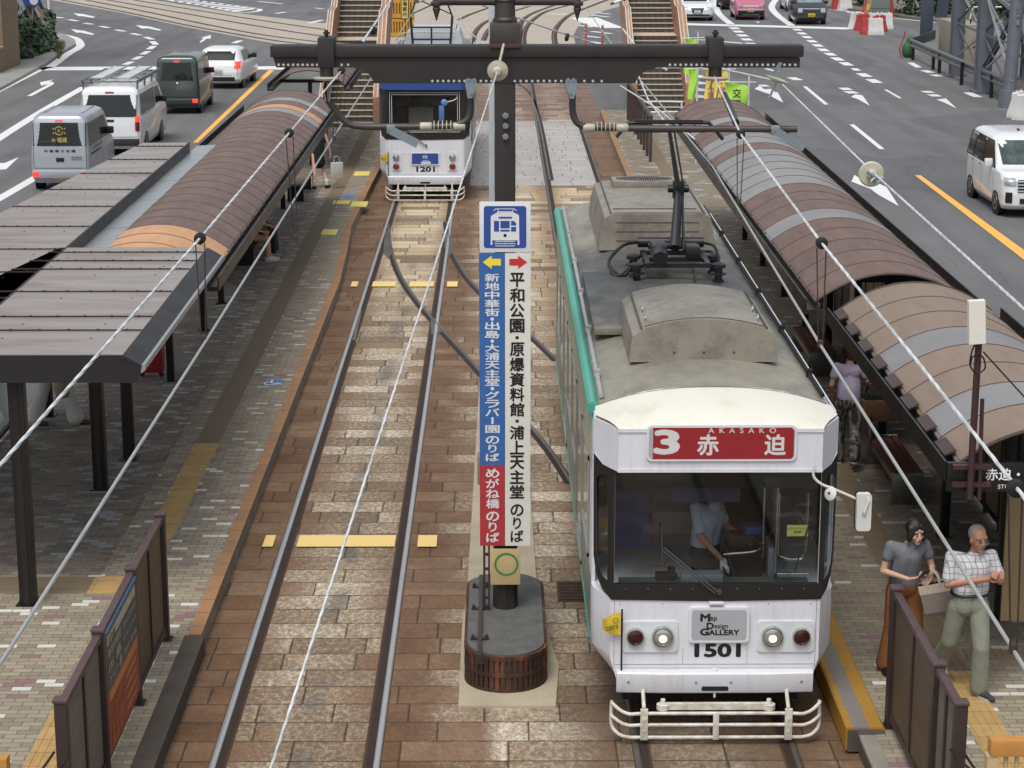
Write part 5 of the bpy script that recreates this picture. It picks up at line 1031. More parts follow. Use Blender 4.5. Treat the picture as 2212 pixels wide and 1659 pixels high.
        q.lathe([(0, .022), (.02, .02)], ((m0[0] + m1[0]) / 2 - x, -.23, (m0[2] + m1[2]) / 2), (0, -1, 0), 12, 2); q.tube([((m0[0] + m1[0]) / 2 - x, -.245, (m0[2] + m1[2]) / 2), (m1[0] - x - .03, -.245, m1[2] - .06), (m1[0] - x - .05, -.2, m1[2] + .01)], .01, 6, 0); q.build('side_mirror', [paint('mirror_white', lin('dcdcd6'), .4), UNDER, PORC], T)
    # small yellow flag at the left lamp
    fp0 = (-.885, -.06) if a else (-.93, -.04); q = MB().tube([(fp0[0], fp0[1], .66), (fp0[0], fp0[1], 1.27)], .009, 8, 2); random.seed(5)
    U = [i / 8 for i in range(9)]; wob = lambda s, t: (fp0[0] - .012 - s * .17, fp0[1] + .035 * math.sin(s * 6 + t * 2) * s, 1.24 - t * (.23 - .05 * s) - s * .06 + .05 * s * t)
    q.grid(wob, U, U, 0); q.grid(lambda s, t: Vector(wob(s, t)) + Vector((0, .003, 0)), U, U, 0)
    q.text('交通安全' if a else '安全', Vector(wob(.5, .75)) + Vector((0, -.022, .0)), (-1, 0, .2) if False else (1, 0, .22), (0, 0, 1), .05, 1, .03, w=.13); c0 = Vector(wob(.28, .3)) + Vector((0, -.024, 0))
    for i in range(12): q.bar(c0 + Vector((.024 * math.cos(i * .5236), 0, .024 * math.sin(i * .5236))), c0 + Vector((.024 * math.cos((i + 1) * .5236), 0, .024 * math.sin((i + 1) * .5236))), .003, .006, 1)
    q.build('pennant', [FLAGY, FLAGG, UNDER], T)
    return T
def roof_unit(T, name, x0, x1, y0, y1, z0, h, arch, inset, mat, front_lines, vent):
    """tapered roof box: flat or arched top"""
    q = MB(); n = 12; A = [i / n for i in range(n + 1)]
    def sect(y, k):
        zt_ = lambda t: z0 + h + arch * (1 - (2 * t - 1) ** 2); ix = inset
        pts = [(x0, y, z0), (x0 + ix * .5, y, z0 + h * .55)]
        for t in A:
            r_ = .06; xx = x0 + ix + (x1 - x0 - 2 * ix) * t; pts.append((xx, y, zt_(t) - (.05 if t in (0, 1) else 0)))
        return pts + [(x1 - ix * .5, y, z0 + h * .55), (x1, y, z0)]
    q.loft([sect(y0, 0), sect(y0 + .05, 0), sect(y1 - .12, 0), [(p[0], p[1], p[2] - (.07 if p[2] > z0 + h * .6 else 0)) for p in sect(y1, 0)]])
    for s in (.06, .94): q.tube([(x0 + inset + (x1 - x0 - 2 * inset) * s, yy, z0 + h + arch * (1 - (2 * s - 1) ** 2) + .002) for yy in (y0 + .03, y1 - .1)], .012, 6, 1)
    q.tube([(x0 + inset + (x1 - x0 - 2 * inset) * t, y0 + .06, z0 + h + arch * (1 - (2 * t - 1) ** 2) + .002) for t in A[1:-1]], .01, 6, 1)
    for i in range(front_lines): q.box(x0 + .22, x1 - .22, y0 - .004, y0, z0 + h * (.25 + .25 * i), z0 + h * (.25 + .25 * i) + .012, 1)
    if not front_lines:
        for x_ in (-.3, 0, .3): q.lathe([(0, .014), (.006, .01)], ((x0 + x1) / 2 + x_, y0, z0 + .1), (0, -1, 0), 10, 1)
        for s in (.1, .9):
            for yy in (y0 + .35, y0 + .8): xx = x0 + inset + (x1 - x0 - 2 * inset) * s; zz_ = z0 + h + arch * (1 - (2 * s - 1) ** 2); q.tube(smooth_path([(xx - .0, yy - .05, zz_), (xx, yy - .05, zz_ + .05), (xx, yy + .05, zz_ + .05), (xx, yy + .05, zz_)], 3), .009, 6, 2)
    if vent:
        zz_ = z0 + h; ym = y1 - .8; q.box(x0 + .3, x0 + 1.22, ym, y1 - .3, zz_ + .001, zz_ + .09, 0, .01); xm, n2 = x0 + .76, 24
        for i in range(n2): u = -1 + 2 * (i + .5) / n2; hw = .21 * math.sqrt(1 - u * u); xx = xm + u * .4; q.box(xx - .011, xx + .011, (ym + y1 - .3) / 2 - hw, (ym + y1 - .3) / 2 + hw, zz_ + .0905, zz_ + .094, 3)
        for i in range(9):
            for j in range(6): q.obox((x0 + .045 + .018 * j, y0 + .5 + i * .09, z0 + .14 + .045 * j), ((0, 1, 0), (inset * .5, 0, h * .55), (h * .55, 0, -inset * .5)), (.03, .012, .006), 3)
        q.box(x0 + .2, x0 + 1.3, y0 + .4, y0 + .42, zz_ + .001, zz_ + .008, 3)
    return fix(q.build(name, [mat, paint('unit_trim', lin('4d4642'), .6), CHROME, UNDER], T))
TA = tram('white fronted teal tram with red route 3 destination sign, nearest the camera', 2.045, 18.6, .0, 13.1, 'a')
def loc(p, q=(2.045, 18.6)): return (p[0] - q[0], p[1] - q[1], p[2])
zr = 3.26
fl_ = loc(g(1360, 776, zr)); fr_ = loc(g(1681, 776, zr)); roof_unit(TA, 'front_roof_unit', fl_[0], fr_[0], fl_[1], fl_[1] + 2.0, zr - .03, .31, .13, .03, ACB, 0, False)
fl_ = loc(g(1294, 536, zr)); fr_ = loc(g(1546, 536, zr)); roof_unit(TA, 'rear_roof_unit', fl_[0], fr_[0], fl_[1], fl_[1] + 3.2, zr - .03, .48, .0, .07, ACB, 3, True)
def insulator(mb, c, k=1.0, m=0): mb.lathe([(0, .07 * k), (.03, .07 * k), (.035, .045 * k), (.09, .045 * k), (.095, .1 * k), (.11, .1 * k), (.12, .05 * k), (.17, .05 * k), (.175, .085 * k), (.215, .085 * k), (.235, .03 * k)], c, (0, 0, 1), 16, m)
def panto(T, org, x, y, z, zc, head_x, head_y, s=1):
    """single arm pantograph: base frame, lower arm, upper arm, head"""
    o = MB(); 
    for dx in (-.55, .55):
        for dy in (-.35, .25): insulator(o, (x + dx * .9, y + dy, z)); o.tube([(x + dx * .9, y + dy, z + .19), (x + dx * .62, y + dy + .12, z + .2)], .018, 6)
    for dx in (-.36, .36): o.box(x + dx - .03, x + dx + .03, y - .42, y + .5, z + .18, z + .24)
    for dy in (-.4, .0, .46): o.box(x - .4, x + .4, y + dy - .03, y + dy + .03, z + .185, z + .235)
    o.lathe([(0, .1), (.3, .1), (.31, .06)], (x - .22, y - .5, z + .3), (0, 1, .1), 8); o.box(x - .3, x - .12, y - .25, y + .2, z + .24, z + .42, 0, .02); o.box(x + .12, x + .3, y - .1, y + .15, z + .24, z + .38, 0, .02)
    o.tube([(x - .42, y + .6, z + .32), (x + .4, y + .6, z + .32)], .065, 12); o.tube([(x - .3, y + .45, z + .3), (x + .3, y + .45, z + .3)], .04, 10)
    o.tube([(x + .18, y - .4, z + .2), (x + .2, y - .62, z)], .014, 6)
    fr = o.build('pantograph_base', BLACKI, T)
    k = Vector((x + .1, y + .9, z + .95)); h = Vector((head_x, head_y, zc))
    a = MB(); a.tube([(x + .02, y + .3, z + .3), k], [.07, .045], 10, 0); a.tube([(x + .12, y + .2, z + .28), k + Vector((.05, 0, -.04))], .018, 6, 0); a.lathe([(-.13, .05), (.13, .05)], k, (1, 0, 0), 12, 0); a.box(k.x - .07, k.x + .07, k.y - .06, k.y + .06, k.z - .12, k.z + .1, 0, .01)
    a.tube([k, h - Vector((0, 0, .08))], [.036, .022], 8, 1); a.tube([k + Vector((.07, 0, 0)), h - Vector((-.06, 0, .1))], .012, 6, 1); a.build('folding_arm', [BLACKI, paint('arm_grey', lin('6c7175'), .45, .4)], T)
    b = MB(); b.tube(smooth_path([h + Vector((-.62, .05, -.17)), h + Vector((-.5, .05, -.04)), h + Vector((-.38, .05, 0)), h + Vector((.38, .05, 0)), h + Vector((.5, .05, -.04)), h + Vector((.64, .05, -.2))], 4), .022, 8); b.box(h.x - .42, h.x + .42, h.y - .12, h.y - .04, h.z - .1, h.z - .04, 0, .01); b.box(h.x - .4, h.x + .4, h.y + .03, h.y + .07, h.z, h.z + .03, 0); b.tube([h + Vector((-.3, -.08, -.07)), h + Vector((-.3, .05, 0))], .012, 6); b.tube([h + Vector((.3, -.08, -.07)), h + Vector((.3, .05, 0))], .012, 6); b.build('contact_head', BLACKI, T)
    c = MB(); 
    for k2 in range(2): c.tube(smooth_path([(x - .42, y + .55, z + .33), (x - .62, y + .45, z + .3), (x - .8, y + .2, z + .14), (x - .72 + k2 * .06, y - .3, z + .06), (x - .5, y - .15, z + .2)], 5), .02, 7)
    c.tube(smooth_path([(x + .4, y + .55, z + .32), (x + .52, y + .35, z + .3), (x + .55, y + .05, z + .12)], 5), .018, 7); c.build('roof_cable', BLACKI, T)
pb = loc(g(1458, 590, zr)); ph = loc(g(1446, 262, 5.18)); panto(TA, None, pb[0], pb[1], zr - .04, 5.16, ph[0], ph[1])
TB = tram('white and blue tram waiting at the far end of the left track', -1.84, 52.4, 0, 13.1, 'b')
roof_unit(TB, 'front_roof_unit', -.8, .8, 1.3, 3.3, 3.23, .25, .13, .1, ACW, 0, False)
roof_unit(TB, 'rear_roof_unit', -.88, .88, 7.6, 9.8, 3.23, .55, .0, .15, ACW, 0, False)
q = MB()   # diamond pantograph with crossed struts
bx, by, bz = 0, 6.0, 3.25
for s in (-1, 1):
    q.tube([(s * .5, by, bz), (s * .58, by, 4.25)], .035, 6); q.tube([(s * .58, by, 4.25), (s * .4, by, 4.75)], .025, 6); q.tube([(s * .58, by, 4.3), (-s * .45, by, 4.75)], .018, 6)
for z, w_ in ((3.62, .52), (3.95, .55)): q.tube([(-w_, by, z), (w_, by, z)], .028, 6)
q.tube([(0, by, 3.3), (0, by, 3.95)], .025, 6); q.box(-.65, .65, by - .3, by + .3, bz, bz + .16, 0, .02); q.tube([(-.9, by, 4.8), (.9, by, 4.8)], .03, 8); q.build('pantograph', BLACKI, TB)
k = MB().tube(smooth_path([(-.75, -.12, 2.68), (-.75, -.2, 2.6), (-.72, -.22, 2.45)], 4), .015, 6); k = MB(); k.tube(smooth_path([(.82, -.05, 2.64), (.75, -.15, 2.58), (.56, -.2, 2.53)], 4), .012, 6, 1); k.lathe([(0, .08), (.03, .085), (.05, .03)], (.5, -.2, 2.52), (0, -1, .2), 18, 0); k.box(.36, .5, -.24, -.17, 2.05, 2.45, 0, .03); k.build('blue_mirror', [paint('mirror_blue', lin('4f6da3'), .4), TRIMW], TB)
k = MB().tube([(1.05, 7.5, 3.3), (1.05, 12.5, 3.3)], .02, 6).tube(smooth_path([(-1.0, 7.5, 3.2), (-1.0, 7.5, 3.6), (-.6, 7.5, 3.7), (.6, 7.5, 3.7)], 4), .02, 6); k.build('roof_rail', paint('grey_rail', lin('aaa69e'), .5), TB)
# ================================================================ vehicles
TYRE = paint('tyre_rubber', lin('161617'), .8); RIMS = paint('wheel_steel', lin('8c8e90'), .35, .7, .2, 9); CGLASS = paint('car_glass', lin('14181a'), .06, 0, .4, 1.5); TRIMB = paint('car_black_trim', lin('17181a'), .5); REDL = emit('lit_brake_lamp', (.8, .04, .03), .8); REDD = paint('red_lamp_lens', lin('6e1a1c'), .15); CLEARL = paint('lamp_glass', lin('a9b2b6'), .1, .3, .3, 30); PLY = paint('yellow_number_plate', lin('cfae2f'), .5, 0, .06); PLB = paint('black_number_plate', lin('151515'), .5); PLW = paint('white_number_plate', lin('c9cbcb'), .5, 0, .05); PLT = paint('plate_yellow_figures', lin('d6b84a'), .5); CBUMP = paint('dull_black_bumper', lin('26272a'), .6)
def carpaint(name, c, rough=.22, metal=0):
    t = MT(name, rough, metal); n = t.noise(1.2, 3); t.color(t.mix(n * .3, c, tuple(x * .8 for x in c))); t.b.inputs['Coat Weight'].default_value = .6; t.b.inputs['Coat Roughness'].default_value = .08; return t.mat
def interp(tab, z, k):
    for a, b in zip(tab, tab[1:]):
        if z <= b[0]: t = (z - a[0]) / max(b[0] - a[0], 1e-6); t = max(0, t); return a[k] + (b[k] - a[k]) * t
    return tab[-1][k]
class Car:
    """tab rows: (z, rear y, front y, half width, corner radius)"""
    def __init__(s, name, label, cat, loc, rz, tab, mat, wheels, wr=.3, sc=(1.06, 1.1, 1.04), group=None):
        s.T = thing(name, label, cat, loc, rz, group); s.T.scale = sc; s.t = tab; s.mat = mat; b = MB(); rings = []
        zs = sorted(set([r[0] for r in tab] + [tab[0][0] + (tab[-1][0] - tab[0][0]) * i / 26 for i in range(27)]))
        for z in zs:
            y0, y1, w, r = (interp(tab, z, k) for k in (1, 2, 3, 4)); ring = []
            for cx_, cy_, t0 in ((w - r, y1 - r, 0), (-w + r, y1 - r, 90), (-w + r, y0 + r, 180), (w - r, y0 + r, 270)):
                for i in range(6): t = R(t0 + 18 * i); ring.append((cx_ + r * math.cos(t), cy_ + r * math.sin(t), z))
            rings.append(ring)
        b.loft(rings); s.body = fix(b.build('body', mat, s.T, smooth=50))
        for y in wheels:
            for sg in (-1, 1):
                xw = interp(tab, wr, 3) * sg; q = MB()
                q.lathe([(-.012, wr + .055), (.004, wr + .05), (.005, wr * .6)], (xw, y, wr), (sg, 0, 0), 26); arch = q.build('wheel_arch', TRIMB, s.T)
                q = MB().lathe([(-.18, wr * .7), (-.17, wr), (-.03, wr), (.014, wr * .93), (.016, wr * .64)], (xw, y, wr), (sg, 0, 0), 26); tw = q.build('wheel', TYRE, s.T)
                q = MB().lathe([(.0, wr * .66), (.02, wr * .64), (.012, wr * .3), (.024, wr * .18), (.03, .01)], (xw, y, wr), (sg, 0, 0), 20, 0)
                for i in range(6): a = R(60 * i); q.obox((xw + sg * .016, y + math.cos(a) * wr * .45, wr + math.sin(a) * wr * .45), ((0, math.cos(a), math.sin(a)), (0, -math.sin(a), math.cos(a)), (1, 0, 0)), (wr * .13, wr * .07, .006), 1)
                rim = q.build('rim', [RIMS, TRIMB], tw)
    def R(s, z): return interp(s.t, z, 1)
    def Fr(s, z): return interp(s.t, z, 2)
    def W(s, z): return interp(s.t, z, 3)
    def cin(s, x, z):
        r = interp(s.t, z, 4); d = min(max(0, abs(x) - (s.W(z) - r)), r * .98); return r - math.sqrt(r * r - d * d)
    def quadgrid(s, q, fn, mb, m, n=6):
        def at(u, w): a = [q[0][i] + (q[1][i] - q[0][i]) * u for i in (0, 1)]; b = [q[3][i] + (q[2][i] - q[3][i]) * u for i in (0, 1)]; return fn(a[0] + (b[0] - a[0]) * w, a[1] + (b[1] - a[1]) * w)
        U = [i / n for i in range(n + 1)]; mb.grid(at, U, U, m)
    def side(s, name, q, mat, sg=None, off=.006, mb=None):
        for g_ in ((-1, 1) if sg is None else (sg,)):
            b = MB(); s.quadgrid(q, lambda y, z: (g_ * (s.W(z) + off), y, z), b, 0); b.build(name, mat, s.T)
    def rear(s, name, q, mat, off=.006, mats=None):
        b = MB(); s.quadgrid(q, lambda x, z: (x, s.R(z) - off + s.cin(x, z), z), b, 0); return b.build(name, mat, s.T)
    def front(s, name, q, mat, off=.006):
        b = MB(); s.quadgrid(q, lambda x, z: (x, s.Fr(z) + off - s.cin(x, z), z), b, 0); return b.build(name, mat, s.T)
    def rect(s, face, name, x0, x1, z0, z1, mat, off=.006): return getattr(s, face)(name, ((x0, z0), (x1, z0), (x1, z1), (x0, z1)), mat, off=off)
    def box(s, name, a, mat, b=.01): return MB().box(*a, 0, b).build(name, mat, s.T)
    def plate(s, face, z, bm, tm, txt, small, x=0):
        y = s.R(z) - .03 if face == 'rear' else s.Fr(z) + .03; d = -1 if face == 'rear' else 1
        q = MB().box(x - .165, x + .165, y - .008, y + .008, z, z + .165, 0, .004); ex = (1, 0, 0) if d < 0 else (-1, 0, 0)
        q.text(txt, (x, y + d * .0095, z + .025), ex, (0, 0, 1), .075, 1, .03, wmax=.27); q.text(small, (x, y + d * .0095, z + .118), ex, (0, 0, 1), .03, 1, .0, wmax=.2); q.build('number_plate', [bm, tm], s.T)
    def seams(s, ys, z0, z1, extra=()):
        for g_ in (-1, 1):
            b = MB()
            for y in ys: s.quadgrid(((y, z0), (y + .012, z0), (y + .012, z1), (y, z1)), lambda y_, z_: (g_ * (s.W(z_) + .003), y_, z_), b, 0)
            b.build('door_seams', TRIMB, s.T)
        if extra:
            b = MB(); x, za, zb = extra
            for xx in (-x, x): s.quadgrid(((xx - .006, za), (xx + .006, za), (xx + .006, zb), (xx - .006, zb)), lambda x_, z_: (x_, s.R(z_) - .003 + s.cin(x_, z_), z_), b, 0)
            s.quadgrid(((-x, za), (x, za), (x, za + .012), (-x, za + .012)), lambda x_, z_: (x_, s.R(z_) - .003 + s.cin(x_, z_), z_), b, 0); b.build('tailgate_seam', TRIMB, s.T)
    def mirrors(s, y, z, mat, sgs=(-1, 1)):
        for g_ in sgs: x = g_ * (s.W(z) + .1); q = MB().box(min(x - .09, x + .09), max(x - .09, x + .09), y - .05, y + .07, z - .08, z + .1, 0, .03); q.bar((g_ * s.W(z), y, z - .03), (x, y, z - .04), .06, .05, 0); q.build('side_mirror', mat, s.T)
def boxvan(L, W, H, hood=.55, rake=.6, belt=.98, rear=.1):
    w = W / 2
    return [(.2, .06, L - .1, w - .05, .13), (.32, .0, L - .01, w - .015, .12), (.55, .0, L, w, .1), (belt - .12, .02, L - .06, w, .1), (belt, .03, L - hood * .5, w - .008, .1), (belt + .12, .04, L - hood, w - .025, .1), (H - .2, rear, L - hood - rake, w - .06, .1), (H - .09, rear + .03, L - hood - rake - .12, w - .1, .15), (H - .03, rear + .1, L - hood - rake - .25, w - .17, .2), (H, rear + .35, L - hood - rake - .6, w - .42, .2)]
# --- silver van with gold writing
SILVER = carpaint('silver_car_paint', lin('a3a8af'), .3, .35)
sx, sy, _ = g(133, 413)
c = Car('delivery_van', 'silver van with gold characters on its rear window and yellow plate', 'van', (sx, sy, 0), 0, boxvan(3.39, 1.475, 1.88, .4, .5), SILVER, (.55, 2.95), .27, (1.04, 1.1, 1.07))
c.rect('rear', 'rear_window', -.655, .655, 1.1, 1.66, CGLASS); c.rect('rear', 'high_brake_light', -.1, .1, 1.69, 1.73, REDL, .014)
GOLD = paint('gold_lettering', lin('b09d58'), .5); c_t = MB(); yq = c.R(1.4) - .02; e = ((1, 0, 0), (0, 0, 1))
c_t.text('中', (0, yq, 1.42), *e, .1, 0, .02, w=.07)
for i in range(16): a, b = R(i * 22.5), R(i * 22.5 + 22.5); c_t.bar((.1 * math.cos(a), yq, 1.47 + .1 * math.sin(a)), (.1 * math.cos(b), yq, 1.47 + .1 * math.sin(b)), .004, .025, 0)
for dx, dz_ in ((-.14, .05), (.14, .05), (-.14, -.06), (.14, -.06)): c_t.box(dx - .018, dx + .018, yq - .002, yq + .002, 1.455 + dz_, 1.49 + dz_, 0)
c_t.build('window_emblem', GOLD, c.T); c_t = MB(); c_t.text('㈱', (-.14, c.R(1.2) - .02, 1.2), *e, .09, 0, .02); c_t.text('福建', (.07, c.R(1.2) - .02, 1.19), *e, .12, 0, .03)
c_t.build('window_lettering', GOLD, c.T); c_t = MB(); c_t.text('中 華 菓 子 本 舗', (0, c.R(.97) - .012, .95), *e, .065, 1, .025, w=.78); c_t.build('shop_lettering', [GOLD, TRIMB], c.T); c_t = MB(); c_t.text('TEL 095 824 5290', (.42, c.R(.8) - .012, .76), *e, .03, 1, .01, w=.26); c_t.text('株式会社', (.42, c.R(.8) - .012, .81), *e, .04, 1, .02, w=.26)
c_t.build('phone_lettering', [GOLD, TRIMB], c.T)
c.box('rear_handle', (-.1, .1, -.005, .05, .72, .82), TRIMB); c.box('bumper', (-.7, .7, -.05, .2, .32, .52), SILVER, .03); q = MB().tube([(-.02, .0, 1.12), (-.08, -.02, 1.2), (-.45, -.015, 1.22)], .008, 6).build('wiper', TRIMB, c.T)
for s in (-1, 1): c.box('tail_light', (min(s * .52, s * .69), max(s * .52, s * .69), -.062, -.03, .36, .48), REDL, .01)
c.plate('rear', .3, PLY, TRIMB, '・44-00', '長崎 480')
c.side('side_window', ((.22, 1.08), (1.6, 1.08), (1.6, 1.63), (.25, 1.63)), CGLASS); c.side('side_window', ((1.7, 1.08), (2.72, 1.08), (2.25, 1.63), (1.7, 1.63)), CGLASS); c.mirrors(2.45, 1.2, TRIMB); c.seams((.95, 1.66, 2.62), .34, 1.62, (.66, .56, 1.66))
c.side('door_rail', ((.25, .86), (1.5, .86), (1.5, .9), (.25, .9)), TRIMB); c.side('door_handle', ((1.58, .98), (1.66, .98), (1.66, 1.06), (1.58, 1.06)), TRIMB, off=.02)
q = MB(); yq = .5
for i, t in enumerate('中華菓子福建'): q.text(t, (c.W(.95) + .012, .55 + i * .17, .96 - .0), (0, 1, 0), (0, 0, 1), .08, 0, .02)
q.build('side_lettering', TRIMB, c.T)
rb = MB()
for i in range(6): rb.box(-.5 + i * .2 - .03, -.5 + i * .2 + .03, .4, 2.0, 1.86, 1.875, 0, .006)
rb.build('roof_rib', SILVER, c.T)
# --- white van with ladders
WHITEC = carpaint('white_car_paint', lin('d6d8d9'), .25)
sx, sy, _ = g(240, 337)
c = Car('work_van', 'big white van with ladder rack on its roof, stopped behind the silver van', 'van', (sx, sy, 0), 0, boxvan(4.69, 1.695, 1.98, .35, .75, 1.05, .16), WHITEC, (.95, 3.55), .33, (1.06, 1.1, 1.02))
c.rect('rear', 'rear_window', -.75, .75, 1.12, 1.74, CGLASS); c.rect('rear', 'high_brake_light', -.12, .12, 1.79, 1.83, REDD, .014); c.box('bumper', (-.8, .8, -.09, .2, .3, .5), CBUMP, .03)
for s in (-1, 1): c.rect('rear', 'tail_light', min(s * .7, s * .82), max(s * .7, s * .82), .98, 1.14, REDL, .016); c.rect('rear', 'tail_light', min(s * .7, s * .82), max(s * .7, s * .82), .72, .975, REDD, .016)
c.rect('rear', 'rear_handle', -.12, .12, .98, 1.05, TRIMB, .014); c.side('side_window', ((.35, 1.15), (2.65, 1.15), (2.65, 1.73), (.38, 1.73)), CGLASS); c.side('side_window', ((2.8, 1.2), (3.9, 1.2), (3.4, 1.7), (2.8, 1.7)), CGLASS); c.mirrors(3.65, 1.25, TRIMB); c.seams((1.5, 2.72, 3.8), .34, 1.75, (.77, .54, 1.74))
c.side('door_rail', ((.4, 1.1), (2.5, 1.1), (2.5, 1.13), (.4, 1.13)), GALV)
lr = MB()
for x in (-.55, -.2, .18, .55): lr.tube([(x, .3, 2.2), (x, 4.1, 2.2)], .028, 6)
for i in range(12): y = .45 + i * .31; lr.tube([(-.55, y, 2.2), (-.2, y, 2.2)], .018, 6); lr.tube([(.18, y, 2.2), (.55, y, 2.2)], .018, 6)
lr.build('ladder', paint('ladder_aluminium', lin('b9bdc0'), .3, .7, .1), c.T)
rk = MB()
for y in (.35, 1.5, 2.7, 3.8):
    rk.tube([(-.78, y, 2.1), (.78, y, 2.1)], .025, 6)
    for s in (-1, 1): rk.bar((s * .74, y, 1.84), (s * .76, y, 2.1), .05, .05)
rk.box(-.8, -.74, .3, 3.9, 2.08, 2.16); rk.box(.74, .8, .3, 3.9, 2.08, 2.16); rk.build('roof_rack', paint('rack_grey', lin('6b6e70'), .4, .5), c.T)
# --- dark green kei van
GREENC = carpaint('dark_green_car_paint', lin('2e3a37'), .25, .2)
sx, sy, _ = g(385, 247)
c = Car('kei_van', 'dark green van with black number plate in front of the white van', 'van', (sx, sy, 0), 0, boxvan(3.39, 1.475, 1.88, .35, .5), GREENC, (.55, 2.95), .27, (1.04, 1.1, 1.07))
c.rect('rear', 'rear_window', -.66, .66, 1.08, 1.65, CGLASS); c.rect('rear', 'high_brake_light', -.09, .09, 1.67, 1.71, REDL, .014); c.box('bumper', (-.7, .7, -.05, .2, .32, .52), GREENC, .03)
for s in (-1, 1): c.box('tail_light', (min(s * .5, s * .68), max(s * .5, s * .68), -.062, -.03, .38, .5), REDL, .01)
c.plate('rear', .34, PLB, PLT, '43-46', '長崎 480', -.22); c.side('side_window', ((.22, 1.08), (1.6, 1.08), (1.6, 1.63), (.25, 1.63)), CGLASS); c.side('side_window', ((1.7, 1.08), (2.72, 1.08), (2.25, 1.63), (1.7, 1.63)), CGLASS); c.mirrors(2.45, 1.2, TRIMB); c.seams((.95, 1.66, 2.62), .34, 1.62, (.66, .56, 1.66)); c.rect('rear', 'badge', -.03, .03, .98, 1.04, CHROME, .014)
# --- white hatchback
sx, sy, _ = g(472, 193)
HB = [(.2, .15, 3.9, .74, .25), (.35, .0, 4.02, .83, .25), (.6, .0, 4.05, .85, .25), (.85, .05, 3.95, .85, .25), (.95, .12, 3.4, .83, .25), (1.02, .2, 2.95, .8, .22), (1.3, .45, 2.3, .68, .2), (1.4, .6, 2.05, .62, .2), (1.46, .85, 1.8, .5, .2), (1.475, 1.1, 1.6, .3, .15)]
c = Car('hatchback_car', 'white hatchback first in the queue at the left stop line', 'car', (sx, sy, 0), -.04, HB, WHITEC, (.75, 3.3), .3, (1.08, 1.1, 1.06))
c.rect('rear', 'rear_window', -.58, .58, 1.04, 1.34, CGLASS, .012)
for s in (-1, 1): c.rect('rear', 'tail_light', min(s * .58, s * .8), max(s * .58, s * .8), .76, 1.0, REDL, .02)
c.rect('rear', 'lower_trim', -.6, .6, .3, .45, TRIMB, .016); c.plate('rear', .58, PLW, TRIMB, '52-10', '長崎'); c.side('side_window', ((.75, .98), (1.7, .98), (1.7, 1.34), (1.05, 1.34)), CGLASS, off=.012); c.side('side_window', ((1.78, .98), (2.75, .98), (2.2, 1.34), (1.78, 1.34)), CGLASS, off=.012); c.mirrors(2.65, 1.02, TRIMB); c.seams((1.74, 2.75), .3, 1.0, (.7, .5, 1.0))
# --- white minivan on the right road, oncoming
MV = [(.2, .1, 3.62, .78, .25), (.3, .0, 3.7, .82, .25), (.55, .0, 3.7, .835, .24), (.85, .03, 3.66, .835, .24), (1.0, .06, 3.5, .83, .22), (1.06, .07, 3.0, .82, .2), (1.1, .08, 2.9, .81, .2), (1.55, .16, 2.35, .74, .18), (1.66, .22, 2.15, .69, .2), (1.72, .35, 1.95, .6, .25), (1.735, .6, 1.6, .3, .2)]
p0, p1 = g(2096, 426), g(2147, 464)
mx_, my_ = p1[0] + .93, p0[1] + .72
c = Car('minivan', 'white minivan with chrome grille driving on the right hand road', 'minivan', (mx_, my_, 0), math.pi, MV, WHITEC, (.6, 3.05), .3, (1.07, 1.14, 1.06))
c.rect('front', 'windscreen', -.66, .66, 1.12, 1.6, paint('leaf_reflection_paint', lin('4d5a58'), .12, 0, .7, 4), .014); c.side('side_window', ((.2, 1.06), (.75, 1.06), (.75, 1.56), (.28, 1.56)), CGLASS, off=.01); c.side('side_window', ((.85, 1.04), (1.62, 1.04), (1.62, 1.58), (.85, 1.58)), CGLASS, off=.01); c.side('side_window', ((1.7, 1.04), (2.8, 1.04), (2.3, 1.58), (1.7, 1.58)), CGLASS, off=.01); c.side('black_pillar', ((.1, 1.03), (2.9, 1.03), (2.33, 1.6), (.2, 1.6)), TRIMB, off=.004)  # tree reflection painted into the windscreen colour
c.rect('front', 'grille', -.5, .5, .6, .88, TRIMB, .02)
for i in range(4): c.rect('front', 'chrome_bar', -.52, .52, .62 + i * .07, .645 + i * .07, CHROME, .035)
c.rect('front', 'lower_grille', -.45, .45, .34, .46, TRIMB, .02)
for s in (-1, 1): c.rect('front', 'headlight', min(s * .54, s * .79), max(s * .54, s * .79), .76, .92, CLEARL, .025); c.rect('front', 'fog_lamp_frame', min(s * .62, s * .76), max(s * .62, s * .76), .36, .6, TRIMB, .02)
c.plate('front', .47, PLW, TRIMB, '31-27', '長崎'); c.mirrors(2.55, 1.12, WHITEC); c.seams((.8, 1.66, 2.75), .3, 1.04); c.side('door_handle', ((1.45, .94), (1.6, .94), (1.6, .98), (1.45, .98)), CHROME, off=.02); c.side('door_handle', ((.75, .94), (.9, .94), (.9, .98), (.75, .98)), CHROME, off=.02); c.side('sill', ((.95, .2), (2.7, .2), (2.7, .27), (.95, .27)), CHROME)
c.box('roof_aerial', (-.02, .02, 1.5, 1.62, 1.735, 1.78), TRIMB)
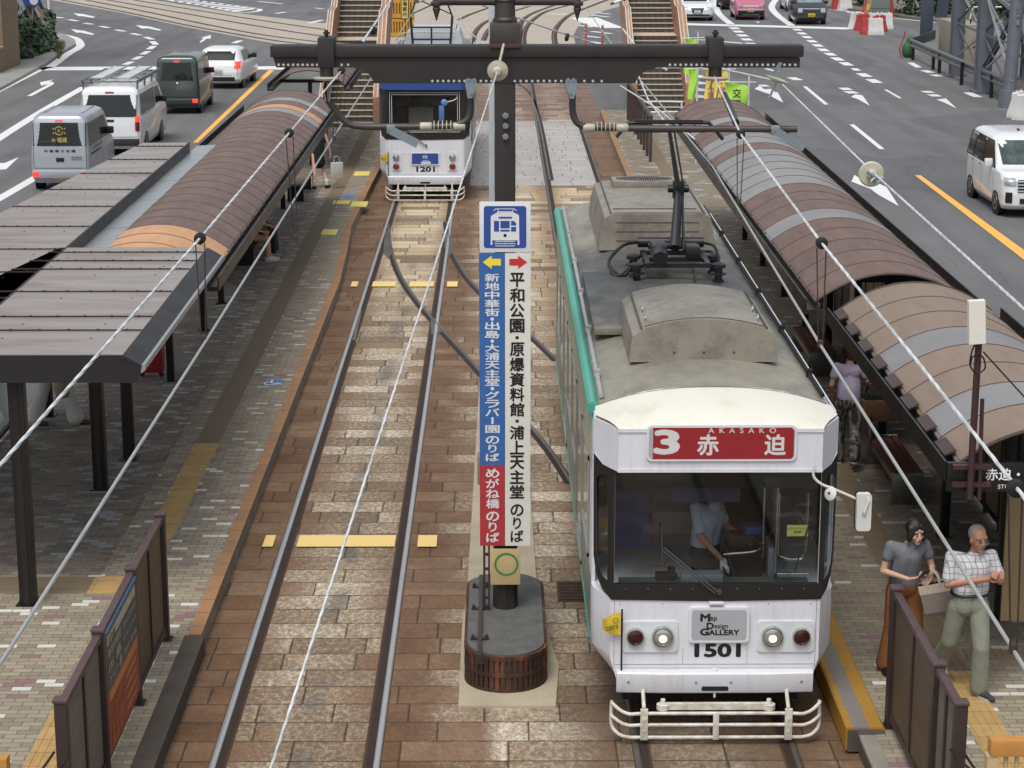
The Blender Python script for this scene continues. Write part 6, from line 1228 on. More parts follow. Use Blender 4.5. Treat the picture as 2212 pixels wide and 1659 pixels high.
# --- cars waiting at the far stop line
SD = [(.2, .2, 4.6, .8, .3), (.35, .05, 4.78, .88, .3), (.6, .0, 4.8, .9, .3), (.75, .05, 4.7, .9, .28), (.9, .2, 4.2, .88, .25), (.98, .7, 3.4, .84, .22), (1.3, 1.3, 2.7, .68, .2), (1.4, 1.6, 2.4, .6, .2), (1.45, 1.9, 2.2, .4, .15)]
sx, sy, _ = g(1506, 46)
c = Car('sedan_car', 'white sedan with dark grille waiting at the far stop line', 'car', (sx, sy + 5.2, 0), math.pi, SD, WHITEC, (1.0, 3.8), .32, (1.1, 1.1, 1.05))
c.rect('front', 'windscreen', -.62, .62, 1.0, 1.36, CGLASS, .014); c.front('grille', ((-.22, .42), (.22, .42), (.36, .72), (-.36, .72)), TRIMB, .02); c.rect('front', 'lower_grille', -.62, .62, .3, .38, TRIMB, .02); c.plate('front', .42, PLW, TRIMB, '88-01', '長崎')
for s in (-1, 1): c.rect('front', 'headlight', min(s * .48, s * .8), max(s * .48, s * .8), .62, .76, CLEARL, .02)
c.side('side_window', ((1.2, 1.0), (3.2, 1.0), (2.6, 1.34), (1.6, 1.34)), CGLASS, off=.012); c.mirrors(3.1, 1.0, WHITEC)
PINK = carpaint('pink_car_paint', lin('b8607a'), .25); KB = boxvan(3.39, 1.475, 1.66, .75, .35, .98, .12)
sx, sy, _ = g(1622, 44)
c = Car('kei_car', 'pink boxy car with round headlights waiting at the far stop line', 'car', (sx, sy + 3.8, 0), math.pi, KB, PINK, (.5, 2.9), .3, (1.13, 1.1, 1.08))
c.rect('front', 'windscreen', -.58, .58, 1.12, 1.45, CGLASS, .014); c.rect('front', 'grille', -.42, .42, .72, .8, CHROME, .02); c.rect('front', 'bumper', -.66, .66, .24, .54, TRIMB, .02); c.rect('front', 'bumper_bar', -.66, .66, .5, .58, CHROME, .04); c.rect('front', 'skid_bar', -.45, .45, .27, .32, CHROME, .04); c.plate('front', .44, PLY, TRIMB, '61-76', '長崎')
for s in (-1, 1): MB().lathe([(0, .12), (.04, .11), (.05, .08), (.052, .01)], (s * .54, c.Fr(.76) - .0, .76), (0, 1, 0), 18).build('headlight', CLEARL, c.T)
BLACKC = carpaint('black_car_paint', lin('1c1d22'), .2); sx, sy, _ = g(1753, 54)
c = Car('kei_car', 'black boxy car with yellow number plate waiting at the far stop line', 'car', (sx, sy + 3.8, 0), math.pi, KB, BLACKC, (.5, 2.9), .28, (1.16, 1.1, 1.08))
c.rect('front', 'windscreen', -.6, .6, 1.1, 1.46, paint('screen_reflection_paint', lin('7f8b90'), .15, 0, .5, 3), .014); c.rect('front', 'grille', -.38, .38, .66, .8, TRIMB, .02); c.rect('front', 'grille_bar', -.4, .4, .8, .84, CHROME, .03); c.plate('front', .42, PLY, TRIMB, '69-09', '長崎')  # windscreen reflection painted in as a paler colour
for s in (-1, 1): c.rect('front', 'headlight', min(s * .44, s * .66), max(s * .44, s * .66), .64, .86, CLEARL, .02)
c.mirrors(2.45, 1.1, BLACKC)
sx, sy, _ = g(1588, 22); c = Car('kei_car', 'dark car half hidden behind the pink car', 'car', (sx, sy + 4, 0), math.pi, KB, carpaint('dark_maroon_paint', lin('33262a')), (.5, 2.9), .3, (1.1, 1.1, 1.1)); c.rect('front', 'windscreen', -.58, .58, 1.12, 1.45, CGLASS, .014); c.rect('front', 'bumper', -.66, .66, .24, .54, TRIMB, .02)
sx, sy, _ = g(1722, 26); c = Car('kei_car', 'white car half hidden behind the black boxy car', 'car', (sx + .2, sy + 4, 0), math.pi, KB, WHITEC, (.5, 2.9), .3, (1.1, 1.1, 1.1)); c.rect('front', 'windscreen', -.58, .58, 1.12, 1.45, CGLASS, .014)
sx, sy, _ = g(1466, 12); c = Car('sedan_car', 'pale car behind the white sedan, only its side showing', 'car', (sx + .6, sy + 6, 0), math.pi, SD, SILVER, (1.0, 3.8), .32, (1.1, 1.1, 1.1)); c.rect('front', 'windscreen', -.62, .62, 1.0, 1.36, CGLASS, .014)
# ================================================================ people
def hairm(name, c):
    t = MT(name, .5); n = t.noise(30, 4, .7, (3, 3, .35)); t.color(t.mix(n, tuple(q * .55 for q in c), tuple(q * 1.5 for q in c))).bump(n, .5, .006); return t.mat
SKIN = paint('skin', lin('b98a70'), .55, 0, .12, 9); SKIN2 = paint('tanned_skin', lin('ab7c63'), .55, 0, .15, 9); SKIN3 = paint('light_skin', lin('c79d86'), .55, 0, .1, 9); HAIRB = hairm('black_hair', lin('1d1916')); HAIRBR = hairm('brown_hair', lin('4a3123')); HAIRW = hairm('white_hair', lin('8f8a84'))
FACE_D = paint('eye_dark', lin('1a1412'), .4); LIPS = paint('lips', lin('8a4f46'), .5)
def capsule(mb, p, q, r1, r2, seg=12):
    p, q = Vector(p), Vector(q); d = (q - p); L = d.length
    if L < 1e-5: q = p + Vector((0, 0, 1e-3)); d = q - p; L = d.length
    d /= L; P, rr = [], []
    for i in range(5): t = R(-88 + i * 22); P.append(p + d * r1 * math.sin(t)); rr.append(r1 * math.cos(t))
    for i in range(5): t = R(0 + i * 22); P.append(q + d * r2 * math.sin(t)); rr.append(r2 * math.cos(t))
    mb.tube_prof(P, [max(x, 1e-4) for x in rr], d, seg, 0)
def ellipsoid(mb, c, r, tilt=0):
    bm = bmesh.new(); bmesh.ops.create_icosphere(bm, subdivisions=3, radius=1); M = Matrix.Translation(Vector(c)) @ Matrix.Rotation(tilt, 4, 'X') @ Matrix.Diagonal((r[0], r[1], r[2], 1)); bm.transform(M); mb.bm(bm)
def blob(name, prims, mat, parent, voxel=.011, it=3):
    mb = MB()
    for p in prims:
        if p[0] == 'c': capsule(mb, *p[1:])
        else: ellipsoid(mb, *p[1:])
    o = mb.build(name + '_', mat, None, smooth=0); fix(o); md = o.modifiers.new('r', 'REMESH'); md.mode = 'VOXEL'; md.voxel_size = voxel; md.use_smooth_shade = True
    sm = o.modifiers.new('s', 'SMOOTH'); sm.factor = .5; sm.iterations = it
    me = bpy.data.meshes.new_from_object(o.evaluated_get(bpy.context.evaluated_depsgraph_get())); bpy.data.objects.remove(o)
    n = bpy.data.objects.new(name, me); COL.objects.link(n); n.parent = parent
    me.polygons.foreach_set('use_smooth', [True] * len(me.polygons))
    if not me.materials: me.materials.append(mat)
    return n
def hand(wr, d, nrm, curl=.5, k=1.0, spread=.0, side=1):
    """palm and five bent fingers from the wrist along d; nrm = back of the hand; side = which side the thumb is on"""
    wr, d, nrm = Vector(wr), Vector(d).normalized(), Vector(nrm).normalized(); s = d.cross(nrm).normalized() * side; nrm = s.cross(d).normalized() * side; out = []
    for o in (-.024, -.008, .008, .024): out.append(('c', wr + d * .012 + s * o * .8, wr + d * .085 * k + s * o, .015 * k, .0125 * k))
    for o, L in ((-.029, .058), (-.010, .072), (.010, .078), (.029, .068)):
        b = wr + d * .09 * k + s * o * 1.05; d1 = (d * math.cos(curl * .8) - nrm * math.sin(curl * .8)); d2 = (d * math.cos(curl * 2) - nrm * math.sin(curl * 2)); m = b + d1 * L * .55 * k; e = m + d2 * L * .5 * k
        out += [('c', b, m, .0098 * k, .0088 * k), ('c', m, e, .0088 * k, .0075 * k)]
    b = wr + d * .03 + s * .03; td = (d * .7 + s * .75 - nrm * .35 * curl).normalized(); m = b + td * .042; e = m + (d * .9 + s * .25 - nrm * .4 * curl).normalized() * .03
    out += [('c', b, m, .0125 * k, .0105 * k), ('c', m, e, .0105 * k, .0085 * k)]; return out
def person(label, loc, rz, J, top, bottom, shoes, hair, skin=SKIN, vox=.010, fem=False, sleeve=.55, scale=1.0, hands=None, flare=1.0, belt=None, socks=None, long_hair=0, dress=False, glasses=False, bare_top=False):
    T = thing('person', label, 'person', loc, rz); T.scale = (scale,) * 3
    D = dict(hip=(0, 0, .93), waist=(0, 0, 1.08), chest=(0, 0, 1.27), neck=(0, .015, 1.43), head=(0, -.02, 1.575), face=(0, -1, 0), sL=(-.175, .01, 1.385), sR=(.175, .01, 1.385), eL=(-.23, .04, 1.12), eR=(.23, .04, 1.12), wL=(-.24, -.03, .88), wR=(.24, -.03, .88), hL=(-.09, 0, .9), hR=(.09, 0, .9), kL=(-.1, -.02, .5), kR=(.1, -.02, .5), aL=(-.1, .02, .09), aR=(.1, .02, .09), tL=(-.11, -.15, .03), tR=(.11, -.15, .03))
    D.update(J); V_ = {k: Vector(q) for k, q in D.items()}; h = V_['head']; f = V_['face'].normalized(); up = Vector((0, 0, 1)); sd = up.cross(f).normalized() * -1; sw = .9 if fem else 1.0
    ax = (V_['sR'] - V_['sL']).normalized(); ax.z = 0; o1 = ax * (.04 if fem else .055); HD = .112 if fem else 1.0; hs = 1.08
    B = []
    for q_ in (o1, -o1): B += [('c', V_['hip'] + q_, V_['waist'] + q_, .108, .1 * sw), ('c', V_['waist'] + q_, V_['chest'] + q_, .1 * sw, .112 * sw)]
    B += [('c', V_['chest'] + (V_['sL'] - V_['chest']) * .4, V_['sL'], .09, .05), ('c', V_['chest'] + (V_['sR'] - V_['chest']) * .4, V_['sR'], .09, .05), ('c', V_['chest'] + Vector((0, 0, .05)), V_['neck'], .09, .055), ('c', V_['neck'], h + Vector((0, .01, -.06)) - f * .015, .052 * sw, .05 * sw)]
    hk = .95 if fem else 1.0
    B += [('e', h + Vector((0, 0, .025)) - f * .012, (.078 * hk, .096 * hk, .104 * hk)), ('e', h + f * .018 + Vector((0, 0, -.045)), (.057 * hk, .066 * hk, .07 * hk)), ('c', h + f * .082 + Vector((0, 0, .012)), h + f * .096 + Vector((0, 0, -.022)), .01, .013), ('c', h + f * .055 - sd * .035 + Vector((0, 0, .035)), h + f * .055 + sd * .035 + Vector((0, 0, .035)), .027, .027), ('c', h + f * .072 - sd * .018 + Vector((0, 0, -.055)), h + f * .072 + sd * .018 + Vector((0, 0, -.055)), .013, .013), ('e', h + f * .05 + Vector((0, 0, -.095)), (.028, .026, .02))]
    for s in (-1, 1): B += [('e', h + sd * s * .078 * hk + Vector((0, 0, -.01)), (.013, .022, .032)), ('e', h + f * .046 + sd * s * .036 + Vector((0, 0, -.028)), (.03, .03, .03))]
    for c_ in 'LR':
        S_, E_, W_ = V_['s' + c_], V_['e' + c_], V_['w' + c_]; ak = .86 if fem else 1
        B += [('c', S_, E_, .05 * ak, .04 * ak), ('c', E_, W_, .041 * ak, .026 * ak)]
        hd = (hands or {}).get(c_); dd = (W_ - E_).normalized()
        B += hand(W_, hd[0] if hd else dd, hd[1] if hd else Vector((-1 if c_ == 'L' else 1, 0, 0)), hd[2] if hd else .45, 1, 0, hd[3] if hd else (1 if c_ == 'L' else -1))
        H_, K_, A_, T_ = V_['h' + c_], V_['k' + c_], V_['a' + c_], V_['t' + c_]
        B += [('c', H_, K_, .085, .056), ('c', K_, K_ + (A_ - K_) * .35, .054, .054), ('c', K_ + (A_ - K_) * .35, A_, .054, .036), ('c', A_ + Vector((0, 0, -.03)), T_, .036, .03)]
    blob('body', B, skin, T, vox * .72, 2)
    # hair
    if hair:
        hp = [('e', h + Vector((0, 0, .032)) - f * .026, (.1 * hk, .108 * hk, .106 * hk))]
        if fem:
            for s in (-1, 1): hp += [('c', h + sd * s * .07 + Vector((0, 0, .05)) + f * .02, h + sd * s * .078 + Vector((0, 0, -.07 - long_hair)) + f * .012, .04, .032), ('c', h + sd * s * .022 + Vector((0, 0, .085)) + f * .056, h + sd * s * .07 + Vector((0, 0, -.015)) + f * .045, .032, .022)]
            hp += [('c', h - f * .065 + Vector((0, 0, .02)), h - f * .06 + Vector((0, 0, -.07 - long_hair)), .07, .045)]
        else: hp = [('e', h + Vector((0, 0, .045)) - f * .03, (.083, .094, .088)), ('c', h - f * .062 + Vector((0, 0, .02)), h - f * .06 + Vector((0, 0, -.05)), .05, .035)]
        blob('hair', hp, hair, T, .009, 2)
    fm = MB()
    for s in (-1, 1):
        c = h + f * .081 + sd * s * .031 + Vector((0, 0, .004)); ellipsoid(fm, c, (.012, .006, .0055)); b = c + Vector((0, 0, .02)) + f * .004; fm.bar(b - sd * .016, b + sd * .016, .006, .005)
    fm.build('eyes', FACE_D, T); MB().bar(h + f * .087 - sd * .02 + Vector((0, 0, -.056)), h + f * .087 + sd * .02 + Vector((0, 0, -.056)), .006, .009).build('mouth', LIPS, T)
    if glasses:
        gm = MB()
        for s in (-1, 1):
            c = h + f * .095 + sd * s * .033 + Vector((0, 0, .002)); P = [c + sd * (.026 * math.cos(R(i * 30))) + Vector((0, 0, .018 * math.sin(R(i * 30)))) for i in range(13)]; gm.tube(P, .0022, 5); gm.tube([c + sd * s * .026, h + sd * s * .08 - f * .02 + Vector((0, 0, .005))], .002, 5)
        gm.build('glasses', GALV, T)
    # clothes
    g_ = .018
    if top:
        Q = []
        for q_ in (o1, -o1): Q += [('c', V_['hip'] + q_ + Vector((0, 0, .04 if not dress else -.02)), V_['waist'] + q_, .122 if not belt else .108, .122), ('c', V_['waist'] + q_, V_['chest'] + q_, .122, .126 * sw)]
        if not bare_top:
            Q += [('c', V_['chest'] + (V_['sL'] - V_['chest']) * .4, V_['sL'], .106, .06), ('c', V_['chest'] + (V_['sR'] - V_['chest']) * .4, V_['sR'], .106, .06), ('c', V_['chest'] + Vector((0, 0, .03)), V_['neck'] + Vector((0, 0, -.04)), .105, .074)]
            for c_ in 'LR':
                S_, E_, W_ = V_['s' + c_], V_['e' + c_], V_['w' + c_]
                if sleeve > 1: Q += [('c', S_, E_, .058, .052), ('c', E_, E_ + (W_ - E_) * (sleeve - 1), .056, .05)]
                else: Q.append(('c', S_, S_ + (E_ - S_) * sleeve, .058, .062))
        if dress: Q += [('c', V_['hip'] + Vector((0, 0, -.02)), (V_['kL'] + V_['kR']) / 2 + Vector((0, 0, .16)), .14, .17)]
        blob('dress' if dress else 'shirt', Q, top, T, vox, 3)
    if bottom:
        Q = []
        for q_ in (o1, -o1): Q += [('c', V_['hip'] + q_ + Vector((0, 0, .06)), V_['hip'] + q_ + Vector((0, 0, -.03)), .114, .122)]
        for c_ in 'LR':
            H_, K_, A_ = V_['h' + c_], V_['k' + c_], V_['a' + c_]; Q += [('c', H_ + Vector((0, 0, -.02)), K_, .106, .078 * (1 + .15 * (flare - 1))), ('c', K_, A_ + Vector((0, 0, .0)), .076 * (1 + .15 * (flare - 1)), .066 * flare)]
        blob('trousers', Q, bottom, T, vox, 3)
    if belt:
        c = V_['hip'] + Vector((0, 0, .09)); mb = MB(); P = [c + ax * (.118 * math.cos(R(t)) + (.055 if math.cos(R(t)) > 0 else -.055)) + Vector((-ax.y, ax.x, 0)) * .118 * math.sin(R(t)) for t in range(0, 361, 12)]; mb.tube(P, .017, 6).build('belt', belt, T)
    if 0: MB().lathe([(-.018, .118), (.018, .118)], c, (V_['waist'] - V_['hip']), 28).build('belt', belt, T)
    for c_ in 'LR':
        A_, T_ = V_['a' + c_], V_['t' + c_]; d = (T_ - A_); d.z = 0; d.normalize(); lo = min(A_.z - .09, T_.z - .03)
        if socks: blob('sock', [('c', A_ + Vector((0, 0, .1)), A_ + Vector((0, 0, -.03)), .048, .045)], socks, T, .01, 2)
        if shoes:
            o = blob('shoe', [('c', A_ + Vector((0, 0, -.035)) - d * .025, A_ + Vector((0, 0, -.04)) + d * .05, .045, .045), ('c', A_ + Vector((0, 0, -.05)) + d * .03, T_ + d * .025, .044, .034)], shoes[0], T, .01, 2)
            mb = MB(); P = [(-.075, 0), (-.06, .04), (.0, .042), (.08, .05), (.15, .045), (.19, .02), (.2, 0)]; P = P + [(a, -b) for a, b in P[::-1][1:-1]]; n2 = Vector((-d.y, d.x, 0)); base = Vector((A_.x, A_.y, 0)); z0 = A_.z - .09; z1 = T_.z - .03
            mb.prism([tuple((base + d * a + n2 * b)[:2]) for a, b in P], lambda a, b, c: (a, b, z0 + (z1 - z0) * max(0, min(1, ((Vector((a, b, 0)) - base).dot(d)) / .17)) + c), 0.0, .026); mb.build('shoe_sole', shoes[1], o)
    return T
GREYT = paint('grey_tshirt', lin('6d7076'), .85, 0, .15, 6); RUSTT = paint('rust_trousers', lin('7a4a22'), .85, 0, .2, 6); BLKSH = paint('black_shoe', lin('141416'), .5); WHSOLE = paint('white_sole', lin('b9b7b0'), .6); KHAKI = paint('khaki_trousers', lin('85887a'), .85, 0, .2, 7); GREYSH = paint('dark_grey_shoe', lin('33373a'), .7); LAV = paint('lavender_shirt', lin('a79cb4'), .85, 0, .15, 6); BLACKD = paint('black_dress_cloth', lin('111214'), .85); WHSOCK = paint('white_sock', lin('c4c4c2'), .8); WHSHIRT = paint('white_uniform_shirt', lin('b4bcc6'), .8, 0, .12, 6); NAVY = paint('navy_trousers', lin('1c2028'), .8); WHITEL = paint('white_linen', lin('b8b6b2'), .85, 0, .15, 5); BEIGET = paint('beige_top', lin('9c8c78'), .85)
PLAID = MT('white_check_shirt', .85); x_, y_, z_ = PLAID.xyz(); lx = (((x_ + y_ * .6) / .055).frac() - .5).abs().gt(.42); lz = ((z_ / .06).frac() - .5).abs().gt(.42); PLAID.color(PLAID.mix((lx + lz).clamp() * .75, lin('c3c3c4'), lin('6f7078'))); PLAID = PLAID.mat
CAMO = MT('patterned_trousers', .85); n_ = CAMO.noise(9, 4, .7, (2, 2, .5)); CAMO.color(CAMO.ramp(n_, [(.38, lin('2b2a2b')), (.5, lin('6b6661')), (.6, lin('8d8880'))], True)); CAMO = CAMO.mat
# woman in grey looking at her phone
pw = person('woman in grey top and rust trousers looking at her phone, tote bag on her arm', (4.05, 19.72, .2), .2, dict(chest=(.0, -.05, 1.25), neck=(.02, -.07, 1.405), head=(.045, -.125, 1.535), face=(.12, -1, -.35), sL=(-.18, -.03, 1.365), sR=(.185, -.05, 1.36), eL=(-.25, -.02, 1.1), wL=(-.05, -.25, 1.07), eR=(.27, -.06, 1.12), wR=(.17, -.27, 1.1), kL=(-.13, -.03, .5), aL=(-.17, .0, .09), tL=(-.2, -.15, .03), kR=(.1, -.1, .5), aR=(.12, -.1, .09), tR=(.13, -.25, .03)), GREYT, RUSTT, (BLKSH, BLKSH), HAIRB, SKIN3, .009, True, .42, .97, {'L': ((.75, -.45, .25), (-.2, -.5, -.85), .75, 1), 'R': ((-.55, -.6, -.1), (.3, -.4, .85), .7, 1)}, 1.5)
MB().obox((.055, -.345, 1.125), ((.6, -.5, .6), (.5, .8, .1), (-.4, .3, .8)), (.065, .035, .005)).build('phone', BLKSH, tag(thing('smartphone', 'dark smartphone held in the grey topped woman\'s hand', 'phone', (4.05, 19.72, .2), .2), 'dark smartphone held in the grey topped woman\'s hand', 'phone'))
CANV = paint('grey_canvas', lin('7d746d'), .85, 0, .12, 8); CANVT = paint('cream_canvas', lin('b5aa98'), .85, 0, .1, 8)
Tb = thing('tote_bag', 'grey tote bag with cream rim and handles hanging from the woman\'s forearm', 'bag', (4.05, 19.72, .2), .2)
b = MB(); U = Vector((.8, -.35, .22)).normalized(); Nn = Vector((.35, .85, .0)).normalized(); Wn = U.cross(Nn) * -1; c0 = Vector((.19, -.33, .93))
if Wn.z < 0: Wn = -Wn
def bagpt(u, w, n): return c0 + U * u + Wn * w + Nn * n
rings = [[bagpt(a * k, w, n * k2) for a, n in ((-.15, -.06), (.15, -.06), (.15, .06), (-.15, .06))] for w, k, k2 in ((-.2, .95, .95), (.06, 1.0, 1.0))]; b.loft(rings, 0); rings2 = [[bagpt(a * k, w, n) for a, n in ((-.152, -.062), (.152, -.062), (.152, .062), (-.152, .062))] for w, k in ((.0, 1.0), (.095, 1.02))]; b.loft(rings2, 1, False); b.face([bagpt(a, .075, n) for a, n in ((-.15, -.06), (.15, -.06), (.15, .06), (-.15, .06))], 2); b.build('pouch', [CANV, CANVT, BLACKD], Tb)
for n in (-.064, .064): MB().tube(smooth_path([bagpt(-.06, .07, n), bagpt(-.055, .16, n * .8), bagpt(-.02, .215, n * .3), bagpt(.02, .215, n * .3), bagpt(.055, .16, n * .8), bagpt(.06, .07, n)], 4), .011, 6).build('handle', CANVT, Tb)
# old man in checked shirt
person('old man in white checked shirt and khaki trousers, hands together at his chest', (4.55, 19.05, .2), .08, dict(hip=(0, 0, .95), waist=(0, -.01, 1.1), chest=(0, -.01, 1.3), neck=(.02, -.03, 1.455), head=(.03, -.075, 1.6), face=(.25, -1, -.16), sL=(-.2, .0, 1.41), sR=(.19, .0, 1.41), eL=(-.23, -.03, 1.14), wL=(.12, -.22, 1.25), eR=(.27, -.06, 1.17), wR=(.19, -.24, 1.24), hL=(-.095, .02, .92), hR=(.09, -.01, .92), kL=(-.14, .1, .52), aL=(-.13, .38, .25), tL=(-.14, .3, .13), kR=(.1, -.12, .52), aR=(.12, -.06, .09), tR=(.19, -.2, .03)), PLAID, KHAKI, (GREYSH, WHSOLE), HAIRW, SKIN2, .009, False, .75, 1.01, {'L': ((.75, -.3, .35), (-.3, -.9, .1), .9, 1), 'R': ((-.3, -.45, .5), (.5, -.8, .1), 1.1, -1)}, 1.35, belt=BLKSH, glasses=True)
# woman walking away in lavender shirt
person('woman in lavender shirt walking away along the right platform, brown bag at her side', (4.72, 27.2, .2), math.pi - .1, dict(chest=(0, -.05, 1.25), neck=(0, -.07, 1.41), head=(.0, -.12, 1.55), face=(.1, -1, -.2), eL=(-.26, .02, 1.15), wL=(-.25, -.14, 1.05), eR=(.24, .05, 1.14), wR=(.22, -.1, .98), kL=(-.1, .05, .5), aL=(-.08, .3, .22), tL=(-.08, .25, .08), kR=(.1, -.12, .5), aR=(.1, -.15, .09), tR=(.1, -.32, .03)), LAV, CAMO, (BLKSH, WHSOLE), HAIRBR, SKIN, .011, True, .5, 1.0, None, 1.25)
Tb = thing('shoulder_bag', 'brown basket bag beside the woman in the lavender shirt', 'bag', (5.07, 27.1, 1.02), .1)
b = MB().box(-.2, .2, -.08, .08, -.16, .14, 0, .02); b.build('pouch', paint('brown_basket', lin('5d402a'), .8, 0, .3, 14), Tb); b = MB()
for i in range(6): b.box(-.16 + i * .055, -.12 + i * .055, -.06, .06, .12, .2, 0, .012)
b.build('contents', BLACKD, Tb); MB().tube(smooth_path([(-.15, 0, .13), (-.12, 0, .36), (0, 0, .42), (.1, 0, .36), (.14, 0, .13)], 4), .01, 6).build('handle', BLACKD, Tb)
T = thing('folded_umbrella', 'black patterned folded umbrella below the brown basket bag', 'umbrella', (5.03, 27.0, .45)); MB().tube([(0, 0, .0), (-.015, 0, .15), (-.03, 0, .4)], [.012, .03, .04], 10).build('canopy', CAMO, T); MB().tube([(-.03, 0, .4), (-.035, 0, .5)], .01, 6).build('handle', BLKSH, T)
# woman in black dress on the left platform
person('woman in black dress walking away on the left platform, white bag in hand', (-4.62, 53.4, .2), math.pi + .1, dict(eL=(-.25, -.0, 1.12), wL=(-.3, -.05, .9), kL=(-.12, -.12, .5), aL=(-.2, .03, .09), tL=(-.26, -.12, .03), kR=(.1, .05, .5), aR=(.12, .15, .09), tR=(.1, -.0, .03)), BLACKD, None, (BLKSH, BLKSH), HAIRB, SKIN3, .012, True, .3, 1.03, None, 1, socks=WHSOCK, dress=True, bare_top=True)
T = thing('white_bag', 'white flat bag in the hand of the woman in the black dress', 'bag', (-4.14, 53.3, .62), .5); MB().box(-.16, .16, -.05, .05, -.16, .26, 0, .02).build('pouch', WHITEL, T); MB().tube(smooth_path([(-.08, 0, .25), (-.06, 0, .4), (.06, 0, .4), (.08, 0, .25)], 4), .008, 6).build('handle', WHITEL, T)
# two people sitting on the left bench
SIT = dict(hip=(0, .08, .52), waist=(0, .06, .66), chest=(0, .0, .86), neck=(0, -.04, 1.02), head=(0, -.1, 1.15), sL=(-.18, -.01, .97), sR=(.18, -.01, .97), eL=(-.23, -.1, .72), eR=(.23, -.1, .72), wL=(-.08, -.33, .62), wR=(.08, -.33, .64), hL=(-.09, .06, .5), hR=(.09, .06, .5), kL=(-.1, -.38, .47), kR=(.1, -.38, .47), aL=(-.1, -.4, .09), aR=(.1, -.42, .09), tL=(-.1, -.57, .03), tR=(.1, -.58, .03))
person('seated person in dark trousers and grey shoes on the left bench', (-5.15, 43.7, .2), math.pi / 2, SIT, BEIGET, NAVY, (paint('grey_sneaker', lin('6c7178'), .7), WHSOLE), HAIRB, SKIN, .012)
person('seated person with bare legs and white shoes on the left bench', (-5.2, 42.9, .2), math.pi / 2, dict(SIT, head=(0, -.12, 1.13), face=(0, -1, -.5)), BLACKD, None, (WHSOCK, WHSOLE), HAIRBR, SKIN, .012, True)
# person in long white trousers under the flat roof
person('person in long white wide trousers and brown sandals under the flat roof', (-6.5, 29.5, .2), math.pi / 2 - .2, dict(kL=(-.1, .1, .5), aL=(-.1, .25, .1), tL=(-.1, .1, .03), kR=(.1, -.2, .5), aR=(.1, -.3, .09), tR=(.1, -.47, .03)), BEIGET, WHITEL, (paint('brown_sandal', lin('4d3020'), .6), BLKSH), HAIRBR, SKIN, .012, True, .9, 1.0, None, 1.9)
T = thing('woven_bag', 'pale woven bag beside the white trousers under the flat roof', 'bag', (-6.28, 29.15, .9)); q = MB(); q.lathe([(-.22, .02), (-.2, .09), (-.05, .12), (.1, .08), (.14, .06)], (0, 0, 0), seg=16); q.build('pouch', paint('woven_straw', lin('8e8468'), .85, 0, .4, 30), T)
# red suitcase by the posts
T = thing('red_suitcase', 'red suitcase standing behind the left platform posts', 'suitcase', (-5.55, 32.5, .2)); MB().box(-.2, .2, -.12, .12, .08, .62, 0, .04).build('shell', paint('red_case', lin('8e1c24'), .4), T)
for s in (-1, 1): MB().lathe([(-.02, .04), (.02, .04)], (s * .15, 0, .04), (0, 1, 0), 12).build('wheel', BLKSH, T)
# tram driver and a passenger
dv = person('tram driver in white short sleeved shirt behind the windscreen of the near tram', (2.02, 19.42, .74), .85, dict(chest=(0, -.06, 1.25), neck=(.0, -.1, 1.41), head=(.05, -.13, 1.55), face=(.6, -1, -.3), eL=(-.23, -.1, 1.1), wL=(-.12, -.3, .87), eR=(.22, -.1, 1.12), wR=(.18, -.35, 1.05)), WHSHIRT, NAVY, (BLKSH, BLKSH), HAIRB, SKIN2, .01, False, .75, .94, {'L': ((.1, -.6, -.6), (-.5, -.5, .5), .8, 1)})
blob('glove', hand(Vector((-.12, -.3, .87)), (.1, -.6, -.6), (-.5, -.5, .5), .8, 1.25, 0, 1), WHSOCK, dv, .008, 1)
person('passenger in dark clothes standing beside the fare box in the near tram', (2.62, 20.4, .74), -.5, dict(eL=(-.26, -.08, 1.13), wL=(-.22, -.33, 1.05)), paint('dark_blouse', lin('2b2f36'), .8), NAVY, (BLKSH, BLKSH), HAIRB, SKIN, .012, True, .4, .98)
# ================================================================ far corners of the crossing
Z3, O3 = .1898, 1792.3
def q3(x, y): return O3 + x * Z3, y * Z3
def leafmat(name, a, b):
    t = MT(name, .55, 0, .4); n = t.noise(1.3, 4); h = t.noise(9, 2); t.color(t.mix((n * .6 + h * .5 - .05).ss(.35, .7), a, b)); return t.mat
LEAFD = leafmat('dark_leaves', (.016, .032, .014), (.045, .075, .03)); LEAFG = leafmat('ivy_leaves', (.022, .045, .022), (.075, .115, .06)); TWIG = paint('twigs', lin('3a3026'), .9)
def foliage(mb, fn, n, size, seed, m=0):
    """n leaf-sized faces on clumps given by fn(random) -> (point, outward)"""
    rn = random.Random(seed)
    for i in range(n):
        p, o = fn(rn); p, o = Vector(p), Vector(o); o = (o + Vector((rn.gauss(0, .45), rn.gauss(0, .45), rn.gauss(.2, .45)))).normalized(); a = o.orthogonal().normalized(); a.rotate(Matrix.Rotation(rn.uniform(0, 6.28), 3, o)); b = o.cross(a); s = size * rn.uniform(.55, 1.35)
        mb.add([p - a * s, p + b * s * .55 - a * s * .2 + o * s * .12, p + a * s, p - b * s * .55 - a * s * .2 + o * s * .12], [(0, 1, 2, 3)], m)
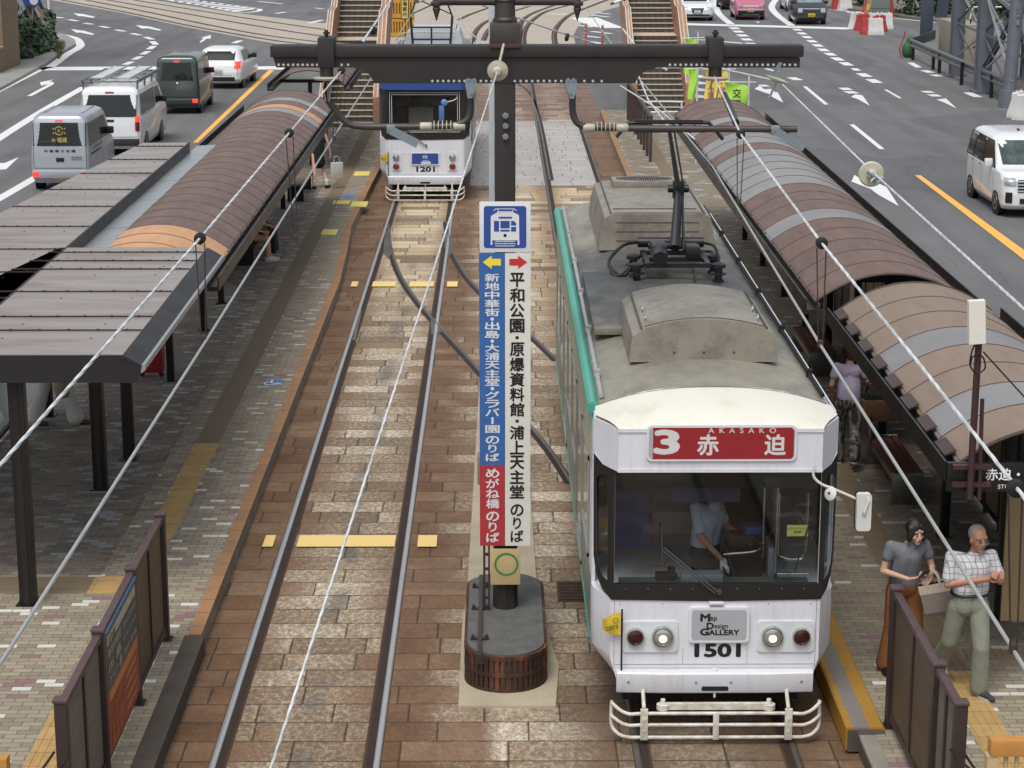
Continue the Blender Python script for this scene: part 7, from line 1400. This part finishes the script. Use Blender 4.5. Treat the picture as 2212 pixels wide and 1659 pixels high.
def hedge(label, P, h, depth, n, size, mat, seed, cat='hedge', name='hedge', bk=(0, 1, 0)):
    """a clipped or shaggy hedge along the line P (list of ground points), growing back by depth"""
    P = [Vector(p) for p in P]; c = sum(P, Vector()) / len(P); T = thing(name, label, cat, (c.x, c.y, 0), world=True); rn0 = random.Random(seed); cl = []
    seg = [(P[i], P[i + 1]) for i in range(len(P) - 1)]; tot = sum((b - a).length for a, b in seg)
    for i in range(int(tot * h * 9) + 20):
        t = rn0.random() * tot
        for a, b in seg:
            if t <= (b - a).length: break
            t -= (b - a).length
        d = (b - a).normalized(); bk = Vector(bk); w = rn0.random(); p = a + d * t + bk * (w * depth); p.z = h * rn0.random() * (.75 + .25 * math.sin(t * 2.1 + seed)); cl.append((p, rn0.uniform(.22, .42)))
    def fn(rn): p, r = rn.choice(cl); o = Vector((rn.gauss(0, 1), rn.gauss(-.5, 1), rn.gauss(.5, 1))).normalized(); return p + o * r * rn.uniform(.6, 1.1), o
    mb = MB(); foliage(mb, fn, n, size, seed); mb.build('leaves', mat, T, smooth=0); b = MB()
    for i in range(int(tot * .6)):
        p, r = rn0.choice(cl); b.tube([(p.x + rn0.uniform(-.1, .1), p.y + .1, 0), (p.x, p.y, p.z)], [.025, .008], 5)
    b.build('stems', TWIG, T); return T
hedge('shaggy big leaved green bush at the foot of the brick stair, top left corner', [g(30, 141), g(80, 128), g(116, 112), g(112, 96)], 1.75, 2.6, 8000, .15, LEAFG, 4, 'bush', 'leafy_bush', (-1, .15, 0))
hedge('small green plants spilling from the brick planter in the top left corner', [g(-6, 128), g(14, 118)], 1.3, .6, 260, .14, LEAFG, 9, 'plant', 'planter_plant')
hedge('dark clipped hedge behind the orange cones, top right', [g(1962, 40), g(2004, 40), g(2095, 36)], 2.3, 3.5, 2600, .13, LEAFD, 6)
hedge('dark hedge behind the red and white barrier, far top right', [g(1830, 18), g(1890, 20), g(1915, 22)], 2.4, 3.5, 1700, .13, LEAFD, 8)
hedge('green shrub behind the grey steel tower', [g(2120, 36), g(2200, 44), g(2230, 50)], 2.4, 4, 1500, .16, LEAFG, 12, 'shrub', 'shrub')
gr_ = MB(); rn = random.Random(2)
for i in range(1500):
    u, w = rn.random(), rn.random()
    if i < 700: p = Vector(g(118 + u * 25 - w * 15, 88 + u * 30 * w + 12))
    else: p = Vector(g(2090 + u * 130, 40 + w * 10))
    a = rn.uniform(0, 6.28); h = rn.uniform(.12, .45); e = Vector((math.cos(a), math.sin(a), 0)); gr_.add([p - e * .03, p + e * .03, p + e * rn.uniform(-.1, .1) + Vector((0, rn.uniform(-.1, .1), h))], [(0, 1, 2)])
o_ = gr_.build('weeds', leafmat('weed_green', (.06, .08, .03), (.13, .14, .055)), smooth=0); o_['kind'] = 'stuff'
# brick building with stair, top left
BRICK = MT('tan_brick', .85); x_, y_, z_ = BRICK.xyz(); rw = (z_ / .075).floor(); fv = (z_ / .075).frac() * .075; uu = (x_ + y_) / .24 + (rw * .5).frac(); fu = uu.frac() * .24; jj = fu.mn(fu * -1 + .24).mn(fv).mn(fv * -1 + .075).ss(.014, .006); n_ = BRICK.noise(.7, 4)
BRICK.color(BRICK.mix(jj * .5, BRICK.mix(BRICK.white(uu.floor(), rw, 1) * .5 + n_ * .4, lin('8d7860'), lin('75624e')), lin('5f5244'))).bump(jj * -1, .3, .01); BRICK = BRICK.mat
bx = g(34, 150)[0]; T = thing('brick_building', 'tan brick building corner with planter, top left', 'building', (-22, 88, 0), world=True)
MB().box(-34, bx - .02, 88.2, 91.2, 0, 14, 0, .02).build('wall', BRICK, T); MB().box(-34, bx, 86.6, 88.15, 0, 1.05, 0, .03).box(-34, bx + .03, 86.55, 88.17, 1.05, 1.15, 1, .02).build('planter_wall', [BRICK, PAVE], T)
T = thing('brick_stair', 'brick outdoor stair with dark open underside, top left beside the bush', 'stairs', (-21, 101, 0), world=True)
def yz(x, y, Y=101.5): a = v(x, y, Y); return a[0], a[2]
MB().prism([yz(*p) for p in ((38, -40), (52, -20), (88, 78), (92, 100), (70, 96), (40, 20))], lambda a, b, c: (a, c, b), 103.5, 104.2).build('underside', paint('void_shade_black', lin('0c0c0d'), .9), T)  # black slab painted in for the shade of the void below the stair
MB().prism([yz(*p) for p in ((30, -50), (44, -50), (105, 66), (100, 90), (88, 88))], lambda a, b, c: (a, c, b), 101.2, 102.2).build('stringer', BRICK, T)
MB().prism([yz(*p) for p in ((43, -50), (48, -50), (108, 64), (104, 66))], lambda a, b, c: (a, c, b), 101.0, 101.19).build('handrail', paint('pale_coping', lin('a39c90'), .7), T)
MB().prism([yz(*p, 104) for p in ((50, -50), (78, -30), (80, 8), (104, 36), (114, 38), (114, 66), (106, 66))], lambda a, b, c: (a, c, b), 104.3, 104.6).build('parapet', paint('brown_parapet', lin('5b5048'), .7), T)
T = thing('sign_post', 'thin white post at the road corner above the bush', 'post', g(108, 70), world=True); a = g(108, 72); MB().tube([a, (a[0], a[1], 9)], .06, 8).build('pole', WHITEROD, T); 
T = thing('road_sign', 'blue road sign partly cut off at the top left', 'sign', (0, 0, 0)); a = v(69, 6, 101); T.location = (a[0], 101, a[2]); MB().lathe([(0, .45), (.03, .45)], (0, 0, .25), (0, -1, 0), 24, 0).lathe([(.031, .2), (.035, .2)], (.1, 0, .1), (0, -1, 0), 16, 1).build('disc', [paint('road_sign_blue', lin('2f4f9c'), .4), SW], T); MB().tube([(0, .05, .3), (0, .05, -a[2])], .04, 8).build('pole', GALV, T)
# lattice tower and guard rail, right
TWR = paint('grey_tower_steel', lin('686c74'), .5, .2, .2, 2); TWL = paint('light_tower_brace', lin('92969a'), .5, .2, .2, 2); TWD = paint('dark_beam_steel', lin('3c3f45'), .55, .2)  # tower steel in grey, light and dark tones
ft = {'a': g(2178, 232), 'b': g(2064, 165), 'c': g(2121, 200), 'd': g(2215, 172)}
T = thing('steel_tower', 'grey steel lattice tower with crossed braces at the right edge', 'tower', ft['a'], world=True)
for k, w in (('a', .26), ('b', .27), ('c', .3), ('d', .22)):
    x, y, _ = ft[k]; q = MB()
    if k == 'a': q.tube([(x, y, .6), (x + .5, y + .4, 12)], .24, 14); q.lathe([(0, .36), (.62, .34), (.63, .2)], (x, y, .0), seg=18)
    else: q.box(x - w * .9, x + w * .9, y - w, y - w + .05, 0, 12).box(x - w * .9, x + w * .9, y + w - .05, y + w, 0, 12).box(x - .04, x + .04, y - w + .05, y + w - .05, 0, 12); q.box(x - w - .1, x + w + .1, y - w - .1, y + w + .1, .02, .1)
    q.build('column', TWR, T)
def at3(k, z): x, y, _ = ft[k]; return Vector((x + (.04 * z if k == 'a' else 0), y - .2, z))
for (k1, z1, k2, z2, m) in (('c', 3.6, 'a', .9, 1), ('c', .9, 'a', 3.4, 2), ('c', 3.9, 'a', 3.3, 1), ('c', 4.1, 'a', 6.6, 2), ('c', 7.2, 'a', 3.9, 1), ('b', 4.6, 'c', 4.2, 0), ('b', 4.9, 'c', 7.5, 2), ('b', 5.2, 'c', 5.0, 1), ('d', .7, 'a', 3.0, 0), ('d', 3.5, 'a', 1.2, 1), ('c', 1.2, 'd', 4.2, 0), ('c', 4.4, 'd', 1.0, 2), ('a', 5.2, 'd', 7.5, 1), ('a', 7, 'd', 4, 2), ('d', 3.8, 'c', 3.9, 0)):
    q = MB().bar(at3(k1, z1), at3(k2, z2), .1, .17); q.bar(at3(k1, z1) + Vector((0, .06, .08)), at3(k2, z2) + Vector((0, .06, .08)), .16, .02); q.build('brace', (TWR, TWL, TWD)[m], T)
for i in range(5):
    z = .7 + i * 1.5
    for k1, k2 in (('c', 'a'), ('b', 'c'), ('d', 'a')):
        for za, zb_ in ((z, z + 1.5), (z + 1.5, z), (z + 1.5, z + 1.5)):
            o1 = Vector((0, .55, 0)); MB().bar(at3(k1, za) + o1, at3(k2, zb_) + o1, .05, .075).build('lattice_bar', (TWR, TWL, TWD)[(i + (za == z)) % 3], T)
T = thing('guard_rail', 'grey ribbed steel guard rail along the right edge of the road', 'guard rail', g(2150, 210), world=True)
A, B_ = Vector(g(*q3(945, 682))), Vector(g(*q3(2100, 1225))); d = (B_ - A).normalized(); s_ = Vector((-d.y, d.x, 0)); s_ = s_ if s_.x < 0 else -s_; q = MB()
prof = [(0, .95), (.07, .9), (.07, .84), (.0, .79), (0, .72), (.07, .67), (.07, .61), (0, .56)]
q.grid(lambda t, i: A + (B_ - A) * t + s_ * (.08 + prof[int(i)][0]) + Vector((0, 0, prof[int(i)][1])), [0, .5, 1], list(range(8))); q.grid(lambda t, i: A + (B_ - A) * t + s_ * (.072 + prof[int(i)][0]) + Vector((0, 0, prof[int(i)][1])), [1, .5, 0], list(range(8))); q.build('beam', paint('guard_rail_steel', lin('6f7478'), .45, .4, .2, 2), T)
for x, y in ((945, 682), (1175, 795), (1245, 832), (1497, 968), (1835, 1115)): a = g(*q3(x, y)); MB().tube([a, (a[0], a[1], .9)], .075, 10).build('post', BLACKM, T)
q = MB(); a, b = A + s_ * .1 + Vector((0, 0, .75)), Vector(g(*q3(1190, 600))) + Vector((0, 0, .85)); q.bar(a, b, .05, .42); q.build('end_beam', TWD, T)
T = thing('concrete_block', 'big beige concrete block with striped corner behind the guard rail', 'block', g(*q3(1400, 735)), world=True)
CB = m_stone('works_concrete', lin('8f8878'), lin('7a7364'), 1); a, b = g(*q3(1215, 640)), g(*q3(1640, 742)); q = MB().box(a[0], b[0] + .3, b[1], b[1] + 4.5, .03, 1.75, 0, .03)
for i in range(4): q.tube([(a[0] + .6 + i * .45, b[1] + .8 + (i % 2) * 2, 1.75), (a[0] + .6 + i * .45, b[1] + .8 + (i % 2) * 2, 1.95)], .035, 6, 1)
q.build('block', [CB, BLACKM], T); q = MB()
for i in range(9): q.obox((a[0] + .12, b[1] - .004, .2 + i * .17), ((1, 0, .8), (0, 1, 0), (-.8, 0, 1)), (.13, .006, .035), i % 2)
for i in range(14): q.obox((a[0] + .5 + i * .13, b[1] - .004, .78), ((1, 0, .8), (0, 1, 0), (-.8, 0, 1)), (.045, .006, .03), i % 2)
q.build('warning_tape', [paint('tape_yellow', lin('b59a5e'), .6), BLACKM], T)
T = thing('tube_handrail', 'white tube handrail on top of the concrete block', 'railing', (a[0], b[1], 1.75), world=True); MB().tube(smooth_path([(a[0] + .6, b[1] + 1, 1.75), (a[0] + .7, b[1] + 1, 2.35), (a[0] + .8, b[1] + 1, 2.45), (a[0] + 3.4, b[1] + 1, 2.45)], 4), .035, 8).build('tube', WHITEROD, T)
T = thing('marker_board', 'upright dark slate marker board beside the concrete block', 'board', g(*q3(1095, 470)), world=True); a = g(*q3(1095, 480)); MB().box(a[0] - .32, a[0] + .32, a[1], a[1] + .06, .25, 2.3, 0, .02).build('board', paint('slate_blue', lin('353c4a'), .5), T); MB().box(a[0] - .06, a[0] + .06, a[1] + .02, a[1] + .08, .0, .4).build('foot', BLACKM, T); 
T = thing('marker_board', 'dark blue leaning board behind the tower, near the hedge', 'board', g(*q3(1310, 225)), world=True); a = g(*q3(1310, 225)); MB().obox((a[0], a[1], 2.1), ((1, 0, 0), (0, 1, .02), (.12, 0, 1)), (.33, .03, 2.0)).build('board', paint('slate_blue', lin('353c4a'), .5), T)
REDP = paint('red_plastic', lin('a83434'), .5, 0, .15, 4); WHP = paint('white_plastic', lin('c4c3bf'), .5, 0, .15, 4); ORANGEP = paint('orange_cone_plastic', lin('b5432a'), .5, 0, .12)
def barrier(label, p, rz, mat):
    T = thing('water_barrier', label, 'barrier', p, rz, 'plastic water barriers at the road works'); q = MB()
    q.loft([[(-w, -d, z), (w, -d, z), (w, d, z), (-w, d, z)] for z, w, d in ((0, .42, .26), (.12, .42, .26), (.2, .4, .24), (.62, .37, .13), (.82, .37, .13), (.86, .34, .11))], 0); fix(q.build('tank', mat, T)); q = MB()
    for s in (-.2, .2): q.lathe([(0, .05), (.05, .05)], (s, 0, .86), seg=12)
    q.build('cap', mat, T)
for label, x, y, rz, m in (('white water barrier at the left of the red and white group', 310, 325, .5, WHP), ('red water barrier behind the leaning striped plank', 372, 345, .6, REDP), ('front red water barrier of the group by the grey cabinet', 440, 392, .1, REDP), ('front white water barrier beside the front red one', 515, 395, .1, WHP), ('red water barrier second row right of the white ones', 560, 362, .7, REDP), ('white water barrier in the middle of the group', 500, 330, .2, WHP), ('white water barrier at the right of the group by the cabinet', 625, 330, .1, WHP), ('far red water barrier alone near the top edge', 100, 108, .2, REDP), ('far white water barrier beside the lone red one', 172, 114, .2, WHP), ('white water barrier at the right edge by the tower foot', 2140, 1330, 1.0, WHP), ('second white water barrier at the right edge', 2200, 1355, 1.0, WHP)): barrier(label, g(*q3(x, y)), rz, m)
def cone(label, p):
    T = thing('traffic_cone', label, 'cone', p, 0, 'orange traffic cones'); MB().box(-.19, .19, -.19, .19, 0, .03, 0, .01).build('base', ORANGEP, T); MB().lathe([(.03, .15), (.4, .09), (.75, .03), (.78, .025)], (0, 0, 0), seg=18).build('cone', ORANGEP, T); T.scale = (1.6, 1.6, 1.75)
cone('orange traffic cone left of the grey cabinet', g(*q3(408, 160))); cone('orange traffic cone right of the grey cabinet before the hedge', g(*q3(692, 195)))
T = thing('utility_cabinet', 'grey green roadside cabinet with white paper notice', 'cabinet', g(*q3(550, 205)), world=True); a = g(*q3(550, 205)); q = MB().box(a[0] - .68, a[0] + .68, a[1], a[1] + .7, 0, 2.6, 0, .02).box(a[0] - .69, a[0] + .69, a[1] - .004, a[1] + .1, .55, .57, 1); q.build('housing', [paint('cabinet_grey', lin('6d7672'), .5, 0, .1), BLACKM], T); MB().box(a[0] - .1, a[0] + .3, a[1] - .012, a[1] - .004, 1.5, 2.1).build('notice', WHP, T)
T = thing('striped_plank', 'yellow striped plank leaning on the road barriers', 'plank', g(*q3(370, 320)), world=True); a = g(*q3(385, 330)); q = MB()
for i in range(8): p0 = Vector((a[0], a[1] - .1, .45 + i * .3)); q.bar(p0 + Vector((i * .075, 0, 0)), p0 + Vector((i * .075 + .075, 0, .3)), .06, .2, i % 2)
q.build('plank', [paint('plank_yellow', lin('c9a352'), .6), paint('plank_wood', lin('a9844e'), .6)], T)
T = thing('green_sack', 'green sack with red hose at the end of the guard rail', 'sack', g(*q3(890, 655)), world=True); a = g(*q3(890, 655)); blob('sack', [('e', (a[0], a[1], .35), (.3, .25, .4)), ('e', (a[0] + .1, a[1], .75), (.2, .2, .25))], paint('green_tarp', lin('2f5a38'), .7), None, .04, 2)
sk = [o for o in COL.objects if o.name == 'sack'][0]; sk.parent = T; sk.location = (-T.location.x, -T.location.y, -T.location.z); MB().tube(smooth_path([(a[0] - .3, a[1] - .1, .05), (a[0] - .42, a[1] - .1, .4), (a[0] - .25, a[1] - .1, .9), (a[0] - .2, a[1] - .1, 1.2)], 4), .03, 6).build('hose', REDP, T)
# banners beside the right stairs
LIME = paint('lime_banner', lin('9fd04a'), .7, 0, .1); YELB = paint('yellow_banner', lin('d9c052'), .7, 0, .15, 5); BTXT = paint('banner_black', lin('1c1c1a'), .6); BTXR = paint('banner_magenta', lin('a8466a'), .6)
def banner(label, x0, y0, x1, y1, Y, mat, txt, tm, tilt=.06):
    a, b = Vector(v(x0, y0, Y)), Vector(v(x1, y1, Y)); T = thing('flag_banner', label, 'banner', (b.x, Y, .2), 0, 'flag banners by the right stairs', True); w = b.x - a.x; h = a.z - b.z; q = MB()
    U = [i / 8 for i in range(9)]; fn = lambda s, t: (a.x + w * s + .02 * math.sin(t * 5), Y + .06 * math.sin(s * 4 + t * 3), a.z - h * t - tilt * (s - .5) * w * 3); q.grid(fn, U, U, 0); q.grid(lambda s, t: Vector(fn(s, t)) + Vector((0, .004, 0)), U, U, 0)
    if txt:
        n = len(txt); ch = min(h * .8 / n, w * .75)
        for i, c in enumerate(txt): q.text(c, (a.x + w * .52, Y - .075, a.z - h * .1 - (i + 1) * ch * 1.1), (1, 0, 0), (0, 0, 1), ch * .85, 1, .02)
    q.build('cloth', [mat, tm], T); MB().tube([(b.x + .04, Y, .2), (b.x + .04, Y, a.z + .18)], .02, 6).tube([(a.x - .1, Y, a.z - .02 + tilt * w * 1.5), (b.x + .22, Y, a.z + .06 - tilt * w)], .014, 6).build('pole', WHITEROD, T)
banner('lime green flag banner with black characters in front of the shelter roof', 1566, 180, 1613, 236, 52, LIME, '交通', BTXT); banner('yellow flag banner nearest the lime one', 1545, 152, 1570, 226, 55, YELB, '小学生', BTXR); banner('yellow flag banner left of the other yellow one', 1524, 150, 1544, 226, 56, YELB, '新入学', BTXR)
banner('lime green flag banner higher up beside the right stairs', 1480, 84, 1503, 160, 60, LIME, 'り', BTXT); banner('narrow lime green flag banner below the beam by the right stairs', 1488, 150, 1503, 215, 58, LIME, '', BTXT)
for label, x, y in (('red flexible lane post left of the right stairs', 1265, 100), ('second red flexible lane post left of the right stairs', 1301, 104), ('red flexible lane post behind the white stripes right of the stairs', 1528, 165)):
    T = thing('lane_post', label, 'bollard', g(x, y), 0, 'red flexible lane posts'); q = MB().tube([(0, 0, 0), (0, 0, 1.1)], .06, 10, 0); 
    for z in (.6, .8, 1.0): q.lathe([(0, .065), (.08, .065)], (0, 0, z), seg=12, m=1)
    q.build('post', [paint('lane_post_red', lin('a8543f'), .6), paint('reflector_pink', lin('b98a80'), .5)], T); MB().lathe([(0, .2), (.05, .12)], (0, 0, 0), seg=14).build('base', paint('lane_post_red', lin('a8543f'), .6), T)
# yellow crates and black sign behind the far tram
T = thing('plastic_crate', 'stack of yellow orange plastic crates behind the far tram', 'crate', g(852, 80), world=True); a = g(852, 80); q = MB()
for k in range(2):
    z0 = k * .95; q.box(a[0] - 1.0, a[0] + 1.0, a[1], a[1] + 1, z0 + .02, z0 + .25, 0); q.box(a[0] - 1.0, a[0] + 1.0, a[1], a[1] + 1, z0 + .78, z0 + .93, 0)
    for i in range(14): q.box(a[0] - 1.0 + i * .146, a[0] - .92 + i * .146, a[1] - .01, a[1] + .05, z0 + .25, z0 + .78, 0)
    q.box(a[0] - .97, a[0] + .97, a[1] + .06, a[1] + .1, z0 + .1, z0 + .9, 1)
q.build('slats', [paint('crate_yellow', lin('b98a2c'), .5, 0, .2), paint('crate_inside', lin('7a4a1c'), .6)], T)
a = v(875, 20, 100); T = thing('hanging_sign', 'tall black and yellow sign board behind the far tram', 'sign', (a[0], 100, 0), world=True); b = v(866, 42, 100); c = v(883, -10, 100); q = MB().box(b[0], c[0], 100, 100.08, b[2], c[2] + .5, 0); q.box(b[0] + .04, c[0] - .04, 99.99, 100, b[2] + .05, c[2] + .45, 1)
for i, t in enumerate('停車場案内'): q.text(t, ((b[0] + c[0]) / 2, 99.985, c[2] - .02 - i * .24), (1, 0, 0), (0, 0, 1), .2, 0, .02)
q.build('board', [BLACKM, paint('sign_pale_yellow', lin('c9b15e'), .5)], T); MB().box(a[0] - .03, a[0] + .03, 100.02, 100.06, 0, b[2]).build('post', BLACKM, T)
